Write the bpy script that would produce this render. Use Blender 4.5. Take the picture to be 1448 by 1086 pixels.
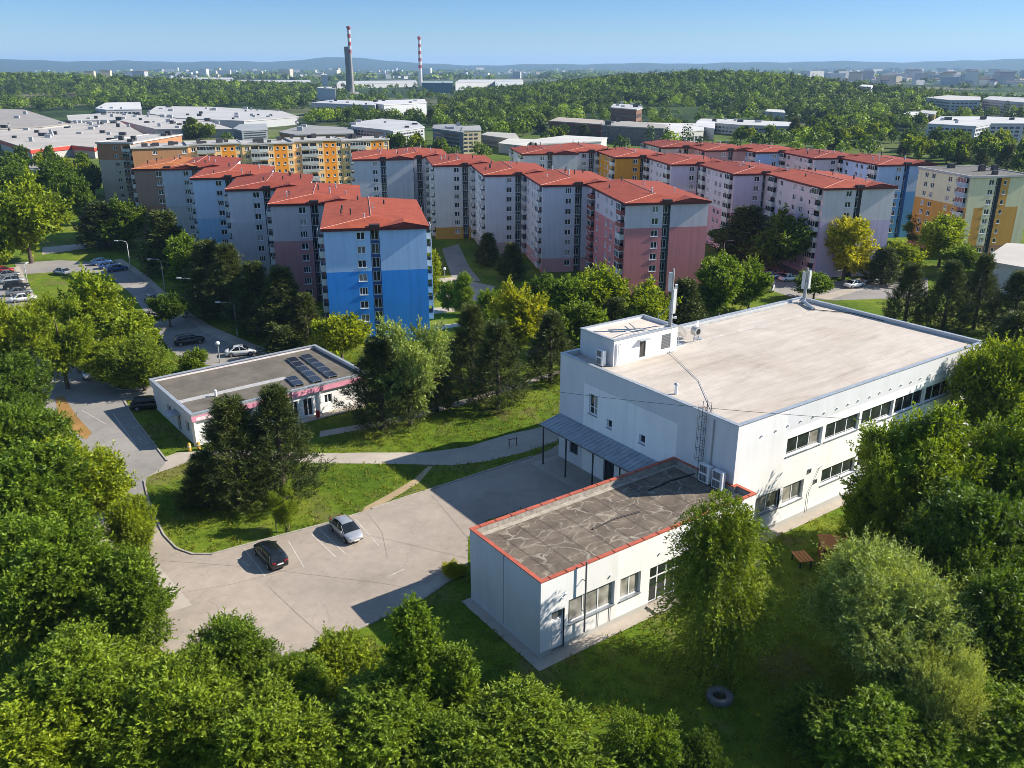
import bpy, math, random
import numpy as np
from mathutils import Vector, Matrix

for _o in list(bpy.data.objects):
    bpy.data.objects.remove(_o)
scene = bpy.context.scene
COL = scene.collection
R = math.radians

# ------------------------------------------------------------------ camera
IMG_W, IMG_H = 1448.0, 1086.0
FOCAL, PITCH, CAM_H = 1207.83, R(20.434), 40.0
cam_data = bpy.data.cameras.new('camera')
cam_data.sensor_fit = 'HORIZONTAL'
cam_data.sensor_width = 36.0
cam_data.lens = 36.0 * FOCAL / IMG_W
cam_data.clip_start = 0.5
cam_data.clip_end = 60000
cam = bpy.data.objects.new('camera', cam_data)
cam.location = (0, 0, CAM_H)
cam.rotation_euler = (math.pi / 2 - PITCH, 0, 0)
COL.objects.link(cam)
scene.camera = cam

# ------------------------------------------------------------------ light
SUN_HEADING, SUN_EL = 83.0, 34.0
world = bpy.data.worlds.new('World')
scene.world = world
world.use_nodes = True
_nt = world.node_tree
_bg = _nt.nodes['Background']
_sky = _nt.nodes.new('ShaderNodeTexSky')
_sky.sky_type = 'NISHITA'
_sky.sun_disc = False
_sky.sun_elevation = R(SUN_EL)
_sky.sun_rotation = R(SUN_HEADING)
_sky.altitude = 200
_sky.air_density = 1.0
_sky.dust_density = 0.0
_sky.ozone_density = 3.0
# the clear air of the day: bluer and deeper near the skyline than the model's default
_tc = _nt.nodes.new('ShaderNodeTexCoord')
_sx = _nt.nodes.new('ShaderNodeSeparateXYZ')
_cr = _nt.nodes.new('ShaderNodeValToRGB')
_mx = _nt.nodes.new('ShaderNodeMix'); _mx.data_type = 'RGBA'; _mx.blend_type = 'MULTIPLY'; _mx.inputs[0].default_value = 1.0
_nt.links.new(_tc.outputs['Generated'], _sx.inputs[0]); _nt.links.new(_sx.outputs[2], _cr.inputs[0])
_e = _cr.color_ramp.elements
_e[0].position = 0.0; _e[0].color = (0.40, 0.55, 0.82, 1)
_e[1].position = 0.5; _e[1].color = (1, 1, 1, 1)
for _p, _c in ((0.03, (0.36, 0.50, 0.74)), (0.075, (0.28, 0.45, 0.72)), (0.2, (0.74, 0.80, 0.90))):
    _q = _e.new(_p); _q.color = (*_c, 1)
_nt.links.new(_sky.outputs[0], _mx.inputs[6]); _nt.links.new(_cr.outputs[0], _mx.inputs[7])
_nt.links.new(_mx.outputs[2], _bg.inputs[0])
_bg.inputs[1].default_value = 0.098
sun_data = bpy.data.lights.new('sun', 'SUN')
sun_data.energy = 5.0
sun_data.angle = R(0.5)
sun_data.color = (1.0, 0.92, 0.80)
sun = bpy.data.objects.new('sun', sun_data)
_h = R(SUN_HEADING)
_d = Vector((math.sin(_h) * math.cos(R(SUN_EL)), math.cos(_h) * math.cos(R(SUN_EL)), math.sin(R(SUN_EL))))
sun.rotation_euler = (-_d).to_track_quat('-Z', 'Y').to_euler()
sun.location = (60, 20, 80)
COL.objects.link(sun)
scene.view_settings.view_transform = 'Standard'
scene.view_settings.look = 'None'
scene.view_settings.gamma = 1.0
scene.view_settings.use_curve_mapping = False
scene.view_settings.exposure = 0.92
scene.cycles.use_denoising = True
scene.cycles.use_adaptive_sampling = False
scene.cycles.pixel_filter_type = 'BLACKMAN_HARRIS'
scene.cycles.filter_width = 0.85
scene.cycles.max_bounces = 5
scene.cycles.diffuse_bounces = 3
scene.cycles.transmission_bounces = 3
scene.cycles.volume_bounces = 0
scene.cycles.sample_clamp_indirect = 4

# ------------------------------------------------------------------ surveying helpers
CP, SP = math.cos(PITCH), math.sin(PITCH)

def ray(px, py):
    a = (px - IMG_W / 2) / FOCAL
    b = -(py - IMG_H / 2) / FOCAL
    return np.array([a, CP + b * SP, -SP + b * CP])

def at(px, py, z=0.0):
    d = ray(px, py)
    t = (z - CAM_H) / d[2]
    return np.array([d[0] * t, d[1] * t, z])

def height_over(bx, by, ty):
    b = at(bx, by)
    d = ray(bx, ty)
    s = math.hypot(b[0], b[1]) / math.hypot(d[0], d[1])
    return CAM_H + d[2] * s

def project(P):
    P = np.asarray(P, float)
    x, y, z = P[..., 0], P[..., 1], P[..., 2] - CAM_H
    fw = y * CP - z * SP
    up = y * SP + z * CP
    return IMG_W / 2 + FOCAL * x / fw, IMG_H / 2 - FOCAL * up / fw, fw

# ------------------------------------------------------------------ object helpers
def tag(o, label=None, cat=None, group=None, kind=None):
    if label: o['label'] = label
    if cat: o['category'] = cat
    if group: o['group'] = group
    if kind: o['kind'] = kind
    return o

def empty(name, loc=(0, 0, 0), rotz=0.0, label=None, cat=None, group=None):
    o = bpy.data.objects.new(name, None)
    o.empty_display_size = 0.3
    o.location = loc
    o.rotation_euler = (0, 0, rotz)
    COL.objects.link(o)
    return tag(o, label, cat, group)

def link(name, me, parent=None, loc=None, rotz=None):
    o = bpy.data.objects.new(name, me)
    COL.objects.link(o)
    if parent is not None: o.parent = parent
    if loc is not None: o.location = loc
    if rotz is not None: o.rotation_euler = (0, 0, rotz)
    return o

KIDS = {}
def copy_tree(src, parent=None):
    c = src.copy()
    COL.objects.link(c)
    if parent is not None:
        c.parent = parent
        c.matrix_parent_inverse = src.matrix_parent_inverse
    for ch in list(src.children):
        copy_tree(ch, c)
    return c

class MB:
    """collects simple solids into one mesh"""
    def __init__(s):
        s.v = []; s.f = []; s.m = []; s.sm = []
        s.M = None
    def add(s, vs, fs, mi=0, smooth=False):
        b = len(s.v)
        if s.M is not None:
            vs = [tuple(s.M @ Vector(v)) for v in vs]
        s.v += [tuple(v) for v in vs]
        for f in fs:
            s.f.append([b + i for i in f]); s.m.append(mi); s.sm.append(smooth)
        return s
    def box(s, x0, x1, y0, y1, z0, z1, mi=0):
        return s.add([(x0, y0, z0), (x1, y0, z0), (x1, y1, z0), (x0, y1, z0), (x0, y0, z1), (x1, y0, z1), (x1, y1, z1), (x0, y1, z1)],
                     [(3, 2, 1, 0), (4, 5, 6, 7), (0, 1, 5, 4), (1, 2, 6, 5), (2, 3, 7, 6), (3, 0, 4, 7)], mi)
    def prism(s, poly, z0, z1, mi=0, mtop=None, bottom=True):
        n = len(poly)
        vs = [(p[0], p[1], z0) for p in poly] + [(p[0], p[1], z1) for p in poly]
        s.add(vs, [(i, (i + 1) % n, n + (i + 1) % n, n + i) for i in range(n)], mi)
        s.add(vs, [list(range(n, 2 * n))], mi if mtop is None else mtop)
        if bottom: s.add(vs, [list(range(n))[::-1]], mi)
        return s
    def ring(s, poly, t, z0, z1, mi=0):
        n = len(poly); q = inset(poly, t)
        vs = [(p[0], p[1], z) for z in (z0, z1) for p in list(poly) + list(q)]
        fs = []
        for i in range(n):
            j = (i + 1) % n
            fs += [(i, j, 2 * n + j, 2 * n + i), (n + j, n + i, 3 * n + i, 3 * n + j), (2 * n + i, 2 * n + j, 3 * n + j, 3 * n + i), (j, i, n + i, n + j)]
        return s.add(vs, fs, mi)
    def tube(s, pts, r, n=8, mi=0, cap=True, smooth=True):
        if not hasattr(r, '__len__'): r = [r] * len(pts)
        pts = [Vector(p) for p in pts]
        vs = []
        for i, p in enumerate(pts):
            t = (pts[min(i + 1, len(pts) - 1)] - pts[max(i - 1, 0)]).normalized()
            u = t.cross(Vector((0, 0, 1)) if abs(t.z) < 0.95 else Vector((1, 0, 0))).normalized()
            w = t.cross(u)
            for k in range(n):
                a = 2 * math.pi * k / n
                vs.append(p + (u * math.cos(a) + w * math.sin(a)) * r[i])
        fs = []
        for i in range(len(pts) - 1):
            for k in range(n):
                fs.append((i * n + k, i * n + (k + 1) % n, (i + 1) * n + (k + 1) % n, (i + 1) * n + k))
        s.add(vs, fs, mi, smooth)
        if cap:
            s.add(vs, [list(range(n))[::-1], list(range((len(pts) - 1) * n, len(pts) * n))], mi)
        return s
    def mesh(s, name, mats):
        me = bpy.data.meshes.new(name)
        me.from_pydata(s.v, [], s.f)
        for m in (mats if isinstance(mats, (list, tuple)) else [mats]): me.materials.append(m)
        me.polygons.foreach_set('material_index', s.m)
        me.polygons.foreach_set('use_smooth', s.sm)
        me.update()
        return me
    def build(s, name, mats, parent=None, loc=None, rotz=None):
        return link(name, s.mesh(name, mats), parent, loc, rotz)

def inset(poly, t):
    n = len(poly); out = []
    area = sum(poly[i][0] * poly[(i + 1) % n][1] - poly[(i + 1) % n][0] * poly[i][1] for i in range(n))
    sg = 1 if area > 0 else -1
    for i in range(n):
        p0, p1, p2 = Vector(poly[i - 1][:2]), Vector(poly[i][:2]), Vector(poly[(i + 1) % n][:2])
        d1 = (p1 - p0).normalized(); d2 = (p2 - p1).normalized()
        n1 = Vector((-d1.y, d1.x)) * sg; n2 = Vector((-d2.y, d2.x)) * sg
        b = n1 + n2
        b = b / b.length
        k = t / max(0.2, b.dot(n1))
        out.append((p1.x + b.x * k, p1.y + b.y * k))
    return out

def np_mesh(name, V, nper, mats, tint=None, smooth=False):
    """V: (faces*nper,3) unshared polygons"""
    V = np.ascontiguousarray(V, dtype=np.float32).reshape(-1, 3)
    nv = len(V); nf = nv // nper
    me = bpy.data.meshes.new(name)
    me.vertices.add(nv); me.vertices.foreach_set('co', V.ravel())
    me.loops.add(nv); me.loops.foreach_set('vertex_index', np.arange(nv, dtype=np.int32))
    me.polygons.add(nf)
    me.polygons.foreach_set('loop_start', np.arange(0, nv, nper, dtype=np.int32))
    me.polygons.foreach_set('loop_total', np.full(nf, nper, dtype=np.int32))
    me.update(calc_edges=True)
    if tint is not None:
        a = me.attributes.new('tint', 'FLOAT', 'FACE')
        a.data.foreach_set('value', np.ascontiguousarray(tint, dtype=np.float32))
    for m in (mats if isinstance(mats, (list, tuple)) else [mats]): me.materials.append(m)
    return me

# ------------------------------------------------------------------ materials
MATS = {}
def N(nt, t, **kw):
    n = nt.nodes.new(t)
    for k, v in kw.items(): setattr(n, k, v)
    return n

def new_mat(name):
    m = bpy.data.materials.new(name)
    m.use_nodes = True
    nt = m.node_tree
    return m, nt, nt.nodes['Principled BSDF']

def ramp(nt, src, stops):
    r = N(nt, 'ShaderNodeValToRGB')
    el = r.color_ramp.elements
    while len(el) < len(stops): el.new(0.5)
    for e, (p, c) in zip(el, stops):
        e.position = p
        e.color = (c[0], c[1], c[2], 1) if hasattr(c, '__len__') else (c, c, c, 1)
    nt.links.new(src, r.inputs[0])
    return r.outputs[0]

def mixc(nt, fac, a, b, mode='MIX'):
    m = N(nt, 'ShaderNodeMix', data_type='RGBA', blend_type=mode)
    for s, v in ((0, fac), (6, a), (7, b)):
        if isinstance(v, (int, float)): m.inputs[s].default_value = v
        elif isinstance(v, (tuple, list)): m.inputs[s].default_value = (v[0], v[1], v[2], 1)
        else: nt.links.new(v, m.inputs[s])
    return m.outputs[2]

def noise(nt, vec, scale, detail=4, rough=0.6, dist=0.0):
    n = N(nt, 'ShaderNodeTexNoise')
    n.inputs['Scale'].default_value = scale
    n.inputs['Detail'].default_value = detail
    n.inputs['Roughness'].default_value = rough
    n.inputs['Distortion'].default_value = dist
    if vec is not None: nt.links.new(vec, n.inputs['Vector'])
    return n.outputs['Fac']

def worldpos(nt):
    return N(nt, 'ShaderNodeNewGeometry').outputs['Position']

def objpos(nt):
    return N(nt, 'ShaderNodeTexCoord').outputs['Object']

def mapped(nt, vec, scale=(1, 1, 1), rot=(0, 0, 0)):
    m = N(nt, 'ShaderNodeMapping')
    m.inputs['Scale'].default_value = scale
    m.inputs['Rotation'].default_value = rot
    nt.links.new(vec, m.inputs['Vector'])
    return m.outputs[0]

def bump(nt, h, strength=0.3, dist=0.05):
    b = N(nt, 'ShaderNodeBump')
    b.inputs['Strength'].default_value = strength
    b.inputs['Distance'].default_value = dist
    nt.links.new(h, b.inputs['Height'])
    return b.outputs[0]

def plain(name, c, rough=0.6, metal=0.0, var=0.12, scale=1.5, spec=0.4):
    if name in MATS: return MATS[name]
    m, nt, p = new_mat(name)
    f = noise(nt, objpos(nt), scale, 5, 0.65)
    k = ramp(nt, f, [(0.3, 1 - var), (0.7, 1 + var)])
    nt.links.new(mixc(nt, 1.0, c, k, 'MULTIPLY'), p.inputs['Base Color'])
    p.inputs['Roughness'].default_value = rough
    p.inputs['Metallic'].default_value = metal
    p.inputs['Specular IOR Level'].default_value = spec
    MATS[name] = m
    return m

def plaster(name, c, streak=0.10, joints=0.0):
    """painted render with faint rain streaks and patches"""
    if name in MATS: return MATS[name]
    m, nt, p = new_mat(name)
    o = objpos(nt)
    f1 = noise(nt, mapped(nt, o, (1.0, 1.0, 0.22)), 0.55, 4, 0.6)
    f2 = noise(nt, o, 0.35, 3, 0.5)
    f3 = noise(nt, o, 9.0, 3, 0.7)
    col = mixc(nt, 1.0, c, ramp(nt, f1, [(0.30, 1 - streak * .5), (0.70, 1 + streak * 0.15)]), 'MULTIPLY')
    col = mixc(nt, 1.0, col, ramp(nt, f2, [(0.3, 1 - streak * 0.6), (0.7, 1.0)]), 'MULTIPLY')
    if joints:
        sp = N(nt, 'ShaderNodeSeparateXYZ'); nt.links.new(o, sp.inputs[0])
        ad = N(nt, 'ShaderNodeMath', operation='ADD'); nt.links.new(sp.outputs[0], ad.inputs[0]); nt.links.new(sp.outputs[1], ad.inputs[1])
        cb = N(nt, 'ShaderNodeCombineXYZ'); nt.links.new(ad.outputs[0], cb.inputs[0]); nt.links.new(sp.outputs[2], cb.inputs[1])
        br = N(nt, 'ShaderNodeTexBrick'); br.offset = 0.0
        for k_, v_ in (('Scale', 1.0), ('Mortar Size', 0.02), ('Mortar Smooth', 0.5), ('Brick Width', 3.4), ('Row Height', 2.09)): br.inputs[k_].default_value = v_
        br.inputs['Color1'].default_value = (1, 1, 1, 1); br.inputs['Color2'].default_value = (1 - joints * .45,) * 3 + (1,); br.inputs['Mortar'].default_value = (1 - joints * 1.6,) * 3 + (1,)
        nt.links.new(cb.outputs[0], br.inputs['Vector'])
        col = mixc(nt, 1.0, col, br.outputs['Color'], 'MULTIPLY')
        st = noise(nt, mapped(nt, cb.outputs[0], (1.6, 0.07, 1)), 1.0, 4, 0.65)
        col = mixc(nt, 1.0, col, ramp(nt, st, [(0.36, 1 - joints * 2.0), (0.52, 1.0)]), 'MULTIPLY')
    nt.links.new(col, p.inputs['Base Color'])
    p.inputs['Roughness'].default_value = 0.85
    p.inputs['Specular IOR Level'].default_value = 0.2
    nt.links.new(bump(nt, f3, 0.15, 0.02), p.inputs['Normal'])
    MATS[name] = m
    return m

def glass(name, c=(0.02, 0.025, 0.03), rough=0.06):
    if name in MATS: return MATS[name]
    m, nt, p = new_mat(name)
    f = noise(nt, N(nt, 'ShaderNodeNewGeometry').outputs['Position'], 0.9, 2, 0.5)
    nt.links.new(mixc(nt, 1.0, c, ramp(nt, f, [(0.35, 0.55), (0.7, 1.5)]), 'MULTIPLY'), p.inputs['Base Color'])
    p.inputs['Roughness'].default_value = rough
    p.inputs['Specular IOR Level'].default_value = 0.6
    MATS[name] = m
    return m

def leaf_mat(name, dark, light, trans=0.32, hue=0.0):
    if name in MATS: return MATS[name]
    m, nt, p = new_mat(name)
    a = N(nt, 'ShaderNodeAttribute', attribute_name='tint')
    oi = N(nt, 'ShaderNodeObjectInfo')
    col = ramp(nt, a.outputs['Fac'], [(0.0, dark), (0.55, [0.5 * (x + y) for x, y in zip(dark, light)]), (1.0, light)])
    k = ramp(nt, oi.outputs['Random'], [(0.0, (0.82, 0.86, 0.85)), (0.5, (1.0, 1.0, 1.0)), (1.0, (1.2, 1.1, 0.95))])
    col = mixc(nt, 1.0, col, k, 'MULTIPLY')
    # small colour drift between boughs
    f = noise(nt, worldpos(nt), 0.45, 3, 0.6)
    col = mixc(nt, 1.0, col, ramp(nt, f, [(0.3, (0.78, 0.84, 0.9)), (0.7, (1.22, 1.14, 1.0))]), 'MULTIPLY')
    nt.links.new(col, p.inputs['Base Color'])
    p.inputs['Roughness'].default_value = 0.55
    p.inputs['Specular IOR Level'].default_value = 0.3
    tr = N(nt, 'ShaderNodeBsdfTranslucent')
    nt.links.new(mixc(nt, 1.0, col, (1.7, 1.6, 0.45), 'MULTIPLY'), tr.inputs['Color'])
    mx = N(nt, 'ShaderNodeMixShader')
    mx.inputs[0].default_value = trans
    nt.links.new(p.outputs[0], mx.inputs[1]); nt.links.new(tr.outputs[0], mx.inputs[2])
    nt.links.new(mx.outputs[0], nt.nodes['Material Output'].inputs['Surface'])
    MATS[name] = m
    return m
# ------------------------------------------------------------------ ground materials
def mat_terrain():
    m, nt, p = new_mat('meadow_and_fields')
    w = worldpos(nt)
    f1 = noise(nt, w, 0.09, 5, 0.65)
    f2 = noise(nt, w, 0.9, 5, 0.7)
    f3 = noise(nt, mapped(nt, w, (1, 1.6, 1)), 5.0, 4, 0.75)
    g = ramp(nt, f1, [(0.28, (0.045, 0.085, 0.008)), (0.5, (0.105, 0.155, 0.014)), (0.72, (0.205, 0.215, 0.032))])
    g = mixc(nt, 1.0, g, ramp(nt, f2, [(0.25, (0.55, 0.62, 0.5)), (0.5, (1, 1, 1)), (0.78, (1.5, 1.28, 1.1))]), 'MULTIPLY')
    g = mixc(nt, 1.0, g, ramp(nt, f3, [(0.3, 0.62), (0.7, 1.35)]), 'MULTIPLY')
    # worn, dry soil showing through
    d = ramp(nt, noise(nt, w, 0.16, 5, 0.7, 0.6), [(0.53, 0.0), (0.66, 0.75)])
    g = mixc(nt, d, g, (0.17, 0.13, 0.07))
    g = mixc(nt, 1.0, g, (0.92, 1.0, 0.8), 'MULTIPLY')
    # far fields: big patches of crops and fallow
    v = N(nt, 'ShaderNodeTexVoronoi'); v.inputs['Scale'].default_value = 0.006
    nt.links.new(mapped(nt, w, (1, 0.35, 1)), v.inputs['Vector'])
    sep = N(nt, 'ShaderNodeSeparateColor'); nt.links.new(v.outputs['Color'], sep.inputs[0])
    far = ramp(nt, sep.outputs[0], [(0.0, (0.03, 0.055, 0.02)), (0.35, (0.05, 0.09, 0.025)), (0.6, (0.12, 0.14, 0.06)), (0.8, (0.18, 0.16, 0.10)), (1.0, (0.04, 0.07, 0.02))])
    far = mixc(nt, ramp(nt, noise(nt, w, 0.004, 6, 0.7), [(0.45, 0.0), (0.55, 1.0)]), far, (0.02, 0.04, 0.014))
    ln = N(nt, 'ShaderNodeVectorMath', operation='LENGTH'); nt.links.new(w, ln.inputs[0])
    mr = N(nt, 'ShaderNodeMapRange'); nt.links.new(ln.outputs['Value'], mr.inputs[0])
    mr.inputs[1].default_value = 330; mr.inputs[2].default_value = 620
    mr2 = N(nt, 'ShaderNodeMapRange'); nt.links.new(ln.outputs['Value'], mr2.inputs[0]); mr2.inputs[1].default_value = 6500; mr2.inputs[2].default_value = 8600
    far = mixc(nt, mr2.outputs[0], far, (0.016, 0.036, 0.022))
    nt.links.new(mixc(nt, mr.outputs[0], g, far), p.inputs['Base Color'])
    p.inputs['Roughness'].default_value = 0.95
    p.inputs['Specular IOR Level'].default_value = 0.1
    nt.links.new(bump(nt, f3, 0.6, 0.15), p.inputs['Normal'])
    return m

def mat_asphalt(name, c, crack=True, patch=0.16):
    m, nt, p = new_mat(name)
    w = worldpos(nt)
    f1 = noise(nt, w, 0.12, 5, 0.6); f2 = noise(nt, w, 1.1, 5, 0.7); f3 = noise(nt, w, 25.0, 3, 0.7)
    col = mixc(nt, 1.0, c, ramp(nt, f1, [(0.3, 1 - patch), (0.7, 1 + patch)]), 'MULTIPLY')
    col = mixc(nt, 1.0, col, ramp(nt, f2, [(0.3, 0.9), (0.7, 1.07)]), 'MULTIPLY')
    col = mixc(nt, 1.0, col, ramp(nt, f3, [(0.3, 0.86), (0.7, 1.12)]), 'MULTIPLY')
    if crack:
        # large repair patches with their own tone, laid along the building's axes
        v = N(nt, 'ShaderNodeTexVoronoi', distance='CHEBYCHEV'); v.inputs['Scale'].default_value = 0.13
        nt.links.new(mapped(nt, w, (1, 1, 1), (0, 0, R(-35.5))), v.inputs['Vector'])
        sep = N(nt, 'ShaderNodeSeparateColor'); nt.links.new(v.outputs['Color'], sep.inputs[0])
        col = mixc(nt, 1.0, col, ramp(nt, sep.outputs[0], [(0.0, (0.965, 0.965, 0.975)), (0.75, (1, 1, 1)), (1.0, (1.04, 1.035, 1.03))]), 'MULTIPLY')
        # crazing and tarred joints
        dv = N(nt, 'ShaderNodeVectorMath', operation='MULTIPLY_ADD')
        nn = N(nt, 'ShaderNodeTexNoise'); nn.inputs['Scale'].default_value = 0.7; nn.inputs['Detail'].default_value = 5
        nt.links.new(w, nn.inputs['Vector']); nt.links.new(nn.outputs['Color'], dv.inputs[0])
        dv.inputs[1].default_value = (1.6, 1.6, 0); nt.links.new(w, dv.inputs[2])
        v2 = N(nt, 'ShaderNodeTexVoronoi', feature='DISTANCE_TO_EDGE'); v2.inputs['Scale'].default_value = 0.21
        nt.links.new(dv.outputs[0], v2.inputs['Vector'])
        k = ramp(nt, v2.outputs['Distance'], [(0.0, 0.86), (0.003, 0.9), (0.007, 1.0)])
        col = mixc(nt, 1.0, col, k, 'MULTIPLY')
        # oil and water stains
        s = ramp(nt, noise(nt, w, 0.33, 6, 0.75, 0.8), [(0.58, 1.0), (0.72, 0.82)])
        col = mixc(nt, 1.0, col, s, 'MULTIPLY')
    nt.links.new(col, p.inputs['Base Color'])
    p.inputs['Roughness'].default_value = 0.9
    p.inputs['Specular IOR Level'].default_value = 0.2
    nt.links.new(bump(nt, f3, 0.3, 0.02), p.inputs['Normal'])
    return m

def mat_felt_roof():
    """worn bitumen sheets with pale drying lines along the laps"""
    m, nt, p = new_mat('bitumen_roof')
    o = objpos(nt)
    base = ramp(nt, noise(nt, o, 0.5, 6, 0.7, 0.4), [(0.25, (0.060, 0.046, 0.034)), (0.5, (0.125, 0.098, 0.072)), (0.78, (0.235, 0.190, 0.145))])
    nn = N(nt, 'ShaderNodeTexNoise'); nn.inputs['Scale'].default_value = 0.55; nn.inputs['Detail'].default_value = 4
    nt.links.new(o, nn.inputs['Vector'])
    dv = N(nt, 'ShaderNodeVectorMath', operation='MULTIPLY_ADD')
    nt.links.new(nn.outputs['Color'], dv.inputs[0]); dv.inputs[1].default_value = (2.6, 2.6, 0); nt.links.new(o, dv.inputs[2])
    v = N(nt, 'ShaderNodeTexVoronoi', feature='DISTANCE_TO_EDGE', distance='EUCLIDEAN'); v.inputs['Scale'].default_value = 0.50
    nt.links.new(mapped(nt, dv.outputs[0], (0.75, 1.5, 1)), v.inputs['Vector'])
    line = ramp(nt, v.outputs['Distance'], [(0.0, 0.55), (0.02, 0.35), (0.05, 0.0)])
    line = mixc(nt, 1.0, line, ramp(nt, noise(nt, o, 0.8, 4, 0.6), [(0.38, 0.1), (0.62, 1.0)]), 'MULTIPLY')
    col = mixc(nt, line, base, (0.46, 0.41, 0.33))
    sx = N(nt, 'ShaderNodeTexWave', wave_type='BANDS', bands_direction='X'); sx.inputs['Scale'].default_value = 0.16; sx.inputs['Distortion'].default_value = 0.6
    nt.links.new(o, sx.inputs['Vector'])
    col = mixc(nt, 1.0, col, ramp(nt, sx.outputs['Fac'], [(0.0, 0.6), (0.03, 1.0)]), 'MULTIPLY')
    nt.links.new(col, p.inputs['Base Color'])
    p.inputs['Roughness'].default_value = 0.85
    nt.links.new(bump(nt, noise(nt, o, 3, 5, 0.7), 0.35, 0.05), p.inputs['Normal'])
    return m

def mat_membrane(name, c, sheets=0.55):
    """pale roofing sheets with laps, stains and soot"""
    m, nt, p = new_mat(name)
    o = objpos(nt)
    col = mixc(nt, 1.0, c, ramp(nt, noise(nt, mapped(nt, o, (0.25, 1.4, 1)), 1.0, 6, 0.7), [(0.3, 0.84), (0.7, 1.08)]), 'MULTIPLY')
    col = mixc(nt, 1.0, col, ramp(nt, noise(nt, o, 0.14, 5, 0.65, 0.5), [(0.3, (0.84, 0.80, 0.76)), (0.62, (1.02, 1.02, 1.02))]), 'MULTIPLY')
    br = N(nt, 'ShaderNodeTexBrick'); br.inputs['Scale'].default_value = 1.0
    br.inputs['Color1'].default_value = (1, 1, 1, 1); br.inputs['Color2'].default_value = (0.91, 0.90, 0.885, 1); br.inputs['Mortar'].default_value = (0.72, 0.69, 0.66, 1)
    br.inputs['Mortar Size'].default_value = 0.035; br.inputs['Mortar Smooth'].default_value = 0.4
    br.inputs['Brick Width'].default_value = 9.0; br.inputs['Row Height'].default_value = 1.1
    nt.links.new(o, br.inputs['Vector'])
    col = mixc(nt, sheets, col, mixc(nt, 1.0, col, br.outputs['Color'], 'MULTIPLY'))
    s = ramp(nt, noise(nt, mapped(nt, o, (0.1, 0.6, 1)), 0.9, 6, 0.75, 1.0), [(0.56, 1.0), (0.72, 0.72)])
    col = mixc(nt, 1.0, col, s, 'MULTIPLY')
    nt.links.new(col, p.inputs['Base Color'])
    p.inputs['Roughness'].default_value = 0.8
    nt.links.new(bump(nt, noise(nt, o, 2.5, 5, 0.7), 0.2, 0.03), p.inputs['Normal'])
    return m

def mat_metal_roof(name, c):
    if name in MATS: return MATS[name]
    m, nt, p = new_mat(name)
    o = objpos(nt)
    col = mixc(nt, 1.0, c, ramp(nt, noise(nt, o, 0.5, 5, 0.65), [(0.3, (0.78, 0.74, 0.74)), (0.7, (1.14, 1.14, 1.14))]), 'MULTIPLY')
    col = mixc(nt, 1.0, col, ramp(nt, noise(nt, mapped(nt, o, (1.5, 0.3, 1)), 1.6, 4, 0.7), [(0.35, 0.86), (0.65, 1.06)]), 'MULTIPLY')
    wv = N(nt, 'ShaderNodeTexWave', wave_type='BANDS', bands_direction='Y'); wv.inputs['Scale'].default_value = 0.55
    nt.links.new(o, wv.inputs['Vector'])
    nt.links.new(mixc(nt, 1.0, col, ramp(nt, wv.outputs['Fac'], [(0.0, 0.86), (0.12, 1.0)]), 'MULTIPLY'), p.inputs['Base Color'])
    oi = N(nt, 'ShaderNodeObjectInfo')
    lk = p.inputs['Base Color'].links[0].from_socket
    nt.links.new(mixc(nt, 1.0, lk, ramp(nt, oi.outputs['Random'], [(0.0, (0.80, 0.78, 0.80)), (0.5, (1.0, 1.0, 1.0)), (1.0, (1.14, 1.22, 1.2))]), 'MULTIPLY'), p.inputs['Base Color'])
    p.inputs['Roughness'].default_value = 0.7
    p.inputs['Specular IOR Level'].default_value = 0.25
    MATS[name] = m
    return m

# ------------------------------------------------------------------ foliage geometry
def unit(v):
    return v / np.maximum(1e-9, np.linalg.norm(v, axis=-1, keepdims=True))

def leaves(rng, P, D, L, W, up=0.6, tint=None, fold=0.25):
    """diamond leaves: base P, direction D, length L, width W"""
    n = len(P)
    D = unit(D)
    nr = unit(rng.normal(size=(n, 3)) * 0.75 + np.array([0, 0, up]))
    S = unit(np.cross(D, nr))
    Nn = np.cross(S, D)
    L = np.broadcast_to(np.asarray(L, float), (n,))[:, None]; W = np.broadcast_to(np.asarray(W, float), (n,))[:, None]
    mid = P + D * L * 0.45 + Nn * W * fold * -0.3
    V = np.stack([P, mid + S * W * 0.5 + Nn * W * fold, P + D * L, mid - S * W * 0.5 + Nn * W * fold], axis=1)
    t = rng.random(n) if tint is None else tint
    return V.reshape(-1, 3), t

def sprigs(rng, P, D, length, m, leafL, leafW, tbase, droop=0.0):
    """m leaves along each sprig starting at P heading D"""
    n = len(P)
    D = unit(D)
    ts = (np.arange(m) + rng.random((n, m)) * 0.7) / m
    ln = (length * (0.6 + 0.8 * rng.random(n)))[:, None]
    pos = P[:, None, :] + D[:, None, :] * (ts * ln)[..., None]
    pos[..., 2] -= droop * (ts * ln) ** 2
    side = unit(rng.normal(size=(n, m, 3)))
    d = unit(D[:, None, :] * 0.75 + side * 0.8)
    d[..., 2] -= droop * 0.5
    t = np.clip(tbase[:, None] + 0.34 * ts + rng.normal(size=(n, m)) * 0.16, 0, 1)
    s = 0.7 + 0.6 * rng.random((n, m))
    return leaves(rng, pos.reshape(-1, 3), d.reshape(-1, 3), (leafL * s).ravel(), (leafW * s).ravel(), tint=t.ravel())

def crown_lobes(rng, k, cz, rx, rz, r0, r1):
    C = []; Rr = []
    for i in range(k):
        for _ in range(30):
            q = rng.normal(size=3); q /= np.linalg.norm(q)
            q *= rng.random() ** 0.3
            c = np.array([q[0] * rx, q[1] * rx, cz + q[2] * rz])
            if all(np.linalg.norm(c - o) > 0.55 * r0 for o in C): break
        C.append(c); Rr.append(r0 + (r1 - r0) * rng.random())
    return np.array(C), np.array(Rr)

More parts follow.
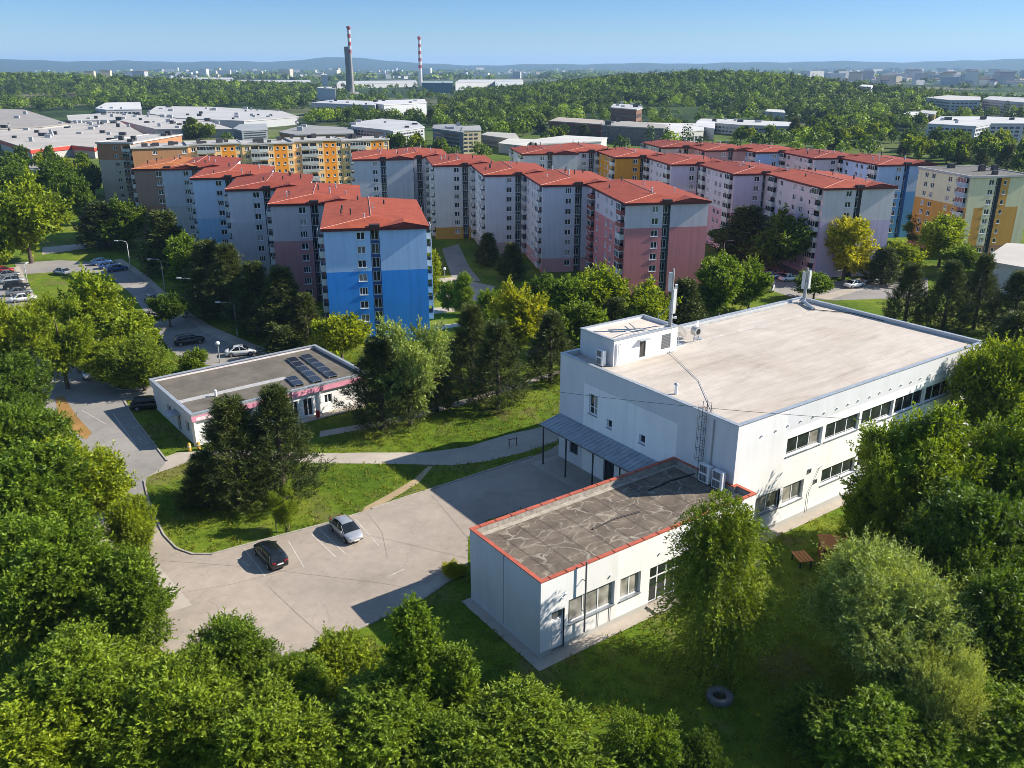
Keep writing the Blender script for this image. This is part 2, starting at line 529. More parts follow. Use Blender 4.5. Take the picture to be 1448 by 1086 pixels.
def leafy_crown(name, seed, nspr, m, leafL, leafW, sprig, k=20, cz=6.2, rx=2.9, rz=3.0, r0=0.9, r1=1.6, fill=0.25, droop=0.0, upb=0.35, spread=1.0, point=1.0, shoots=0.06):
    rng = np.random.default_rng(seed)
    C, Rr = crown_lobes(rng, k, cz, rx, rz, r0, r1)
    lt = rng.random(k) * 0.25
    w = Rr ** 2; w /= w.sum()
    idx = rng.choice(k, nspr * 2, p=w)
    q = unit(rng.normal(size=(nspr * 2, 3)))
    rad = np.where(rng.random(nspr * 2) < fill, rng.random(nspr * 2) ** 0.5, 0.86 + 0.22 * rng.random(nspr * 2))
    # wobble the lobes so none reads as a ball
    wob = 1 + 0.22 * np.sin(q[:, 0] * 5 + idx) * np.cos(q[:, 1] * 4.3 - idx) + 0.16 * np.sin(q[:, 2] * 9 + idx * 2.1)
    outd = unit(unit(C - np.array([0, 0, cz - .5])) + np.array([0, 0, .55]))
    al = np.clip((q * outd[idx]).sum(1), 0, 1)
    P = C[idx] + q * (Rr[idx] * rad * wob)[:, None] * np.array([1, 1, 0.85]) + outd[idx] * (Rr[idx] * 0.75 * point * al ** 3 * (rad > .8))[:, None]
    keep = np.ones(len(P), bool)
    for j in range(k):
        d = np.linalg.norm(P - C[j], axis=1)
        keep &= ~((d < Rr[j] * 0.72) & (idx != j) & (rad > 0.8))
    P, q, idx = P[keep][:nspr], q[keep][:nspr], idx[keep][:nspr]
    out = unit(P - np.array([0, 0, cz - 1.0]))
    D = q * 0.5 * spread + out * 0.55 + np.array([0, 0, upb]) + rng.normal(size=P.shape) * 0.35
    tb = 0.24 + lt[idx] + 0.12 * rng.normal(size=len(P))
    V, t = sprigs(rng, P, D, sprig, m, leafL, leafW, tb, droop)
    ns = int(nspr * shoots)
    if ns:
        # long leading shoots that break the outline
        far_ = np.argsort(-(((P - np.array([0, 0, cz])) * np.array([1, 1, .8])) ** 2).sum(1))[:int(nspr * .5)]
        pick = rng.choice(far_, ns)
        D2 = unit(P[pick] - np.array([0, 0, cz - 1.5])) + np.array([0, 0, .5]) + rng.normal(size=(ns, 3)) * .25
        V2, t2 = sprigs(rng, P[pick], D2, sprig * 1.75, int(m * 1.7), leafL * .9, leafW * .85, np.full(ns, .42), droop)
        V = np.concatenate([V, V2]); t = np.concatenate([t, t2])
    return np_mesh(name, V, 4, MATS['leaf_green'], t), C, Rr

def trunk_mesh(name, seed, h, r, C=None, top=None, mat=None):
    rng = random.Random(seed)
    b = MB()
    pts = []; rr = []
    top = top or h
    for i in range(7):
        t = i / 6
        pts.append((rng.uniform(-.12, .12) * t * 2, rng.uniform(-.12, .12) * t * 2, -0.15 + t * top))
        rr.append(r * (1.25 - 0.95 * t) if i else r * 1.5)
    b.tube(pts, rr, 8)
    if C is not None:
        for c in C[:14]:
            z0 = max(1.2, min(top * 0.9, c[2] * 0.5 + rng.uniform(-.4, .4)))
            t = (z0 + .15) / (top + .15); i = min(5, int(t * 6)); s = t * 6 - i
            p0 = Vector(pts[i]).lerp(Vector(pts[i + 1]), s)
            p2 = Vector(c); p1 = p0.lerp(p2, 0.5) + Vector((rng.uniform(-.2, .2), rng.uniform(-.2, .2), -0.25))
            b.tube([p0, p1, p2], [r * 0.42, r * 0.25, r * 0.08], 5)
    return b.mesh(name, mat or MATS['bark'])

def pine_crown(name, seed, whorls, per, tuft_n, needles, nl, nw, R0=3.0, H=10.0, low=1.4, shape=0.75, bare=0.3):
    """pine: whorled boughs that turn up at the ends into brushes of needles"""
    rng = np.random.default_rng(seed)
    Ps = []; Ds = []; boughs = []
    for i in range(whorls):
        t = (i + rng.random() * 0.5) / whorls
        z = low + (H - low) * t ** 0.92
        prof = (1 - t) ** shape * (0.62 + 0.38 * min(1, t * 5)) + 0.05
        for j in range(per):
            a = 2 * math.pi * (j + rng.random() * 0.8) / per + i * 1.3
            Lb = R0 * prof * (0.68 + 0.5 * rng.random())
            d = np.array([math.cos(a), math.sin(a), 0.0])
            sd = np.array([-d[1], d[0], 0])
            rise = 0.05 + 0.35 * t
            s = bare + (1 - bare) * rng.random(tuft_n) ** 0.75
            lat = rng.normal(size=tuft_n) * 0.20 * Lb * (1.15 - 0.6 * s)
            zz = z - 0.18 * Lb * np.sin(s * 2.2) * (1 - t) + 0.3 * Lb * s ** 2 * rise * 2 + rng.normal(size=tuft_n) * 0.13
            P = d * (s * Lb)[:, None] + sd * lat[:, None]
            P[:, 2] = zz
            D = d * 0.55 + sd * (lat / max(Lb, .3) * 1.5)[:, None] + np.array([0, 0, 0.75]) + rng.normal(size=(tuft_n, 3)) * 0.22
            Ps.append(P); Ds.append(D)
            boughs.append((np.array([0, 0, z]), d * Lb * 0.85 + np.array([0, 0, z + 0.25 * Lb * rise])))
    P = np.concatenate(Ps); D = unit(np.concatenate(Ds))
    n = len(P)
    ln = nl * 2.2
    ts = rng.random((n, needles))
    pos = P[:, None, :] + D[:, None, :] * (ts * ln)[..., None]
    d = unit(D[:, None, :] * 0.9 + unit(rng.normal(size=(n, needles, 3))) * 0.85)
    tb = np.clip(0.26 + 0.2 * rng.normal(size=n)[:, None] + 0.5 * ts + rng.normal(size=(n, needles)) * 0.1, 0, 1)
    V, t = leaves(rng, pos.reshape(-1, 3), d.reshape(-1, 3), nl * (0.7 + 0.6 * rng.random(n * needles)), nw, tint=tb.ravel(), up=0.2, fold=0.0)
    return np_mesh(name, V, 4, MATS['leaf_pine'], t), boughs

def pine_trunk(name, H, r, boughs):
    b = MB()
    b.tube([(0, 0, -.15), (0.03, 0, H * .3), (-.02, .03, H * .7), (0, 0, H * .97)], [r * 1.3, r, r * .6, r * .1], 8)
    for p0, p1 in boughs[::2]:
        b.tube([p0, (p0 + p1) / 2 - np.array([0, 0, .08]), p1], [r * .22, r * .16, r * .05], 4)
    return b.mesh(name, MATS['bark'])

def weeping_crown(name, seed, strands, m, leafL, leafW, R0=2.6, H=10.0):
    rng = np.random.default_rng(seed)
    n = strands
    t = rng.random(n) ** 0.8
    z = 2.6 + (H - 2.8) * t
    prof = np.clip(np.sin(np.clip((1 - t) * 1.15 + 0.16, 0, 1.35) * 1.35), 0, 1)
    a = rng.random(n) * 2 * math.pi
    # boughs gather the strands into tresses
    nb = 46
    ba = rng.random(nb) * 2 * math.pi; bt = rng.random(nb)
    k = rng.integers(0, nb, n)
    a = np.where(rng.random(n) < 0.92, ba[k] + rng.normal(size=n) * 0.17, a)
    t = np.where(rng.random(n) < 0.9, np.clip(bt[k] + rng.normal(size=n) * 0.04, 0, 1), t)
    z = 2.0 + (H - 2.2) * t
    prof = np.clip(np.sin(np.clip((1 - t) * 1.0 + 0.10, 0, 1.25) * 1.75) ** 1.3, 0.16, 1)
    prof = np.where(t < .35, np.maximum(prof, .78), prof)
    rr = R0 * prof * (0.35 + 0.7 * rng.random(n) ** 0.6) * (0.6 + 0.6 * rng.random(nb))[k]
    P = np.stack([np.cos(a) * rr, np.sin(a) * rr, z + 0.3], 1)
    ln = 0.7 + 1.7 * rng.random(n) * (0.5 + 0.5 * prof)
    ln = np.minimum(ln, np.maximum(.4, P[:, 2] - 0.5))
    s = (np.arange(m) + rng.random((n, m))) / m
    out = np.stack([np.cos(a), np.sin(a), 0 * a], 1)
    pos = P[:, None, :] + out[:, None, :] * (0.35 * np.sin(s * 1.6))[..., None]
    pos[..., 2] -= s ** 1.3 * ln[:, None]
    pos += rng.normal(size=pos.shape) * 0.05
    d = unit(rng.normal(size=(n, m, 3)) * 0.5 + out[:, None, :] * 0.3 + np.array([0, 0, -0.8]))
    tb = np.clip(0.45 + 0.15 * rng.normal(size=n)[:, None] + 0.15 * rng.normal(size=(n, m)), 0, 1)
    V, tt = leaves(rng, pos.reshape(-1, 3), d.reshape(-1, 3), leafL * (0.7 + 0.6 * rng.random(n * m)), leafW, up=0.3, tint=tb.ravel())
    return np_mesh(name, V, 4, MATS['leaf_birch'], tt)

MATS['bark'] = plain('bark', (0.09, 0.07, 0.05), 0.9, var=0.35, scale=4)
MATS['birch_bark'] = plain('birch_bark', (0.35, 0.33, 0.29), 0.8, var=0.5, scale=5)
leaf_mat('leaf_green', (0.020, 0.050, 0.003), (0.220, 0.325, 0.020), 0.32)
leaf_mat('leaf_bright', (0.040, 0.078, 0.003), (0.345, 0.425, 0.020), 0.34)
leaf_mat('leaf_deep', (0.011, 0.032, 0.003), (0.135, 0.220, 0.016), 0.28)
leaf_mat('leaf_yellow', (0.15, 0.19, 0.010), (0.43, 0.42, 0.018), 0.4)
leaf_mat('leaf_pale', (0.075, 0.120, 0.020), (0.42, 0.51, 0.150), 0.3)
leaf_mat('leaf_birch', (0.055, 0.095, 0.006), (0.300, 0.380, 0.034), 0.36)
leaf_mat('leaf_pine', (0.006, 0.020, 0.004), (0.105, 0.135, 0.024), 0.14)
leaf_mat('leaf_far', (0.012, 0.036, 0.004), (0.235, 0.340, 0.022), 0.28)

# ---- library: key -> (crown mesh, trunk mesh, crown radius, total height)
LIB = {}
def extent(me):
    v = np.empty(len(me.vertices) * 3, np.float32); me.vertices.foreach_get('co', v); v = v.reshape(-1, 3)
    r = np.percentile(np.hypot(v[:, 0], v[:, 1]), 97)
    return float(r), float(np.percentile(v[:, 2], 99.7))
def lib(key, crown, trunk):
    r, h = extent(crown)
    LIB[key] = (crown, trunk, r, h)

for i in range(4):
    c, C, Rr = leafy_crown('leafy_crown', 11 + i, 4300, 12, 0.27, 0.125, 0.78, k=36 + 2 * i, rx=2.9, rz=3.0 + .3 * i, cz=5.6, r0=0.5, r1=1.3, fill=0.10)
    lib('near%d' % i, c, trunk_mesh('leafy_trunk', i, 10, 0.2, C, 7))
    c, C, Rr = leafy_crown('leafy_crown', 31 + i, 1500, 9, 0.44, 0.24, 0.8, k=26, rx=2.8, rz=2.8 + .3 * i, cz=5.6, r0=0.55, r1=1.35)
    lib('mid%d' % i, c, trunk_mesh('leafy_trunk', i, 10, 0.2, C, 7))
    c, C, Rr = leafy_crown('leafy_crown', 51 + i, 260, 7, 0.95, 0.62, 0.7, k=14, rx=2.7, rz=2.5 + .25 * i, cz=5.4, r0=1.0, r1=1.7)
    lib('far%d' % i, c, trunk_mesh('leafy_trunk', i, 10, 0.25, None, 6))
for i in range(2):
    c, C, Rr = leafy_crown('sparse_crown', 71 + i, 2900, 11, 0.24, 0.12, 0.75, k=30, rx=3.3, rz=3.4, cz=5.8, r0=0.5, r1=1.0, fill=0.5)
    lib('sparse%d' % i, c, trunk_mesh('leafy_trunk', 40 + i, 10, 0.2, C, 8))
    c, C, Rr = leafy_crown('willow_crown', 81 + i, 7600, 12, 0.22, 0.06, 0.85, k=34, rx=3.1, rz=2.7, cz=5.0, r0=0.8, r1=1.5, droop=0.05, upb=0.6, point=0.25, shoots=.03)
    lib('willow%d' % i, c, trunk_mesh('leafy_trunk', 60 + i, 9, 0.25, C, 6))
    c, C, Rr = leafy_crown('bush_crown', 91 + i, 2600, 10, 0.2, 0.11, 0.5, k=16, rx=2.2, rz=1.3, cz=1.7, r0=0.7, r1=1.2)
    lib('bush%d' % i, c, trunk_mesh('bush_stem', 70 + i, 2.5, 0.1, C, 1.6))
    c, b = pine_crown('pine_crown', 101 + i, 15, 7, 13, 22, 0.36, 0.046, R0=3.4 + .2 * i, shape=1.25 + .15 * i, low=0.9)
    lib('pine%d' % i, c, pine_trunk('pine_trunk', 10, 0.2, b))
    c, b = pine_crown('pine_crown', 111 + i, 15, 7, 10, 10, 0.5, 0.13, R0=3.1, shape=1.25 + .2 * i, low=0.9)
    lib('midpine%d' % i, c, pine_trunk('pine_trunk', 10, 0.2, b))
    c, C, Rr = leafy_crown('slender_crown', 121 + i, 2600, 11, 0.22, 0.11, 0.6, k=22, rx=0.85, rz=4.0, cz=5.4, r0=0.55, r1=0.95, upb=0.6)
    lib('slender%d' % i, c, trunk_mesh('slender_trunk', 80 + i, 10, 0.12, C, 8.5))
c, C, Rr = leafy_crown('weeping_crown', 131, 2600, 20, 0.21, 0.07, 1.35, k=40, rx=1.75, rz=4.0, cz=5.3, r0=0.45, r1=1.05, fill=0.35, droop=0.62, upb=0.05, point=0.5, shoots=0.10)
lib('weeping0', c, trunk_mesh('birch_trunk', 90, 10, 0.13, C, 9.0, MATS['birch_bark']))

TREE_RNG = random.Random(5)
def plant(name, key, x, y, h, width=None, label=None, cat='tree', group=None, leaf=None, z=0.0, parts=True):
    crown, trunk, r, H = LIB[key]
    sz = h / H
    sx = (width * 0.5 / r) if width else sz
    root = empty(name, (x, y, z), TREE_RNG.uniform(0, 6.28), label, cat, group)
    root.scale = (sx, sx, sz)
    c = link('crown', crown, root)
    if leaf:
        c.material_slots[0].link = 'OBJECT'
        c.material_slots[0].material = MATS[leaf]
    if parts: link('trunk', trunk, root)
    return root
# ------------------------------------------------------------------ terrain
def smooth(a, b, x):
    t = np.clip((x - a) / (b - a), 0, 1)
    return t * t * (3 - 2 * t)

def ground_z(x, y):
    x = np.asarray(x, float); y = np.asarray(y, float)
    z = 20 * np.exp(-np.abs((x - 225) / 215) ** 3 - ((y - 1060) / 250) ** 2)
    z = z + 5 * np.exp(-((x - 250) / 90) ** 2 - ((y - 1100) / 120) ** 2)
    z = z + 20 * np.exp(-((x + 800) / 270) ** 2 - ((y - 1400) / 230) ** 2) + 6 * np.exp(-((x + 480) / 170) ** 2 - ((y - 1330) / 200) ** 2)
    d = np.hypot(x, y)
    z = z * smooth(420, 620, d)
    # long ridges at the skyline
    px = 724 + 1289 * x / np.maximum(y, 1)
    prof = (88 * np.exp(-((px - 490) / 95) ** 2) + 45 * np.exp(-((px - 170) / 130) ** 2) + 60 * np.exp(-((px + 40) / 120) ** 2)
            + 30 * np.exp(-((px - 330) / 90) ** 2) + 26 * np.exp(-((px - 900) / 200) ** 2) + 42 * np.exp(-((px - 1180) / 150) ** 2) + 75 * np.exp(-((px - 1480) / 150) ** 2))
    prof = prof + 5 * np.sin(px / 23.0) + 3 * np.sin(px / 9.0 + 1)
    z = z + np.where(y > 100, (prof + 38) * smooth(8200, 10500, d) * (1 - smooth(11000, 15500, d)), 0)
    return z

def build_terrain():
    rad = np.concatenate([np.array([0.0]), np.geomspace(15, 420, 12), np.linspace(450, 1900, 60), np.geomspace(2000, 7800, 16), np.linspace(8100, 12500, 20), np.geomspace(13500, 24000, 7)])
    ang = np.concatenate([np.linspace(-42, 42, 211), np.linspace(46, 314, 48)])
    ang = np.radians(ang)
    n = len(ang)
    vs = [(0, 0, 0)]; fs = []
    for r in rad[1:]:
        x = r * np.sin(ang); y = r * np.cos(ang); z = ground_z(x, y)
        vs += list(zip(x.tolist(), y.tolist(), z.tolist()))
    for k in range(n): fs.append((0, 1 + k, 1 + (k + 1) % n))
    for i in range(len(rad) - 2):
        a = 1 + i * n; b = a + n
        for k in range(n):
            k2 = (k + 1) % n
            fs.append((a + k, b + k, b + k2, a + k2))
    me = bpy.data.meshes.new('terrain')
    me.from_pydata(vs, [], fs); me.materials.append(mat_terrain())
    me.polygons.foreach_set('use_smooth', [True] * len(fs)); me.update()
    return tag(link('ground', me), kind='structure')
build_terrain()

SHEETS = {}
def sheet(name, polys, mat, z, px=True):
    vs = []; fs = []
    for poly in polys:
        b = len(vs)
        for p in poly:
            q = at(p[0], p[1]) if px else p
            vs.append((q[0], q[1], z))
        fs.append(list(range(b, b + len(poly))))
    me = bpy.data.meshes.new(name); me.from_pydata(vs, [], fs); me.materials.append(mat); me.update()
    # faces up
    for f in me.polygons:
        if f.normal.z < 0: f.flip()
    SHEETS[name] = [[tuple(at(p[0], p[1])[:2]) if px else p for p in poly] for poly in polys]
    return tag(link(name, me), kind='structure')

asph = mat_asphalt('asphalt', (0.335, 0.285, 0.235))
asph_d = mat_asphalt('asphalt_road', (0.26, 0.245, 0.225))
paving = mat_asphalt('pale_paving', (0.39, 0.345, 0.29), False)
soil = mat_asphalt('bare_soil', (0.30, 0.17, 0.055), False, 0.35)
paint = plain('road_paint', (0.45, 0.41, 0.36), 0.8, var=0.35, scale=2.5)

# the parking lot
LOT = [(213, 720), (224, 742), (240, 765), (256, 777), (275, 782), (300, 783), (340, 772), (400, 756), (467, 738), (520, 721), (560, 708), (610, 692), (680, 669), (752, 646),
       (778, 636), (800, 622), (845, 618), (905, 664), (800, 704), (690, 735), (662, 760), (661, 806), (640, 818), (600, 846), (520, 884), (430, 921), (370, 935), (300, 960), (235, 925), (150, 850), (120, 760), (140, 700)]
sheet('parking_lot', [LOT], asph, 0.02)
ROAD = [(62, 470), (88, 505), (112, 510), (140, 540), (172, 553), (232, 545), (228, 560), (180, 566), (176, 580), (236, 668), (258, 632), (330, 632), (365, 648), (300, 644), (245, 652), (212, 664), (207, 690), (216, 725),
        (150, 760), (120, 700), (140, 690), (182, 668), (176, 650), (130, 610), (95, 565), (60, 520)]
sheet('access_road', [[(40, 440), (66, 468), (86, 490), (118, 506), (140, 538), (172, 553), (232, 545), (230, 562), (178, 566), (190, 592), (236, 652), (226, 664), (208, 674), (204, 694), (214, 724), (120, 762), (20, 640), (60, 560), (40, 500)]], asph_d, 0.014)
# shaded street with parking bays in front of the left row
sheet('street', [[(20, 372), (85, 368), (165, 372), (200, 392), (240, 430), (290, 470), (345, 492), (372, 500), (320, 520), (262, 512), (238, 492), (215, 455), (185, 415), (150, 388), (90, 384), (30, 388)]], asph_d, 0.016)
sheet('pavement', [[(160, 368), (172, 366), (208, 390), (252, 430), (300, 462), (362, 488), (420, 505), (400, 510), (346, 493), (290, 471), (241, 431), (200, 392)],
                   [(205, 800), (222, 798), (272, 856), (240, 866), (200, 830)],
                   [(640, 800), (660, 800), (661, 812), (632, 822), (600, 838), (596, 832)]], paving, 0.026)
# footpaths
sheet('footpath', [[(455, 641), (520, 640), (600, 640), (660, 632), (720, 614), (770, 603), (800, 606), (792, 622), (740, 640), (690, 652), (640, 658), (560, 656), (455, 655), (330, 648), (262, 655), (225, 668), (205, 676), (200, 690), (196, 660), (250, 640), (330, 636)],
                   [(452, 610), (520, 598), (600, 580), (690, 555), (800, 520), (800, 526), (690, 562), (600, 588), (520, 606), (452, 618)],
                   [(604, 436), (700, 428), (780, 432), (780, 437), (700, 434), (604, 445)], [(604, 395), (640, 392), (700, 405), (690, 425), (640, 428), (604, 420)],
                   [(604, 462), (690, 452), (690, 456), (604, 468)],
                   [(742, 500), (760, 490), (775, 470), (780, 474), (766, 494), (748, 506)],
                   [(60, 350), (160, 340), (160, 346), (60, 360)]], paving, 0.010)
sheet('courtyard_path', [[(625, 352), (648, 345), (664, 378), (680, 398), (640, 395)]], asph_d, 0.008)  # darker asphalt tone stands in for the courtyard's shade
sheet('dirt_trail', [[(510, 726), (516, 717), (548, 700), (585, 678), (606, 659), (612, 660), (592, 683), (556, 705), (526, 721)]], mat_asphalt('trodden_earth', (0.36, 0.27, 0.16), False, 0.25), 0.012)
sheet('soil_bank', [[(78, 562), (90, 560), (108, 588), (130, 612), (122, 622), (98, 606), (82, 585)]], soil, 0.024)
# car park at the far left, yard and street on the right
sheet('side_parking', [[(0, 378), (20, 378), (40, 405), (56, 440), (40, 470), (0, 470)]], asph_d, 0.022)
sheet('side_pavement', [[(20, 378), (27, 376), (56, 432), (50, 442)]], paving, 0.03)
sheet('factory_yard', [[(-40, 229), (40, 231), (128, 228), (126, 236), (60, 244), (-40, 246)]], asph_d, 0.016)
sheet('right_yard', [[(1020, 372), (1110, 372), (1150, 395), (1180, 398), (1262, 388), (1312, 394), (1312, 420), (1180, 425), (1120, 420), (1060, 402), (1010, 392)]], asph_d, 0.016)
sheet('right_pavement', [[(1150, 420), (1258, 392), (1264, 396), (1172, 424)]], paving, 0.03)
# concrete aprons round the white buildings
U1 = Vector((math.sin(R(54.5)), math.cos(R(54.5)), 0)); U2 = Vector((-U1.y, U1.x, 0))
def bl(o, x, y): 
    p = Vector((o[0], o[1], 0)) + U1 * x + U2 * y
    return (p.x, p.y)
MO, LO = (18.91, 65.43), (2.01, 50.73)
sheet('apron', [[bl(LO, -0.9, -1.1), bl(LO, 23.2, -1.1), bl(LO, 23.2, 1.5), bl(LO, 0, 1.5), bl(LO, -0.002, 9.2), bl(LO, -.9, 9.2)],
                [bl(MO, 0.5, -1.1), bl(MO, 41.5, -1.1), bl(MO, 41.5, 0.5), bl(MO, 0.5, 0.5)],
                [bl(MO, -3.6, 7), bl(MO, 0.3, 7), bl(MO, 0.3, 24), bl(MO, -3.6, 24)]], paving, 0.034, px=False)

def kerb(name, pts, label, w=0.16, h=0.12, px=True):
    b = MB()
    P = [Vector((*at(*p)[:2], 0)) if px else Vector((p[0], p[1], 0)) for p in pts]
    L = []; Rr = []
    for i, p in enumerate(P):
        t = (P[min(i + 1, len(P) - 1)] - P[max(0, i - 1)]).normalized(); n = Vector((-t.y, t.x, 0)) * w / 2
        L.append(p + n); Rr.append(p - n)
    vs = [(q.x, q.y, z) for z in (0, h) for q in L + Rr]; k = len(P); fs = []
    for i in range(k - 1):
        a, c, d, e = i, i + 1, k + i, k + i + 1
        fs += [(2 * k + a, 2 * k + c, 2 * k + e, 2 * k + d), (a, c, 2 * k + c, 2 * k + a), (e, d, 2 * k + d, 2 * k + e)]
    b.add(vs, fs)
    o = b.build(name, MATS['kerb'])
    return tag(o, kind='structure')
plain('kerb', (0.33, 0.30, 0.26), 0.9, var=0.25, scale=2)
sheet('repair_patch', [[(564, 840), (598, 826), (612, 836), (578, 851)]], mat_asphalt('concrete_patch', (0.365, 0.318, 0.27), False), 0.024)
tar_shadow = plain('tar_shadow_line', (.20, .175, .15), .8, var=.3, scale=2)
def tar_shadow_lines(segs):
    b = MB()
    for pts in segs:
        for a, c in zip(pts, pts[1:]):
            p = Vector(at(*a)); q = Vector(at(*c)); t = (q - p).normalized(); n = Vector((-t.y, t.x, 0)) * .02
            b.add([tuple(p + n + Vector((0, 0, .028))), tuple(q + n + Vector((0, 0, .028))), tuple(q - n + Vector((0, 0, .028))), tuple(p - n + Vector((0, 0, .028)))], [(3, 2, 1, 0)])
    tag(b.build('tar_and_wire_shadow', tar_shadow), kind='structure')
tar_shadow_lines([[(228, 793), (300, 798), (360, 803), (450, 814), (540, 825), (600, 836)], [(380, 830), (420, 868), (462, 905)], [(610, 700), (640, 735), (668, 770)], [(520, 727), (540, 752), (548, 790)], [(250, 840), (330, 826), (430, 800)]])  # first line paints the overhead wire's ground shadow; the rest are tarred seams
kerb('lot_kerb', [(204, 680), (208, 700), (217, 727), (232, 757), (250, 776), (272, 784), (300, 784), (340, 773), (400, 757), (467, 739), (510, 726)], '')
kerb('lot_kerb', [(526, 720), (560, 708), (610, 692), (680, 669), (752, 646)], '')
kerb('lot_kerb', [(641, 818), (600, 846), (520, 884), (430, 921), (370, 936)], '')
kerb('road_kerb', [(176, 568), (190, 592), (236, 652)], '')
kerb('road_kerb', [(120, 508), (142, 538), (172, 552), (230, 545)], '')

# painted bay lines
def stripes(name, segs, w=0.11, z=0.03):
    b = MB()
    for a, c in segs:
        p = Vector(at(*a)); q = Vector(at(*c)); t = (q - p).normalized(); n = Vector((-t.y, t.x, 0)) * w / 2
        b.add([p + n + Vector((0, 0, z)), q + n + Vector((0, 0, z)), q - n + Vector((0, 0, z)), p - n + Vector((0, 0, z))], [(3, 2, 1, 0)])
    return tag(b.build(name, paint), kind='structure')
stripes('bay_markings', [((438.8, 753.7), (474.3, 787.8)), ((452, 749), (489, 784)), ((408, 766), (430, 803)), ((503, 735), (535, 772)), ((345, 776), (375, 815)), ((336, 790), (352, 800)), ((550, 815), (572, 805)),
                         ((187, 603), (208, 601)), ((195, 617), (214, 616)), ((203, 627), (222, 624)), ((160, 585), (192, 630)), ((115, 580), (150, 600)), ((187, 603), (191, 607)), ((195, 617), (199, 622))])
segs = []
for i in range(14):
    t = i / 13
    x = 205 + (330 - 205) * t; y = 398 + (482 - 398) * t
    segs.append(((x, y), (x - 22 + 6 * t, y + 9 + 4 * t)))
stripes('street_markings', segs, 0.12, 0.032)

# ------------------------------------------------------------------ facades
def facade(b, side, u0, u1, z0, z1, off, openings, depth, mi, mir):
    """wall in the plane y=off (side F) or x=off (side L), with real recessed openings (u0,u1,z0,z1)"""
    def pt(u, z, d=0.0):
        return (u, off + d, z) if side == 'F' else ((off + d, u, z) if side == 'L' else (off - d, u, z))
    us = sorted({u0, u1} | {round(v, 4) for o in openings for v in o[:2] if u0 < v < u1})
    zs = sorted({z0, z1} | {round(v, 4) for o in openings for v in o[2:] if z0 < v < z1})
    for i in range(len(us) - 1):
        for j in range(len(zs) - 1):
            uc, zc = (us[i] + us[i + 1]) / 2, (zs[j] + zs[j + 1]) / 2
            if any(o[0] < uc < o[1] and o[2] < zc < o[3] for o in openings): continue
            b.add([pt(us[i], zs[j]), pt(us[i + 1], zs[j]), pt(us[i + 1], zs[j + 1]), pt(us[i], zs[j + 1])], [(0, 1, 2, 3)], mi)
    for a, c, d, e in openings:
        if a < u0 - 1e-6 or c > u1 + 1e-6 or d < z0 - 1e-6 or e > z1 + 1e-6: continue
        for (p, q) in (((a, d), (c, d)), ((c, d), (c, e)), ((c, e), (a, e)), ((a, e), (a, d))):
            b.add([pt(*p), pt(*q), pt(*q, depth), pt(*p, depth)], [(0, 1, 2, 3)], mir)

def pane_mesh(name, w, h, mull=1, fr=0.06, mats=None, rail=None, depth=0.05):
    """window leaf built facing -y, origin at bottom centre: frame slot 0, glass slot 1, blind slot 2"""
    b = MB()
    b.box(-w / 2, w / 2, 0, depth, 0, fr, 0); b.box(-w / 2, w / 2, 0, depth, h - fr, h, 0)
    b.box(-w / 2, -w / 2 + fr, 0, depth, fr, h - fr, 0); b.box(w / 2 - fr, w / 2, 0, depth, fr, h - fr, 0)
    for i in range(mull):
        x = -w / 2 + w * (i + 1) / (mull + 1)
        b.box(x - fr * .6, x + fr * .6, 0, depth, fr, h - fr, 0)
    if rail: b.box(-w / 2 + fr, w / 2 - fr, -0.004, depth - 0.004, rail - fr * .5, rail + fr * .5, 0)
    return b

WHITE_FR = plain('window_frame_white', (0.72, 0.73, 0.74), 0.5, var=0.05)
GLASS = glass('window_glass')
GLASS2 = glass('window_glass_blind', (0.16, 0.165, 0.155), 0.15)
GLASS3 = glass('window_glass_curtain', (0.30, 0.285, 0.25), 0.3)

def glazed_window(parent, side, u, z, w, h, off, mull=2, fr=0.07, rail=None, panes=GLASS, sill=True, blind=None, frame=WHITE_FR, reveal=0.22):
    """a window as frame > pane, sill; placed in an opening of a facade"""
    rot = 0 if side == 'F' else -math.pi / 2
    loc = (u, off + reveal - 0.06, z) if side == 'F' else (off + reveal - 0.06, u, z)
    f = pane_mesh('window', w, h, mull, fr, rail=rail).build('window', frame, parent, loc, rot)
    g = MB(); g.add([(-w / 2, 0.035, 0), (w / 2, 0.035, 0), (w / 2, 0.035, h), (-w / 2, 0.035, h)], [(0, 1, 2, 3)])
    g.build('pane', panes, f)
    if blind:
        g = MB(); g.add([(-w / 2 + blind[0] * w, 0.031, fr), (-w / 2 + blind[1] * w, 0.031, fr), (-w / 2 + blind[1] * w, 0.031, h - fr), (-w / 2 + blind[0] * w, 0.031, h - fr)], [(0, 1, 2, 3)])
        g.build('blind', GLASS3, f)
    if sill:
        s = MB(); s.box(-w / 2 - 0.06, w / 2 + 0.06, -reveal - 0.04, -0.003, -0.075, -0.003)
        s.build('sill', plain('metal_sill', (0.30, 0.33, 0.37), 0.4, 0.6), f)
    return f
# ------------------------------------------------------------------ white hall
ROT = R(35.5)
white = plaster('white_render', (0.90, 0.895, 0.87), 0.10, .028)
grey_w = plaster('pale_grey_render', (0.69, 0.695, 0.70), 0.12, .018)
light_w = plaster('warm_white_render', (0.81, 0.805, 0.785), 0.12, .018)
plinth = plaster('plinth_render', (0.50, 0.49, 0.46), 0.2)
metal = plain('galvanised_metal', (0.42, 0.45, 0.48), 0.45, 0.5, var=0.2, scale=2)
dark_metal = plain('dark_steel', (0.045, 0.05, 0.055), 0.5, 0.3, var=0.3)
white_metal = plain('white_enamel', (0.72, 0.73, 0.74), 0.4, var=0.08)
black = plain('black_void', (0.012, 0.012, 0.013), 0.6)

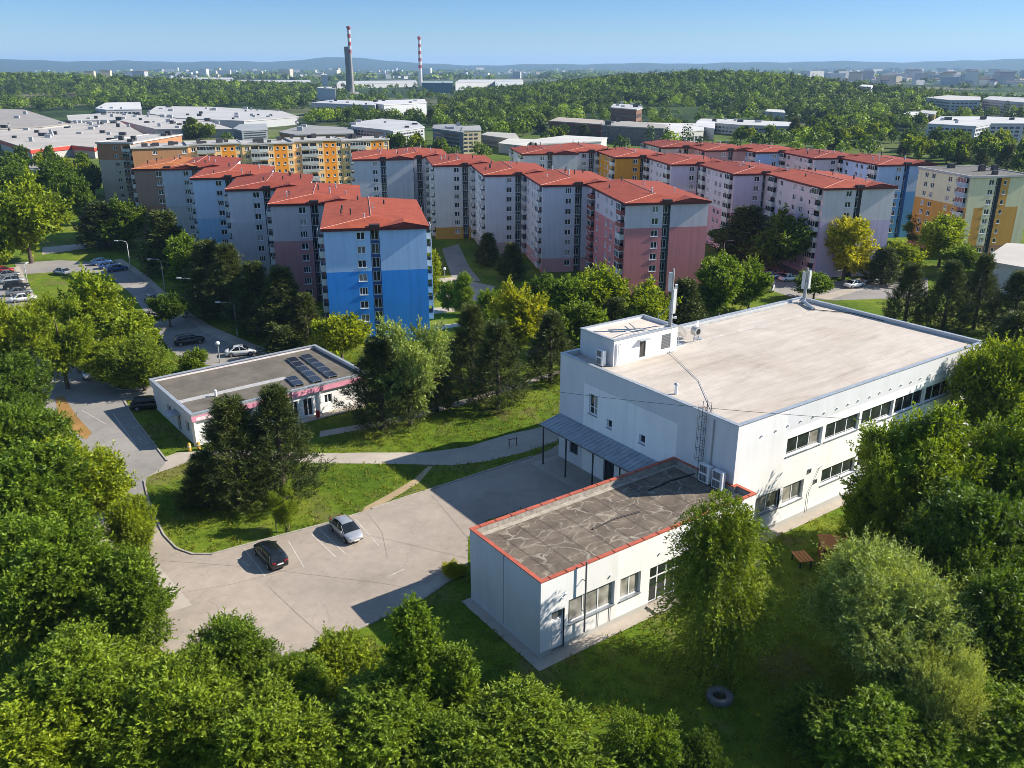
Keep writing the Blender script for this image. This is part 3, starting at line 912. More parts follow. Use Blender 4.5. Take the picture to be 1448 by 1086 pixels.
hall = empty('hall', (MO[0], MO[1], 0), ROT, 'large two-storey white hall with a flat beige roof, canopy side and long strip windows', 'building')
HX, HY, HZ = 40.0, 23.8, 11.85
up = [(6.87, 12.0, 7.17, 8.9), (12.5, 17.75, 7.17, 8.9), (18.15, 23.45, 7.17, 8.9), (23.75, 29.0, 7.17, 8.9), (29.3, 34.2, 7.17, 8.9)]
lo = [(3.38, 6.7, 2.15, 4.05), (7.11, 10.13, 2.1, 4.05), (12.83, 18.15, 2.5, 4.15), (18.56, 23.9, 2.5, 4.15), (24.3, 29.5, 2.5, 4.15), (30, 35, 2.5, 4.15)]
sw = [(17.75, 19.05, 6.7, 8.85), (15.5, 16.25, 6.1, 7.0), (10.8, 11.6, 6.15, 7.05)]
gl = [(20.6, 22.0, 1.2, 2.6), (14.9, 16.5, 0.1, 2.9), (11.6, 12.6, 1.2, 2.4)]
b = MB()
# 0 white, 1 pale grey, 2 warm white, 3 plinth
facade(b, 'F', 0.0, 6.55, 0.5, HZ, 0.0, lo + up, 0.25, 2, 0)
facade(b, 'F', 6.55, HX, 9.72, HZ, 0.0, [], 0.25, 1, 0)
facade(b, 'F', 6.55, HX, 0.5, 9.72, 0.0, lo + up, 0.25, 0, 0)
facade(b, 'F', 0.0, HX, 0.0, 0.5, 0.0, [], 0.25, 3, 0)
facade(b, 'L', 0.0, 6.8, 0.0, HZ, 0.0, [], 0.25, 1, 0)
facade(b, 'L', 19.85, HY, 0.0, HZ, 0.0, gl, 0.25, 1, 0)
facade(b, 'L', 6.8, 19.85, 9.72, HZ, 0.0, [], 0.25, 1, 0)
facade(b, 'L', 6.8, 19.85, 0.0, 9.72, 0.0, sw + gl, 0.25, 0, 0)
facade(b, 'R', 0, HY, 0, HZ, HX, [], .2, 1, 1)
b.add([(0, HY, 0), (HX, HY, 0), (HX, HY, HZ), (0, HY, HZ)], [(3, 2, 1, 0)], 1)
b.build('wall', [white, grey_w, light_w, plinth], hall)
rb = MB(); rb.box(0.31, HX - 0.31, 0.31, HY - 0.31, 11.2, 11.45, 0)
roof = rb.build('roof', mat_membrane('beige_roof_sheet', (0.50, 0.448, 0.390)), hall)
pr = MB(); pr.ring([(0.002, 0.002), (HX - .002, 0.002), (HX - .002, HY - .002), (0.002, HY - .002)], 0.3, 11.3, HZ - .003)
pr.build('parapet', plaster('parapet_render', (0.55, 0.56, 0.57), 0.2), roof)
cp = MB(); cp.ring([(-0.06, -0.06), (HX + .06, -0.06), (HX + .06, HY + .06), (-0.06, HY + .06)], 0.42, HZ, HZ + 0.06)
cp.build('coping', metal, roof)
# raised rear upstand, sloped gravel stop and drain lips
up_b = MB(); up_b.ring([(0.33, 0.33), (HX - .33, 0.33), (HX - .33, HY - .33), (0.33, HY - .33)], 0.35, 11.452, 11.52)
up_b.build('gutter_strip', plain('gutter_felt', (0.36, 0.36, 0.35), 0.8, var=0.25), roof)
pt = MB()
for x0, x1, y0, y1 in ((1.5, 39.2, 19.0, 19.25),):
    pt.box(x0, x1, y0, y1, 11.452, 11.47)
pt.build('ridge_seam', plain('seam_felt', (0.46, 0.43, 0.40), 0.8, var=0.3), roof)
RNG = random.Random(3)
for o in up:
    glazed_window(hall, 'F', (o[0] + o[1]) / 2, o[2], o[1] - o[0], o[3] - o[2], 0.0, 2, 0.09, blind=(0.70, 0.98) if RNG.random() < .25 else None, reveal=0.25)
for o in lo:
    n = 1 if o[1] - o[0] < 4 else 2
    glazed_window(hall, 'F', (o[0] + o[1]) / 2, o[2], o[1] - o[0], o[3] - o[2], 0.0, n, 0.09, panes=GLASS2 if n == 1 else GLASS, blind=(0.02, 0.45) if n == 1 else None, reveal=0.25)
for k, o in enumerate(sw):
    glazed_window(hall, 'L', (o[0] + o[1]) / 2, o[2], o[1] - o[0], o[3] - o[2], 0.0, 1 if k == 0 else 0, 0.08, rail=0.75 if k == 0 else None, panes=GLASS, blind=(0.5, 0.95) if k == 0 else None, reveal=0.25)
for o in gl:
    glazed_window(hall, 'L', (o[0] + o[1]) / 2, o[2], o[1] - o[0], o[3] - o[2], 0.0, 1, 0.07, panes=GLASS, sill=False, frame=dark_metal, reveal=0.25)
# little vent caps in a row high on the long wall
vb = []
for i in range(20):
    x = 3.2 + i * 1.75 + RNG.uniform(-.1, .1)
    m = MB(); m.tube([(0, 0.0, 0), (0, -0.1, 0), (0, -0.13, -0.02)], [0.085, 0.085, 0.03], 10); 
    if i == 0: vcap = m.mesh('vent_cap', white_metal)
    link('vent_cap', vcap, hall, (x, -0.002, 10.25 + RNG.uniform(-.05, .05)))
for x, z in ((10.75, 4.7), (11.9, 3.3)):
    m = MB(); m.box(-.2, .2, -.09, -.002, -.22, .22); m.box(-.16, .16, -.1, -.09, -.18, .18, 1); m.build('meter_box', [metal, dark_metal], hall, (x, 0, z))
# canopy
cn = MB()
y0, y1 = 7.0, 23.7
cn.add([(-2.75, y0, 4.45), (-0.02, y0, 5.0), (-0.02, y1, 5.0), (-2.75, y1, 4.45), (-2.75, y0, 4.56), (-0.02, y0, 5.11), (-0.02, y1, 5.11), (-2.75, y1, 4.56)],
       [(3, 2, 1, 0), (4, 5, 6, 7), (0, 1, 5, 4), (1, 2, 6, 5), (2, 3, 7, 6), (3, 0, 4, 7)])
for i in range(29):
    y = y0 + 0.2 + i * 0.58
    cn.add([(-2.75, y, 4.562), (-0.03, y, 5.112), (-0.03, y + .05, 5.112), (-2.75, y + .05, 4.562), (-2.75, y, 4.60), (-0.03, y, 5.15), (-0.03, y + .05, 5.15), (-2.75, y + .05, 4.60)],
           [(4, 5, 6, 7), (0, 1, 5, 4), (2, 3, 7, 6), (3, 0, 4, 7)])
can = cn.build('canopy', plain('blue_grey_sheet', (0.30, 0.335, 0.37), 0.5, 0.2, var=0.22, scale=1.0), hall)
bm_ = MB(); bm_.box(-2.66, -2.54, y0, y1, 4.3, 4.45)
bm_.build('canopy_beam', dark_metal, can)
for i, y in enumerate((23.2, 19.4, 15.2, 11.3)):
    m = MB(); m.box(-.06, .06, -.06, .06, 0, 4.3); m.box(-.12, .12, -.12, .12, 0, .04)
    m.build('canopy_post', dark_metal, can, (-2.6, y, 0))
# ladder with safety hoops on the short wall
lad = MB()
for y in (3.35, 3.85):
    lad.tube([(-0.22, y, 5.9), (-0.22, y, 12.9), (0.3, y, 12.9), (0.3, y, 11.5)], 0.03, 6)
for k in range(23):
    z = 6.1 + k * 0.29; lad.tube([(-0.22, 3.35, z), (-0.22, 3.85, z)], 0.018, 5)
for k in range(6):
    z = 7.6 + k * 0.98
    lad.tube([(-0.22, 3.35, z), (-0.62, 3.22, z), (-0.86, 3.6, z), (-0.62, 3.98, z), (-0.22, 3.85, z)], 0.02, 5)
for y in (3.22, 3.6, 3.98):
    x = -0.62 if y != 3.6 else -0.86
    lad.tube([(x, y, 7.6), (x, y, 12.7)], 0.018, 5)
lad.build('roof_ladder', plain('ladder_steel', (0.16, 0.165, 0.17), 0.5, 0.5), hall)
dp = MB(); dp.tube([(-0.09, 2.6, 6.2), (-0.09, 2.6, 11.6)], 0.06, 8); dp.build('downpipe', metal, hall)
for q in ((39.2, 3.0),): pass
dp = MB(); dp.tube([(11.0, -0.08, 0.3), (11.0, -0.08, 2.4), (12.2, -0.08, 4.6), (12.7, -.08, 4.7)], 0.03, 6); dp.build('cable_conduit', metal, hall)

# plant room on the roof
RZ = 11.452
hut = empty('roof_hut', tuple((Vector((*MO, 0)) + U1 * 2.3 + U2 * 18.2 + Vector((0, 0, RZ)))), ROT, 'small white plant room with door and hatch standing on the hall roof', 'roof hut')
hw, hd_, hh_ = 9.0, 5.2, 2.75
b = MB()
dr = [(3.6, 4.45, 0.25, 2.1), (6.7, 8.0, 0.55, 2.15)]
facade(b, 'F', 0, hw, 0, hh_, 0.0, dr, 0.15, 0, 0)
facade(b, 'L', 0, hd_, 0, hh_, 0.0, [], 0.15, 1, 0)
facade(b, 'R', 0, hd_, 0, hh_, hw, [], 0.15, 0, 0)
b.add([(0, hd_, 0), (hw, hd_, 0), (hw, hd_, hh_), (0, hd_, hh_)], [(3, 2, 1, 0)], 0)
b.build('wall', [plaster('hut_render', (0.80, 0.79, 0.76), 0.14), plaster('hut_grey', (0.58, 0.59, 0.60), 0.15)], hut)
m = MB(); m.box(0.22, hw - .22, 0.22, hd_ - .22, 2.35, 2.5); hr = m.build('roof', plain('hut_roof', (0.55, 0.48, 0.41), 0.8, var=0.15, scale=.8), hut)
m = MB(); m.ring([(-.08, -.08), (hw + .08, -.08), (hw + .08, hd_ + .08), (-.08, hd_ + .08)], 0.3, hh_, hh_ + .09); m.build('coping', metal, hr)
m = MB(); m.ring([(.003, .003), (hw - .003, .003), (hw - .003, hd_ - .003), (.003, hd_ - .003)], 0.2, 2.3, hh_ - .003); m.build('parapet', grey_w, hr)
m = MB(); m.add([(3.62, .1, .25), (4.43, .1, .25), (4.43, .1, 2.1), (3.62, .1, 2.1)], [(0, 1, 2, 3)]); m.box(3.62, 3.68, 0.02, 0.1, .25, 2.1); m.build('door', plain('dark_door', (0.06, 0.055, 0.05), 0.6), hut)
m = MB(); m.box(6.72, 7.98, .05, .1, .56, 2.14)
for k in range(9): m.box(6.8, 7.9, 0.0, .05, .64 + k * .165, .70 + k * .165, 0)
m.build('louvre', plain('louvre_grey', (0.20, 0.205, 0.21), 0.5, 0.3), hut)
m = MB(); m.box(3.3, 4.75, -.5, -.003, 2.2, 2.26); m.build('door_hood', metal, hut)
for p in ([(0.5, 1.0, 2.8), (3.2, 1.6, 2.75), (6.5, 1.2, 2.8), (8.6, .6, 2.85)], [(0.8, 0.6, 2.8), (4.2, .9, 2.72), (8.0, .3, 2.8)], [(4.5, 1.6, 2.76), (5.4, 3.6, 2.82)]):
    m = MB(); m.tube(p, 0.05, 6); m.build('roof_pipe', plain('pipe_grey', (0.40, 0.41, 0.42), 0.5, 0.3), hut)
m = MB(); m.tube([(0.35, -.08, 0.1), (0.35, -.08, 2.4)], .06, 8); m.tube([(0.6, -.07, 0.1), (0.6, -.07, 2.2), (1.0, -.07, 2.3)], .04, 6); m.build('downpipe', white_metal, hut)

def on_hall(x, y, z=0.0):
    p = Vector((*MO, 0)) + U1 * x + U2 * y
    return (p.x, p.y, z)

def ac_unit(loc, rot, label, w=0.95, d=0.42, h=1.25, fans=2, group=None):
    t = empty('air_conditioner', loc, rot, label, 'air conditioner', group)
    m = MB(); m.box(-w / 2, w / 2, -d / 2, d / 2, .1, h); m.build('casing', plain('ac_white', (0.70, 0.71, 0.70), 0.4, var=.06), t)
    m = MB()
    for x in (-w / 2 + .1, w / 2 - .16): m.box(x, x + .07, -d / 2 - .08, d / 2 + .08, 0, .098)
    m.build('foot', dark_metal, t)
    for k in range(fans):
        z0 = .1 + (h - .1) * k / fans + .09; z1 = .1 + (h - .1) * (k + 1) / fans - .09
        x0, x1 = -w / 2 + .1, w / 2 - .26
        m = MB(); m.box(x0, x1, -d / 2 - .012, -d / 2 - .001, z0, z1, 0)
        for s in range(7):
            zz = z0 + (z1 - z0) * (s + .5) / 7; m.box(x0, x1, -d / 2 - .035, -d / 2 - .013, zz - .014, zz + .014, 1)
        for s in range(3):
            xx = x0 + (x1 - x0) * s / 2; m.box(xx - .015, xx + .015, -d / 2 - .045, -d / 2 - .036, z0, z1, 1)
        m.build('fan_grille', [black, plain('grille_grey', (0.35, 0.36, 0.36), .5)], t)
    m = MB(); m.tube([(w / 2 + .01, .05, .3), (w / 2 + .09, .05, .3), (w / 2 + .09, .05, .02)], .03, 6); m.build('hose', black, t)
    return t
ac_unit(on_hall(1.55, 19.2, RZ), R(-54.5), 'white outdoor air conditioner standing against the side of the roof hut', h=1.7, w=1.0, fans=2)
# pipes and bracket beside it
# antenna masts
def antenna(loc, h, label, panels, side=0.9):
    t = empty('antenna_mast', loc, ROT, label, 'antenna mast')
    m = MB(); m.tube([(0, 0, 0), (0, 0, h * .62)], 0.21, 12); m.tube([(0, 0, h * .62), (0, 0, h * 1.0)], .10, 8); m.box(-.4, .4, -.4, .4, 0, .08); m.build('pole', plain('mast_grey', (0.33, 0.34, 0.33), .6, .2), t)
    for (px, py, z0, z1, r) in panels:
        m = MB(); m.box(-.2, .2, -.12, .12, z0, z1); m.box(-.03, .03, .08, .2, z0 + .3, z0 + .4); m.box(-.03, .03, .08, .2, z1 - .4, z1 - .3)
        m.build('panel_antenna', plain('antenna_pale', (0.55, 0.56, 0.55), .5), t, (px, py, 0), r)
        m = MB(); m.tube([(0, 0, (z0 + z1) / 2), (px, py, (z0 + z1) / 2)], .035, 6); m.build('bracket', metal, t)
    m = MB(); m.tube([(0, 0, h * .58), (-.9, .5, h * .46), (-1.2, .6, h * .44)], .025, 5); m.tube([(-1.2, .6, h * .38), (-1.2, .6, h * .5)], .02, 5); m.build('side_arm', metal, t)
    m = MB(); m.tube([(.15, -.1, h * .42), (.45, -.25, h * .42), (.52, -.28, h * .42)], [.05, .16, .17], 10); m.build('drum_antenna', white_metal, t)
    return t
antenna(on_hall(10.35, 18.4, RZ), 9.0, 'tall antenna mast with two pale panels beside the roof hut', [(.05, -.25, 4.3, 6.9, 0), (.75, .2, 4.6, 7.2, .8), (-.15, .25, 6.6, 8.6, 2.4)])
antenna(on_hall(38.9, 22.6, RZ), 4.6, 'short antenna mast on the far back corner of the hall roof', [(.3, -.2, 2.0, 4.2, 0), (-.3, .2, 1.9, 4.1, 2)])
# satellite dishes and horn on the roof
def dish(loc, rot, label, r=.75, tilt=.5):
    t = empty('satellite_dish', loc, rot, label, 'satellite dish')
    m = MB(); rings, n = 5, 20; vs = []; fs = []
    for i in range(rings + 1):
        rr = r * i / rings
        for k in range(n): a = 2 * math.pi * k / n; vs.append((rr * math.cos(a), -.9 * (rr ** 2) / r * .45, rr * math.sin(a)))
    for i in range(rings):
        for k in range(n): fs.append((i * n + k, i * n + (k + 1) % n, (i + 1) * n + (k + 1) % n, (i + 1) * n + k))
    m.M = Matrix.Translation((0, 0, 1.35)) @ Matrix.Rotation(-tilt * .5, 4, 'X')
    m.add(vs, fs, 0, True); m.M = None
    m.build('reflector', plain('dish_cream', (0.62, 0.58, 0.52), .5), t)
    m = MB(); m.tube([(0, .12, 0), (0, .12, 1.4)], .05, 8); m.box(-.4, .4, -.3, .5, 0, .06); m.tube([(0, .1, 1.0), (0, -.7, 1.35)], .02, 5); m.build('stand', metal, t)
    return t
dish(on_hall(13.2, 19.6, RZ), R(120), 'cream satellite dish on the hall roof just right of the mast', .72)
dish(on_hall(16.4, 19.9, RZ), R(250), 'cream satellite dish with dark centre farther along the hall roof', .66)
t = empty('cooling_fan', on_hall(15.3, 19.2, RZ), ROT, 'round grey roof fan on legs between the two dishes', 'roof fan')
m = MB(); m.tube([(0, -.35, 1.25), (0, .35, 1.25)], .5, 18); m.build('drum', plain('fan_grey', (.4, .4, .39), .5, .2), t)
m = MB(); m.tube([(0, -.37, 1.25), (0, -.36, 1.25)], .32, 16); m.build('grille', black, t)
for x in (-.35, .35): m = MB(); m.tube([(x, 0, 0), (x * .6, 0, .95)], .05, 6); m.build('leg', metal, t)
t = empty('roof_vent', on_hall(1.95, 9.1, RZ), ROT, 'short white vent pipe near the short edge of the hall roof', 'vent pipe')
m = MB(); m.tube([(0, 0, 0), (0, 0, .95)], .16, 12); m.build('pipe', white_metal, t)
m = MB(); m.tube([(0, 0, .95), (0, 0, 1.0), (0, 0, 1.12)], [.24, .24, .05], 12); m.build('cap', metal, t)
# duct bend and rope of lightning wire at the far corner
t = empty('roof_duct', on_hall(37.2, 20.2, RZ), ROT, 'bent grey duct lying in the far back corner of the hall roof', 'duct')
m = MB(); m.tube([(1.6, 2.6, .35), (.2, .4, .25), (-.3, -.5, .2)], .22, 8, smooth=False); m.build('duct', metal, t)
m = MB(); m.tube([(-.3, -.5, .1), (2.2, -4.2, .1), (2.3, -8.5, .1)], .05, 6); m.build('conduit', dark_metal, t)
lw = MB(); P = [Vector(on_hall(10.3, 18.2, RZ + .12)), Vector(on_hall(6.2, 10.2, RZ + .06)), Vector(on_hall(1.0, 3.6, RZ + .1))]
lw.tube(P, .025, 5); tag(lw.build('lightning_wire', metal), 'thin pale wire running across the hall roof from mast to ladder', 'wire')

# ------------------------------------------------------------------ low annex
annex = empty('annex', (LO[0], LO[1], 0), ROT, 'low white annex with red coping and weathered dark flat roof', 'building')
AX, AY, AZ = 22.7, 9.1, 6.36
d_o = [(1.02, 2.2, 0.18, 3.45)]; w_o = [(2.54, 7.0, 1.82, 3.9), (7.58, 9.7, 1.82, 3.75), (16.4, 20.4, 1.8, 3.7)]; g_o = [(10.67, 14.6, 0.25, 3.55)]
b = MB()
J = 7.25
facade(b, 'F', 0, J, 0.45, AZ - .02, 0.0, d_o + w_o, .25, 1, 0)
facade(b, 'F', J, AX, 0.45, AZ - .02, 0.0, w_o + g_o, .25, 0, 0)
b2 = []
for a, c in ((0, 1.02), (2.2, 10.67), (14.6, AX)): facade(b, 'F', a, c, 0, .45, 0.0, [], .25, 2, 0)
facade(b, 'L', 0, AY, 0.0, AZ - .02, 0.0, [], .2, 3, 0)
cx0 = 22.35
b.add([(AX, 0, 0), (AX, 2.1, 0), (AX, 2.1, AZ - .02), (AX, 0, AZ - .02)], [(0, 1, 2, 3)], 0)
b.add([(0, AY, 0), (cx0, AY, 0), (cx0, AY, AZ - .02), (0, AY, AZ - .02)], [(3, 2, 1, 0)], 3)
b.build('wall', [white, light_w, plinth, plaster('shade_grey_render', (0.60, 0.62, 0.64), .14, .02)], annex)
foot = [(0, 0), (AX, 0), (AX, 2.12), (cx0, 2.12), (cx0, AY), (0, AY)]
m = MB(); m.prism(inset(foot, .26), 5.3, 5.80, 0); aroof = m.build('roof', mat_felt_roof(), annex)
m = MB(); m.ring(inset(foot, .003), .25, 5.4, AZ - .023); m.build('parapet', plain('mossy_concrete', (0.30, 0.27, 0.23), .9, var=.4, scale=2.5), aroof)
m = MB(); m.ring(inset(foot, -.045), .33, AZ - .02, AZ + .06); m.build('coping', plain('red_coping', (0.40, 0.095, 0.055), .6, var=.2, scale=1.5), aroof)
m = MB(); 
q = inset(foot, .27); 
m.ring(q, .45, 5.802, 5.84); m.build('flashing', plain('pale_flashing', (0.33, 0.30, 0.25), .85, var=.3, scale=2), aroof)
m = MB()
for i in range(15): m.box(.8 + i * 1.5, .86 + i * 1.5, -.085, .34, AZ + .062, AZ + .085)
for i in range(14): m.box(.8 + i * 1.5, .86 + i * 1.5, AY - .34, AY + .085, AZ + .062, AZ + .085)
m.build('coping_joints', plain('rust', (.15, .05, .03), .8), aroof)
for x, y, w in ((8.3, 4.2, 5.0), (16.5, 6.4, 5.8)):
    m = MB(); m.tube([(x, y, 5.84), (x + w * .5, y + .2, 5.85), (x + w, y - .1, 5.84)], .07, 6); m.build('roof_pipe', black, aroof)
# joints in the gable wall
m = MB(); m.box(-.012, -.001, 4.52, 4.56, 0.3, AZ - .05); m.build('wall_joint', plain('joint_grey', (.2, .21, .22), .8), annex)
f = glazed_window(annex, 'F', 1.61, 2.62, 1.16, .8, 0, 0, .07, sill=False, panes=GLASS2, reveal=.25)
dd = MB(); dd.box(-.56, .56, 0, .06, 0, 2.4); dd.box(-.46, .46, -.012, 0, .15, 1.05, 0); dd.box(-.46, .46, -.012, 0, 1.2, 2.25, 0)
dd = dd.build('door', plain('white_door', (0.74, 0.75, 0.76), .45, var=.04), annex, (1.61, .14, .19))
h_ = MB(); h_.tube([(.42, -.07, 1.1), (.42, -.07, 1.25)], .02, 6); h_.tube([(.42, 0, 1.17), (.42, -.07, 1.17)], .015, 6); h_.build('handle', dark_metal, dd)
glazed_window(annex, 'F', 4.77, 1.83, 4.44, 2.06, 0, 2, .09, panes=GLASS2, blind=(.01, .99), reveal=.25)
glazed_window(annex, 'F', 8.64, 1.83, 2.1, 1.9, 0, 1, .09, panes=GLASS2, blind=(.01, .99), reveal=.25)
glazed_window(annex, 'F', 18.4, 1.81, 3.98, 1.88, 0, 2, .09, panes=GLASS2, reveal=.25)
glazed_window(annex, 'F', 12.63, .26, 3.9, 3.28, 0, 3, .10, rail=2.2, panes=GLASS, sill=False, reveal=.25)
m = MB(); m.box(10.5, 14.8, -1.3, -.003, 0.036, .2); m.build('doorstep', paving, annex)
m = MB(); m.tube([(0, 0, 0.9), (0, 0, 6.9)], .07, 8); m.box(-.02, .02, 0, .38, 2.6, 2.66); m.box(-.02, .02, 0, .38, 5.2, 5.26); m.build('flue_pipe', plain('rusty_pipe', (.20, .19, .18), .6, .3, var=.3), annex, (3.8, -.38, 0))
for x, y in ((1.9, 4.4), (2.2, 4.6), (6.5, 4.5), (11.6, 4.6), (14.0, 4.5)):
    m = MB(); m.tube([(0, -.002, 0), (0, -.12, 0)], .08, 8); m.build('vent_cap', white_metal, annex, (x, 0, y))
for x in (5.4, 6.6): 
    m = MB(); m.tube([(x, -.06, .5), (x, -.06, 1.7)], .025, 6); m.build('downpipe', dark_metal, annex)
def on_annex(x, y, z=0.0):
    p = Vector((*LO, 0)) + U1 * x + U2 * y
    return (p.x, p.y, z)
ac_unit(on_hall(-.75, 2.5, 5.802), R(-54.5), 'white air conditioner on the annex roof, the one right under the ladder', h=1.75, w=1.15)
ac_unit(on_hall(-.75, 1.0, 5.802), R(-54.5), 'white air conditioner on the annex roof, nearer the red corner', h=1.75, w=1.15)

# ------------------------------------------------------------------ flat shop
S0 = at(269.6, 586.5, 4.0); S1 = at(507, 519.5, 4.0); S3 = at(225, 532.7, 4.0)
sh = R(90 - 51.5)
SW, SD = 22.2, 14.7
shop = empty('shop', (S0[0], S0[1], 0), sh, 'flat low shop with a pink fascia, grey roof and solar panels', 'building')
s_wall = plaster('shop_white', (0.80, 0.80, 0.78), .15)
so = [(1.4, 4.2, .2, 2.6), (11.6, 12.7, .15, 2.4), (13.4, 14.6, .15, 2.4), (16.2, 17.2, 1.2, 2.3), (6.0, 9.5, .9, 2.5)]
so = [o for o in so if o[1] < SW - .3]
sl = [(2.0, 3.2, .9, 2.3), (5.0, 6.1, .1, 2.3), (8.2, 9.6, .9, 2.3)]
b = MB()
facade(b, 'F', 0, SW, 0, 3.05, .35, so, .2, 0, 0)
facade(b, 'L', .35, SD, 0, 3.05, .25, sl, .2, 1, 1)
b.add([(SW - .2, .35, 0), (SW - .2, SD, 0), (SW - .2, SD, 3.05), (SW - .2, .35, 3.05)], [(0, 1, 2, 3)], 0)
b.add([(.25, SD - .2, 0), (SW, SD - .2, 0), (SW, SD - .2, 3.05), (.25, SD - .2, 3.05)], [(3, 2, 1, 0)], 0)
b.build('wall', [s_wall, plaster('shop_grey', (.66, .66, .66), .2)], shop)
for k, o in enumerate(so): glazed_window(shop, 'F', (o[0] + o[1]) / 2, o[2], o[1] - o[0], o[3] - o[2], .35, 1, .08, panes=GLASS2 if k in (0, 4) else GLASS, sill=False)
for o in sl: glazed_window(shop, 'L', (o[0] + o[1]) / 2, o[2], o[1] - o[0], o[3] - o[2], .25, 0, .08, sill=False)
rect_s = [(0, 0), (SW, 0), (SW, SD), (0, SD)]
m = MB(); m.ring(rect_s, .22, 3.05, 3.95)
m.build('parapet', plain('pale_fascia', (.62, .58, .58), .7, var=.15), shop)
m = MB(); m.box(.01, SW - .01, -.025, -.002, 3.07, 3.72)
pink = plain('pink_fascia', (0.62, 0.255, 0.34), .6, var=.2, scale=.6)
sfa = m.build('fascia', pink, shop)
m = MB(); m.box(.5, 3.4, -.032, -.026, 3.12, 3.5); m.build('faded_patch', plain('faded_pink', (.72, .60, .62), .7, var=.25), sfa)
m = MB(); m.box(.02, SW - .02, -.03, -.004, 3.723, 3.93); m.build('trim', metal, sfa)
m = MB(); m.prism(inset(rect_s, .23), 3.4, 3.55)
sroof = m.build('roof', plain('shop_roof_felt', (.125, .11, .088), .85, var=.28, scale=.45), shop)
m = MB(); m.ring(inset(rect_s, -.06), .42, 3.95, 4.02); m.build('coping', metal, sroof)
m = MB(); m.box(.6, SW * .62, SD * .36, SD * .36 + 1.0, 3.552, 3.58); m.build('repair_strip', plain('grey_felt_strip', (.36, .355, .35), .8, var=.15), sroof)
m = MB(); m.tube([(0, 0, 0), (0, 0, .75)], .14, 10); m.tube([(0, 0, .75), (0, 0, .86)], [.2, .1], 10); m.build('vent_pipe', white_metal, sroof, (4.6, SD * .33, 3.55))
for x in (.3, 3.6, 11.0, 15.5):
    m = MB(); m.box(-.1, .1, -.1, .1, 0, 3.04); m.build('pillar', s_wall, shop, (x, .16, 0))
m = MB(); m.box(10.5, SW - 1, -1.2, .15, 0.03, .16); m.build('doorstep', paving, shop)
m = MB(); m.tube([(11.8, -.1, .1), (11.8, -.1, 3.9)], .07, 8); m.build('downpipe', dark_metal, shop)
m = MB(); m.box(-1.1, .24, 4.6, 6.6, 2.4, 2.52); m.build('porch_roof', metal, shop)
def on_shop(x, y, z=0.0):
    c, s = math.cos(sh), math.sin(sh)
    return (S0[0] + x * c - y * s, S0[1] + x * s + y * c, z)
pv = plain('solar_cell', (.012, .016, .03), .15, .1, var=.2); pvf = plain('solar_frame', (.25, .26, .28), .4, .5)
pm = MB()
pm.M = Matrix.Rotation(R(1.5), 4, 'X')
pm.box(-.6, .6, -.52, .52, .22, .26, 1); pm.box(-.57, .57, -.48, .48, .26, .266, 0)
for i in range(1, 6): pm.box(-.57 + i * .19 - .006, -.57 + i * .19 + .006, -.48, .48, .266, .268, 1)
pm = pm.mesh('glass_panel', [pv, pvf])
fm = MB(); fm.box(-.55, -.49, -.5, .5, 0, .18); fm.box(.49, .55, -.5, .5, 0, .18); fm = fm.mesh('mount', metal)
nlab = ['first', 'second', 'third', 'fourth', 'fifth']
def solar(px0, px1, n, row):
    a = np.array(at(*px0, 3.6)); c = np.array(at(*px1, 3.6))
    for i in range(n):
        p = a + (c - a) * (i + .5) / n
        t = empty('solar_panel', (p[0], p[1], 3.55), math.atan2(c[1] - a[1], c[0] - a[0]) - math.pi / 2,
                  'dark solar panel, %s from the back in the %s row on the shop' % (nlab[i], row), 'solar panel', 'solar panels on the shop roof')
        link('glass_panel', pm, t); link('mount', fm, t); t.scale = (1, float(np.linalg.norm(c - a)) / n / 1.09, 1)
solar((411, 507), (450, 541), 5, 'middle'); solar((431, 503), (472, 534), 5, 'right-hand'); solar((411, 534), (424, 546), 2, 'short left')
t = empty('waste_bin', on_shop(14.6, -.8, .161), sh, 'small red bin standing on the step in front of the shop', 'bin')
m = MB(); m.tube([(0, 0, 0), (0, 0, .75)], [.2, .26], 12); m.build('body', plain('red_plastic', (.45, .03, .025), .5), t)
m = MB(); m.tube([(0, 0, .75), (0, 0, .8), (0, 0, .92)], [.28, .28, .1], 12); m.build('lid', plain('red_plastic', (.45, .03, .025), .5), t)
for k, (x, y, lab) in enumerate(((.15, -.75, 'yellow bollard at the near corner of the shop, right one'), (-.75, -.4, 'yellow bollard at the near corner of the shop, left one'))):
    t = empty('bollard', on_shop(x, y), sh, lab, 'bollard', 'yellow bollards by the shop')
    m = MB(); m.tube([(0, 0, 0), (0, 0, .8), (0, 0, .95)], [.2, .2, .1], 12); m.build('post', plain('yellow_paint', (.55, .33, .06), .6), t)
    m = MB(); m.tube([(0, 0, .5), (0, 0, .62)], .206, 12); m.build('band', white_metal, t)
# ------------------------------------------------------------------ apartment blocks
EH = 17.5
red_roof = mat_metal_roof('red_sheet_roof', (0.275, 0.055, 0.025))
orange_roof = mat_metal_roof('orange_sheet_roof', (0.34, 0.11, 0.03))
dark_red = plain('dark_red_fascia', (0.115, 0.016, 0.016), .6, var=.15)
flat_grey = plain('grey_roof_felt', (0.36, 0.35, 0.34), .85, var=.2, scale=.3)
ridge_w = plain('ridge_strip', (0.46, 0.23, 0.18), .5)
bal_white = plain('balcony_panel', (0.50, 0.51, 0.50), .7, var=.2)
dark_rec = plain('stair_recess', (0.10, 0.105, 0.115), .7, var=.25)

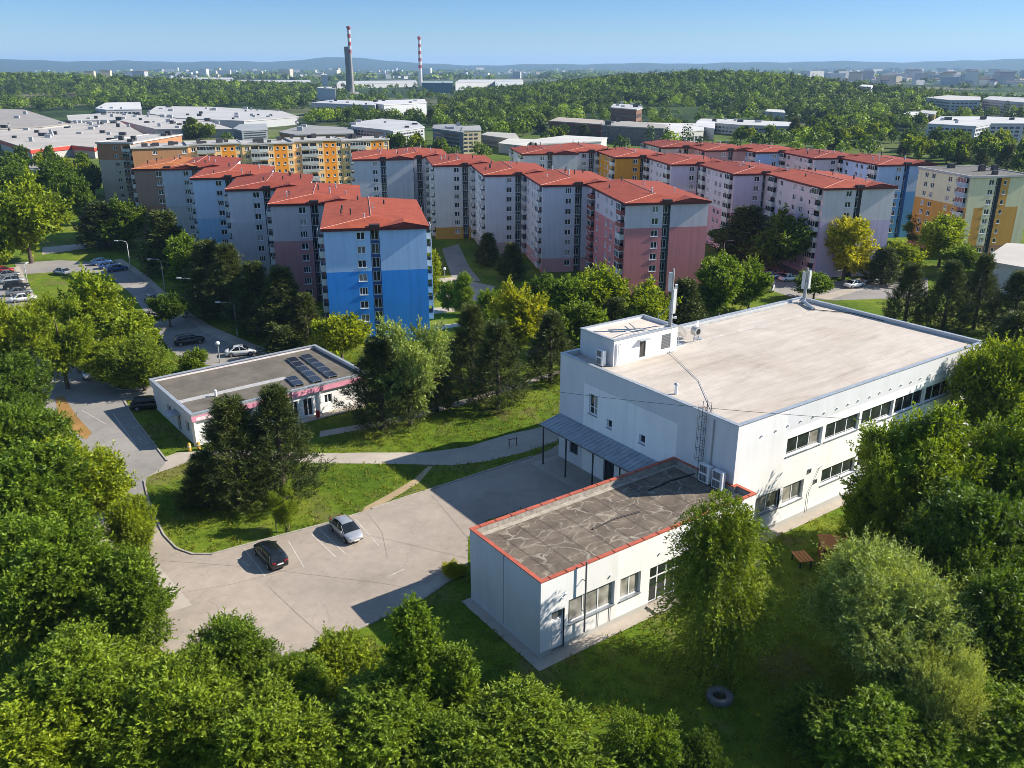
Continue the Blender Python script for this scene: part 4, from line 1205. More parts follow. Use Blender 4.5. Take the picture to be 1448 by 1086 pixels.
def bl_window(w, h, pan, mull=1):
    b = pane_mesh('window', w, h, mull, .09, depth=.06)
    b.add([(-w / 2, .04, 0), (w / 2, .04, 0), (w / 2, .04, h), (-w / 2, .04, h)], [(0, 1, 2, 3)], 1)
    b.box(-w / 2 - .04, w / 2 + .04, -.17, -.01, -.05, .03, 0)
    return b.mesh('window', [WHITE_FR, pan])
WIN = [bl_window(1.25, 1.15, GLASS), bl_window(1.25, 1.15, GLASS, 2), bl_window(1.25, 1.15, GLASS2, 1), bl_window(1.25, 1.15, GLASS3, 1)]
WIN_S = [bl_window(.8, .95, GLASS, 0), bl_window(.8, .95, GLASS2, 0)]
WIN_T = [bl_window(1.15, 1.55, GLASS, 1), bl_window(1.15, 1.55, GLASS2, 1)]

def balcony_mesh(name, w, panel, glazed):
    b = MB()
    b.box(-w / 2, w / 2, -.85, -.002, -.12, 0, 0)
    b.box(-w / 2, w / 2, -.85, -.79, .05, .85, 1)
    b.box(-w / 2, -w / 2 + .06, -.79, -.002, .0, .85, 1); b.box(w / 2 - .06, w / 2, -.79, -.002, 0, .85, 1)
    b.box(-w / 2 - .02, w / 2 + .02, -.88, -.76, .85, .91, 2)
    if glazed:
        for i in range(4):
            x = -w / 2 + w * i / 3
            b.box(x - .03, x + .03, -.86, -.80, .91, 1.92, 2)
        b.box(-w / 2, w / 2, -.86, -.80, 1.92, 1.98, 2)
        b.add([(-w / 2, -.83, .91), (w / 2, -.83, .91), (w / 2, -.83, 1.92), (-w / 2, -.83, 1.92)], [(0, 1, 2, 3)], 3)
    else:
        b.box(-w / 2, -w / 2 + .05, -.82, -.77, .91, 1.98, 2)
    # dark doorway at the back
    b.add([(-w / 2 + .3, -.012, 0), (w / 2 - .3, -.012, 0), (w / 2 - .3, -.012, 1.75), (-w / 2 + .3, -.012, 1.75)], [(0, 1, 2, 3)], 3)
    return b.mesh(name, [bal_white, panel, WHITE_FR, GLASS])
BALC = {}
def balcony(col):
    if col not in BALC:
        BALC[col] = [balcony_mesh('balcony', 2.7, col, g) for g in (False, True)]
    return BALC[col]

def apartment(o, heading, D, W, up_c, lo_c, split, label, roof='hip', rmat=None, front=None, left=None, right_balc=False, floors=8, H=EH, bal=None, seed=0, pattern=None, group=None, base_c=None, recess=True, name='apartment_block'):
    """one staircase section of a panel block, front facing local -y"""
    rng = random.Random(seed)
    rotz = R(90 - heading)
    t = empty(name, (o[0], o[1], 0), rotz, label, 'apartment block', group)
    mu = plaster('paint_%02d%02d%02d' % tuple(int(c * 99) for c in up_c), up_c, .11, .06)
    ml = plaster('paint_%02d%02d%02d' % tuple(int(c * 99) for c in lo_c), lo_c, .11, .06)
    mb = plaster('paint_%02d%02d%02d' % tuple(int(c * 99) for c in (base_c or lo_c)), base_c or lo_c, .14)
    fh = (H - .8) / floors
    zs = .8 + fh * round(floors * split)
    zb = .8 + (fh if base_c else 0)
    b = MB()
    front = front or [(4.4, None), (1.8, 'w'), (.5, None), (1.35, 'r'), (W - 8.05, None)]
    left = left or [(.5, None), (3.0, 'b'), (D * .14, 's'), (D * .12, 'w'), (D * .12, 'w'), (D * .10, None), (D * .14, 'w'), (3.0, 'b')]
    spots = []
    for side, cols, total in (('F', front, W), ('L', left, D)):
        k = total / sum(c[0] for c in cols) if side == 'F' else 1
        u = 0
        if side == 'L': cols = cols + [(max(.1, total - sum(c[0] for c in cols)), None)]
        for ci, (cw, kind) in enumerate(cols):
            a, c = u, min(total, u + cw * k); u = c
            if c - a < .02: continue
            off = 1.0 if kind == 'r' else 0.0
            op = []
            for f in range(floors):
                z = .8 + f * fh
                if kind in ('w', 'cw'): w_, h_ = 1.25, 1.15
                elif kind in ('s', 'os'): w_, h_ = .8, .95
                elif kind == 'r': w_, h_ = 1.15, 1.55
                elif kind == 'b': spots.append((side, (a + c) / 2, z + .12, off, kind, f)); continue
                else: continue
                m_ = (a + c) / 2; z_ = z + (.55 if kind != 'r' else .3)
                op.append((m_ - w_ / 2, m_ + w_ / 2, z_, z_ + h_))
                spots.append((side, m_, z_, off, kind, f))
            if kind == 'r':
                facade(b, side, a, c, 0, H, off, op, .14, 3, 3)
                for e in (a, c):
                    b.add([(e, 0, 0), (e, off, 0), (e, off, H), (e, 0, H)], [(0, 1, 2, 3)], 3)
            else:
                facade(b, side, a, c, 0, zb, off, op, .14, 2, 0)
                if kind in ('c', 'cw'):
                    facade(b, side, a, c, zb, H, off, op, .14, 0, 0)
                elif kind in ('o', 'os'):   # painted bay
                    facade(b, side, a, c, zb, H, off, op, .14, 1, 0)
                else:
                    if zs > zb + .01: facade(b, side, a, c, zb, zs, off, op, .14, 1, 0)
                    facade(b, side, a, c, max(zs, zb), H, off, op, .14, 0, 0)
    for (z0, z1, mi) in ((0, zs, 1), (zs, H, 0)):
        b.add([(W, 0, z0), (W, D, z0), (W, D, z1), (W, 0, z1)], [(0, 1, 2, 3)], mi)
        b.add([(0, D, z0), (W, D, z0), (W, D, z1), (0, D, z1)], [(3, 2, 1, 0)], mi)
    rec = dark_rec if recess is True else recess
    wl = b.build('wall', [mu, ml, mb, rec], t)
    bal = bal or bal_white
    for side, u, z, off, kind, f in spots:
        rot = 0 if side == 'F' else -math.pi / 2
        if kind == 'b':
            loc = (u, off, z) if side == 'F' else (off, u, z)
            ms = balcony(bal if rng.random() < .75 else bal_white)
            link('balcony', ms[rng.random() < .55], t, loc, rot)
        else:
            loc = (u, off + .08, z) if side == 'F' else (off + .08, u, z)
            bank = {'w': WIN, 'cw': WIN, 's': WIN_S, 'os': WIN_S, 'r': WIN_T}[kind]
            i = 0 if rng.random() < .5 else rng.randrange(len(bank))
            link('window', bank[i], t, loc, rot)
    if right_balc:
        for f in range(1, floors):
            link('balcony', balcony(bal)[1], t, (W, 3.2, .8 + f * fh + .1), math.pi / 2)
            link('balcony', balcony(bal)[0], t, (W, D - 5, .8 + f * fh + .1), math.pi / 2)
    ov = .38
    if roof == 'hip':
        m = MB()
        e0, e1 = -ov, W + ov; y0, y1 = -ov, D + .05
        m.box(e0, e1, y0, y1, H - .16, H + .28, 0)
        m_fas = m.build('fascia', dark_red, t)
        m = MB(); z0 = H + .283; zr = z0 + .72; xr = W * .47; yr = 5.4
        e0 -= .06; e1 += .06; y0 -= .06
        vs = [(e0, y0, z0), (e1, y0, z0), (e1, y1, z0), (e0, y1, z0), (xr, yr, zr), (xr, y1, zr)]
        m.add(vs, [(0, 1, 4), (1, 2, 5, 4), (3, 0, 4, 5), (2, 3, 5)], 0)
        # little gable over the right-hand bay
        gx0, gx1 = 8.1, W + ov + .06; gm = (gx0 + gx1) / 2
        gz = z0 + .70
        m.add([(gx0, y0 - .05, z0 + .01), (gx1 + .01, y0 - .05, z0 + .01), (gm, y0 - .05, gz), (gm, 3.2, gz)], [(0, 2, 3), (2, 1, 3)], 0)
        m.add([(gx0, y0 - .03, z0), (gx1, y0 - .03, z0), (gm, y0 - .03, gz - .03)], [(0, 1, 2)], 1)
        rf = m.build('roof', [rmat or red_roof, dark_red], t)
        m = MB()
        m.tube([(xr, yr, zr + .03), (xr, y1, zr + .03)], .07, 5)
        m.tube([(e0, y0, z0 + .05), (xr, yr, zr + .04)], .05, 5)
        m.build('ridge_strip', ridge_w, rf)
        m = MB(); m.box(6.6, 8.15, -.55, .5, H + .1, H + .72); m.build('notch_stand_in', plain('notch_dark', (.035, .014, .014), .6), rf)  # added dark box stands in for the roof notch above the recess
        for k in range(rng.randint(4, 7)):
            x = rng.uniform(1, W - 1.5); y = rng.uniform(3.5, D - 1)
            s = 1 - abs(x - xr) / (xr - e0 if x < xr else e1 - xr)
            z = z0 + .72 * max(.0, min(s, (y - y0) / (yr - y0)))
            m = MB()
            hgt = rng.uniform(.5, 1.0); m.tube([(0, 0, -.1), (0, 0, hgt)], rng.uniform(.09, .16), 7); m.tube([(0, 0, hgt), (0, 0, hgt + .12)], [.2, .05], 7)
            m.build('vent_pipe', metal if rng.random() < .4 else dark_metal, rf, (x, y, z))
        m = MB(); yy = rng.uniform(yr + 1, D - 3)
        m.tube([(xr + .4, yy, zr - .3), (xr + .4, yy, zr + 1.3)], .04, 5)
        for q in (.5, .9, 1.2): m.tube([(xr + .4 - .5, yy, zr + q), (xr + .4 + .5, yy, zr + q)], .025, 4)
        m.build('antenna', metal, rf)
    else:
        m = MB(); m.box(-.25, W + .25, -.25, D + .2, H, H + .3); rf = m.build('roof', rmat or flat_grey, t)
        m = MB(); m.ring([(-.3, -.3), (W + .3, -.3), (W + .3, D + .25), (-.3, D + .25)], .3, H + .05, H + .5); m.build('parapet', plain('parapet_grey', (.42, .41, .39), .8), rf)
        for k in range(5):
            x = rng.uniform(1, W - 2); y = rng.uniform(2, D - 2)
            m = MB(); w_ = rng.uniform(.8, 2.0); m.box(x, x + w_, y, y + w_ * .7, H + .3, H + rng.uniform(.9, 1.9)); m.build('roof_box', plain('roof_box_dark', (.045, .045, .048), .6), rf)
    return t

FH = 80.0     # heading of the front facades
FD = Vector((math.sin(R(FH)), math.cos(R(FH)))); BD = Vector((-FD.y, FD.x))
def eave(px, py): return at(px, py, EH)[:2]

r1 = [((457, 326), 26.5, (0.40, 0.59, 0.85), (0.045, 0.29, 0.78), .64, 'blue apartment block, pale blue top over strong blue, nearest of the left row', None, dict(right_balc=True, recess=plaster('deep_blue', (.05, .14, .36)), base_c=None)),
      ((382, 290.5), 22, (0.56, 0.50, 0.50), (0.52, 0.245, 0.235), .62, 'apartment block with light grey top and dusty rose lower wall, right behind the blue one', None, {}),
      ((321, 269.5), 21, (0.62, 0.61, 0.66), (0.56, 0.55, 0.58), .6, 'lavender grey apartment block between the rose one and the pale sky-blue one', None, {}),
      ((271.5, 253.5), 20.5, (0.56, 0.66, 0.80), (0.34, 0.56, 0.78), .55, 'pale sky-blue apartment block in the left row', None, {}),
      ((228, 240), 22, (0.52, 0.55, 0.60), (0.47, 0.48, 0.48), .5, 'grey-white apartment block next to the brown one at the far end of the left row', None, {}),
      ((189, 240.5), 20, (0.33, 0.22, 0.16), (0.40, 0.19, 0.12), .55, 'brown apartment block with terracotta base and orange roof, far end of the left row', orange_roof, {})]
r2 = [((886, 289.3), 27, (0.62, 0.55, 0.58), (0.60, 0.225, 0.225), .7, 'apartment block with pale mauve top and dusty pink lower wall, nearest of the middle row', None, dict(bal=plain('red_brown_panel', (.24, .06, .05), .7))),
      ((767.5, 263.5), 21, (0.60, 0.59, 0.63), (0.62, 0.33, 0.33), .15, 'grey-lilac apartment block with a pink foot and pink left side, second of the middle row', None, {}),
      ((686, 249), 21, (0.65, 0.66, 0.69), (0.60, 0.60, 0.61), .1, 'cool grey apartment block in the middle row, dark pine at its foot', None, dict(base_c=(.45, .36, .36))),
      ((614, 235.3), 21, (0.68, 0.67, 0.66), (0.64, 0.63, 0.62), .1, 'light grey apartment block with an ochre ground floor', None, dict(base_c=(.55, .30, .06))),
      ((552.5, 224), 21, (0.64, 0.65, 0.69), (0.60, 0.61, 0.63), .1, 'bluish white apartment block, last but one of the middle row', None, {}),
      ((500, 226.8), 20, (0.49, 0.51, 0.56), (0.48, 0.50, 0.53), .1, 'grey apartment block at the far left end of the middle row', None, {})]
r3 = [((1166.4, 268), 26, (0.61, 0.58, 0.60), (0.54, 0.46, 0.62), .62, 'grey and lavender apartment block behind the yellow tree', None, {}),
      ((1039, 247.5), 20, (0.61, 0.56, 0.63), (0.62, 0.37, 0.45), .55, 'lilac apartment block with a slanting pink lower field', None, {}),
      ((949.7, 234), 20, (0.62, 0.56, 0.64), (0.62, 0.32, 0.36), .6, 'pale lilac apartment block with rose lower wall beside the orange one', None, {}),
      ((871, 223.7), 20, (0.62, 0.29, 0.035), (0.60, 0.27, 0.035), .5, 'strong orange apartment block', None, {}),
      ((800, 215.8), 20, (0.44, 0.48, 0.55), (0.40, 0.45, 0.52), .5, 'slate blue-grey apartment block left of the orange one', None, {}),
      ((740, 219), 19, (0.52, 0.54, 0.54), (0.50, 0.54, 0.48), .5, 'pale greenish grey apartment block, small one at the far left of its row', None, {})]
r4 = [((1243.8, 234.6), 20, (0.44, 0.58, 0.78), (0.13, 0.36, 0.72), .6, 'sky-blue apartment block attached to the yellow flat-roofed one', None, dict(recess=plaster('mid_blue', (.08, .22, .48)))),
      ((1152, 225), 19, (0.60, 0.55, 0.55), (0.60, 0.44, 0.44), .6, 'pale pink-grey apartment block in the farthest red-roofed row', None, {}),
      ((1070.4, 216.5), 18, (0.36, 0.53, 0.75), (0.20, 0.42, 0.72), .6, 'clear blue apartment block in the farthest red-roofed row', None, {}),
      ((998.2, 214), 18, (0.60, 0.36, 0.33), (0.58, 0.33, 0.31), .6, 'salmon pink apartment block in the farthest red-roofed row', None, {}),
      ((936.5, 209.5), 18, (0.60, 0.60, 0.53), (0.58, 0.58, 0.52), .6, 'cream white apartment block at the far left of the farthest row', None, {})]
sd = 100
for ri, (row, grp) in enumerate(((r1, 'left row of red-roofed apartment blocks'), (r2, 'middle row of red-roofed apartment blocks'), (r3, 'right row of red-roofed apartment blocks'), (r4, 'farthest row of red-roofed apartment blocks'))):
    prev = None
    for (p, D, uc, lc, sp, lab, rm, kw) in row:
        o = Vector(eave(*p))
        if prev is not None:
            # let each section's back meet the next one's front
            k = (o - prev).dot(BD)
        sd += 1
        W_ = 15.0
        apartment(o, FH, D, W_, uc, lc, sp, lab, rmat=rm, seed=sd, group=grp, **kw)
        prev = o
# flat-roofed yellow block at the right
yc, oc = (0.72, 0.66, 0.44), (0.60, 0.31, 0.07)
yo = Vector(eave(1374.4, 252.2))
yfront = [(1.8, 'c'), (2.2, None), (2.0, 'cw'), (1.3, 'r'), (2.0, 'os'), (3.2, None), (2.5, 'c')]
yl = [(.4, None), (3.0, 'b'), (2.2, 's'), (2.6, 'w'), (3.2, None), (2.6, 'w'), (2.4, 'w'), (1.6, None)]
apartment(yo, FH, 18.3, 15, yc, oc, .64, 'cream apartment block with ochre panels and a flat roof with black boxes', roof='flat', rmat=plain('dark_flat_roof', (.12, .11, .10), .85, var=.3), front=yfront, left=yl, seed=301, bal=plain('blue_grey_panel', (.30, .36, .44), .7), base_c=(.36, .20, .12))
# long orange and cream row behind the left one
of = [(.6, None), (2.3, 'w'), (3.0, 'b'), (3.0, 'b'), (2.3, 'w'), (2.4, 'os'), (2.2, 'os'), (2.3, 'w')]
ocream, oor = (0.86, 0.54, 0.25), (0.80, 0.29, 0.03)
H2 = 17.0
o0 = at(186, 211, H2)[:2]; o1 = at(512, 200, H2)[:2]
ohd = math.degrees(math.atan2(o1[0] - o0[0], o1[1] - o0[1]))
oL = math.hypot(o1[0] - o0[0], o1[1] - o0[1])
olab = ['brown-orange flat-roofed apartment block at the left end of the long orange row', 'orange and cream flat-roofed apartment block just above the sky-blue block', 'orange and cream flat-roofed apartment block above the lavender grey block', 'cream and orange flat-roofed apartment block with glazed balconies', 'orange flat-roofed apartment block at the right end of the long orange row']
od = Vector((math.sin(R(ohd)), math.cos(R(ohd)))); on = Vector((-od.y, od.x))
for i in range(5):
    wseg = oL / 4.4
    p = Vector(o0) + od * (wseg * i) + on * (0.6 * (i % 2) + .4 * i)
    apartment(p, ohd, 13, wseg - .02, ocream if i else (.46, .23, .11), oor if i else (.42, .20, .10), 0.0, olab[i], roof='flat', front=of if i else [(5, None), (2.3, 'w'), (6, None), (2.3, 'w')], left=[(2, None), (2.4, 'w'), (3, 'b'), (2.4, 'w')], seed=320 + i, floors=7, H=H2 + .35 * (i % 2), bal=plain('grey_glass_panel', (.34, .36, .36), .5), group='long orange row of flat-roofed blocks')
# its shaded end wing going back on the left
p0 = at(137, 206, H2)[:2]
apartment((p0[0], p0[1]), ohd + 28, 34, 11.5, (.40, .20, .11), (.46, .40, .34), .68, 'brown topped flat-roofed wing with grey balconies at the far left of the orange row', roof='flat', left=[(1, None), (3, 'b'), (2.4, 'w'), (3, 'b'), (2.4, 'w'), (3, 'b'), (2.4, 'w'), (3, 'b'), (2.4, 'w'), (3, 'b')], front=[(3, None), (2.3, 'w'), (3, 'b')], floors=7, H=H2 + .6, seed=340, bal=plain('dark_brown_panel', (.16, .10, .07), .7))
# ------------------------------------------------------------------ far buildings
def far_building(roof_px, H, wall_c, roof_c, label, stripe=None, windows=None, cat='building', name='industrial_building', extra=None, boxes=0, wmat=None):
    """roof outline surveyed at its own height, walls down to the ground"""
    wall_c = tuple(q * .74 for q in wall_c); roof_c = tuple(q * .72 for q in roof_c)
    zg = 0.0
    for _ in range(6):
        P = [at(x, y, H + zg) for x, y in roof_px]
        c = np.mean(P, axis=0)
        zg = float(ground_z(c[0], c[1]))
    poly = [(p[0] - c[0], p[1] - c[1]) for p in P]
    ar = sum(poly[i][0] * poly[(i + 1) % len(poly)][1] - poly[(i + 1) % len(poly)][0] * poly[i][1] for i in range(len(poly)))
    if ar < 0: poly = poly[::-1]
    t = empty(name, (c[0], c[1], zg), 0, label, cat)
    wm = plaster('far_wall_%02d%02d%02d' % tuple(int(q * 99) for q in wall_c), wall_c, .08)
    rm = plain('far_roof_%02d%02d%02d' % tuple(int(q * 99) for q in roof_c), roof_c, .8, var=.14, scale=.06)
    m = MB(); m.prism(poly, -2 if zg > .5 else 0, H, 0); m.build('wall', wm, t)
    m = MB(); m.prism(inset(poly, -.3), H + .003, H + .6, 0); rf = m.build('roof', rm, t)
    if stripe:
        m = MB(); m.ring(inset(poly, -.38), .06, H - 1.3, H + .3); m.build('fascia', plain('far_stripe_%02d%02d%02d' % tuple(int(q * 99) for q in stripe), stripe, .6), t)
    if windows:
        rows, wcol, fr = windows
        m = MB(); wins = []
        for i in range(len(poly)):
            a = Vector(poly[i]); b_ = Vector(poly[(i + 1) % len(poly)]); d = b_ - a; L = d.length
            if L < 6: continue
            d.normalize(); n = Vector((d.y, -d.x))
            for r_ in range(rows):
                z0 = 1.0 + (H - 1.2) * r_ / rows; z1 = z0 + (H - 1.2) / rows * .52
                k = max(1, int(L / 3.2)) if fr else 1
                for q in range(k):
                    u0 = 1 + (L - 2) * q / k; u1 = 1 + (L - 2) * (q + (.72 if fr else 1)) / k
                    p, s = a + d * u0, a + d * u1
                    for (A, B) in ((p, s),):
                        A2 = A + n * .06; B2 = B + n * .06
                        m = MB(); wins.append(m)
                        m.add([(A.x, A.y, z0), (B.x, B.y, z0), (B2.x, B2.y, z0), (A2.x, A2.y, z0), (A.x, A.y, z1), (B.x, B.y, z1), (B2.x, B2.y, z1), (A2.x, A2.y, z1)], [(3, 2, 1, 0), (4, 5, 6, 7), (3, 7, 6, 2), (0, 4, 7, 3), (2, 6, 5, 1)])
        gm_ = glass('far_glass', (0.04, 0.05, 0.06), .2)
        for m in wins[:100]: m.build('window', gm_, t)
        if len(wins) > 100:
            m = MB()
            for w in wins[100:]: m.add(w.v, w.f)
            tag(m.build('window', gm_, t), kind='stuff')
    rng = random.Random(len(label) + int(roof_px[0][0]))
    xs = [p[0] for p in poly]; ys = [p[1] for p in poly]
    for k in range(boxes):
        for _ in range(40):
            x = rng.uniform(min(xs), max(xs)); y = rng.uniform(min(ys), max(ys))
            hit = False
            for i in range(len(poly)):
                x1, y1 = poly[i]; x2, y2 = poly[(i + 1) % len(poly)]
                if (y1 > y) != (y2 > y) and x < (x2 - x1) * (y - y1) / (y2 - y1) + x1: hit = not hit
            if hit: break
        else: continue
        w = rng.uniform(.6, 2.0)
        m = MB(); m.box(x - w, x + w, y - w * .6, y + w * .6, H + .6, H + .6 + rng.uniform(.8, 2.2)); m.build('roof_unit', plain('roof_unit_grey', (.33, .34, .35), .6) if rng.random() < .6 else dark_metal, rf)
    return t
W_, G_ = (.66, .66, .65), (.40, .40, .41)
FB = [
 ([(0, 199), (44, 213), (101, 207), (133, 210), (205, 193), (168, 172), (60, 176), (0, 179)], 4.5, (.55, .53, .50), (.50, .46, .42), 'huge white-roofed factory with a red edge at the left of the frame', dict(stripe=(.42, .05, .03), boxes=46)),
 ([(0, 183), (60, 180), (96, 176), (34, 156), (0, 155)], 6, (.5, .49, .47), (.36, .33, .30), 'factory hall with a wide grey-brown roof at the left edge', dict(boxes=3)),
 ([(98, 172), (168, 171), (222, 184), (330, 184), (292, 172), (232, 165), (150, 161), (95, 164)], 4.5, (.55, .55, .55), (.52, .50, .47), 'white factory hall behind the huge one, with step-like grey skylights', dict(boxes=30)),
 ([(208, 161), (252, 168), (345, 172), (422, 166), (398, 158), (300, 152), (222, 151)], 5, (.52, .54, .56), (.54, .53, .52), 'long white factory hall with a low pale wall, left of the white round-cornered office', dict(boxes=26)),
 ([(135, 154), (150, 156), (200, 155), (198, 145), (150, 146)], 7, (.62, .62, .63), (.66, .66, .66), 'white stepped factory tower block in front of the left wood', dict(boxes=3, windows=(2, 0, True))),
 ([(395, 188), (418, 192), (500, 190), (498, 182), (430, 178)], 6.5, (.42, .20, .06), (.33, .33, .32), 'orange and dark flat building just behind the orange row', dict(boxes=2)),
 ([(330, 183), (342, 186), (378, 184), (376, 176), (340, 177)], 5, (.30, .34, .38), (.36, .38, .40), 'small blue-grey office with window bands near two round trees', dict(windows=(3, 0, False))),
 ([(497, 180), (545, 185), (556, 187), (600, 181), (588, 173), (540, 169), (500, 174)], 8, (.52, .55, .56), (.52, .53, .54), 'modern glass and white office with a curved grey roof', dict(windows=(4, 0, True), boxes=5)),
 ([(612, 183), (650, 188), (655, 189), (656, 180), (640, 177), (614, 178)], 10, (.20, .22, .25), (.30, .31, .33), 'dark glazed office slab left of the cream tower', dict(windows=(5, 0, False), boxes=3)),
 ([(653, 186), (680, 185), (678, 179), (656, 180)], 10.5, (.60, .52, .34), (.4, .4, .4), 'cream end tower joined to the dark glazed office', dict(windows=(5, 0, True))),
 ([(681, 192), (718, 197), (733, 196), (728, 190), (690, 188)], 4.5, (.42, .40, .36), (.48, .46, .42), 'low grey shed with a brownish front right of the cream tower', dict(windows=(1, 0, True))),
 ([(705, 204), (742, 208), (745, 203), (760, 199), (720, 197)], 4, (.60, .60, .60), (.64, .62, .58), 'low white shed just left of the greenish grey block', {}),
 ([(760, 205), (850, 201), (858, 196), (800, 193), (745, 200)], 4, (.62, .62, .60), (.66, .64, .60), 'long white-roofed hall behind the right row, in front of the brick building', {}),
 ([(777, 172), (850, 177), (853, 171), (790, 167)], 7.5, (.27, .11, .075), (.46, .40, .34), 'long red brick building left of the brown tower', dict(windows=(2, 0, True))),
 ([(851, 178), (880, 180), (938, 183), (944, 178), (890, 173), (855, 173)], 8.5, (.17, .165, .17), (.40, .37, .33), 'dark office with a grid of windows in front of the brown tower', dict(windows=(4, 0, True), boxes=3)),
 ([(864, 153), (900, 156), (908, 154), (905, 149), (868, 148)], 14.5, (.22, .125, .085), (.52, .52, .52), 'tall brown tower building with white rooftop plant', dict(boxes=8, windows=(3, 0, True))),
 ([(530, 147), (543, 149), (603, 146), (600, 141), (535, 143)], 10, (.66, .68, .70), (.66, .66, .66), 'big blank white box of a factory beneath the tall grey chimney', dict(boxes=3)),
 ([(440, 146), (530, 150), (534, 144), (470, 142)], 10, (.50, .52, .55), (.55, .56, .58), 'low grey-blue factory left of the big blank white box', dict(boxes=6)),
 ([(893, 143), (952, 147), (998, 145), (996, 140), (910, 139)], 6, (.62, .61, .58), (.66, .65, .63), 'long white low building in the hillside clearing', dict(windows=(1, 0, True))),
 ([(985, 133), (1014, 135), (1014, 130), (990, 130)], 6, (.60, .62, .64), (.66, .66, .66), 'small white building higher on the wooded slope', {}),
 ([(985, 173), (1050, 178), (1122, 180), (1120, 174), (1040, 170), (992, 169)], 5.5, (.50, .52, .53), (.58, .58, .57), 'long low white and grey hall right of the brown tower, among trees', dict(windows=(2, 0, True), boxes=6)),
 ([(1312, 176), (1380, 180), (1400, 176), (1448, 176), (1448, 168), (1395, 166), (1330, 166)], 9.5, (.66, .67, .69), (.60, .60, .60), 'big white modern office with rows of square windows at the right edge', dict(windows=(4, 0, True), boxes=7)),
 ([(1310, 138), (1345, 142), (1386, 142), (1386, 137), (1340, 135)], 12, (.62, .62, .63), (.56, .55, .53), 'white slab apartment house on the horizon right of the wooded hill', dict(windows=(5, 0, True))),
 ([(1390, 141), (1448, 146), (1448, 139), (1400, 137)], 11.5, (.60, .60, .62), (.5, .5, .5), 'white slab apartment house at the right edge below the distant town', dict(windows=(5, 0, True))),
 ([(1275, 163), (1302, 167), (1312, 164), (1312, 159), (1285, 159)], 6, (.66, .66, .64), (.68, .68, .67), 'white rounded hall among the trees right of the hill', {}),
 ([(1300, 160), (1322, 163), (1324, 158), (1304, 157)], 6.5, (.52, .43, .12), (.5, .5, .48), 'mustard yellow hall beside the white rounded one', {}),
 ([(1213, 133), (1230, 135), (1233, 131), (1218, 130)], 8, (.60, .61, .63), (.66, .66, .66), 'white flat-topped pavilion on the shoulder of the wooded hill', dict(windows=(2, 0, False))),
 ([(1300, 190), (1345, 194), (1356, 190), (1320, 186)], 4.5, (.58, .58, .57), (.55, .55, .53), 'pale grey concrete shed in the trees below the big white office', {}),
 ([(1082, 158), (1110, 160), (1108, 156), (1086, 155)], 5, (.60, .60, .60), (.66, .65, .63), 'small white hut roof amid the woods right of the hillside clearing', {}),
 ([(596, 117.5), (640, 118), (640, 115), (600, 115)], 14, (.10, .24, .27), (.3, .38, .4), 'teal power station hall beside the slim striped chimney', dict(boxes=2)),
 ([(448, 125), (474, 126), (474, 123.5), (452, 123.5)], 13.5, (.62, .63, .64), (.62, .62, .62), 'white blocky plant left of the grey chimney', dict(boxes=3)),
 ([(454, 106), (463, 106.2), (462, 105.2), (455, 105.2)], 22.5, (.66, .66, .66), (.6, .6, .6), 'tall white silo tower left of the grey chimney', {}),
 ([(644, 117), (740, 115), (738, 112.8), (650, 113)], 12.5, (.64, .65, .66), (.6, .6, .6), 'long white warehouse right of the teal hall', {}),
 ([(700, 115.5), (736, 114.5), (735, 113), (702, 113)], 14, (.5, .54, .58), (.55, .57, .6), 'taller blue-white warehouse at the right end of the long white one', {}),
 ([(476, 119), (590, 117), (588, 114), (480, 115)], 8, (.60, .61, .62), (.58, .58, .58), 'long white works between the two chimneys', {}),
 ([(205, 113), (330, 112), (328, 110), (212, 110)], 11, (.60, .60, .60), (.56, .56, .56), 'long white works on the plain above the left wood', {}),
 ([(300, 117.5), (440, 116), (438, 113.5), (310, 114)], 7, (.58, .58, .58), (.55, .55, .55), 'second long white works, left of the grey chimney', {}),
]
for poly, H, wc, rc, lab, kw in FB:
    far_building(poly, H, wc, rc, lab, **kw)

for px, py, w_, lab in ((127, 101, 12, 'pale yellow tower house above the left wood, left one'), (150, 100, 12.5, 'pale yellow tower house above the left wood, right one')):
    dd = ray(px, py); k_ = 1480 / dd[1]; x_, y_, zt = dd[0] * k_, 1480, CAM_H + dd[2] * k_
    zg = float(ground_z(x_, y_)); hh2 = zt - zg
    t = empty('tower_house', (x_, y_, zg), .2, lab, 'building', 'yellow tower houses above the wood')
    m = MB(); m.box(-7, 7, -6, 6, -1, hh2); m.build('wall', plaster('tower_yellow', (.66, .58, .40), .1), t)
    m = MB(); m.box(-7.3, 7.3, -6.3, 6.3, hh2, hh2 + .8); m.build('roof', flat_grey, t)
# near white hall at the right edge
t_ = far_building([(1390, 372), (1470, 386), (1500, 352), (1425, 348)], 5.0, (.66, .66, .65), (.58, .545, .50), 'low white flat-roofed hall cut by the right edge behind the pines', boxes=0, name='hall')
for px, py in ((1402, 384), (1412, 386.5)):
    q = at(px, py, 3.2); q = (q[0] - t_.location.x, q[1] - t_.location.y - .12, 2.4)
    link('window', WIN[0], t_, q, R(-8))

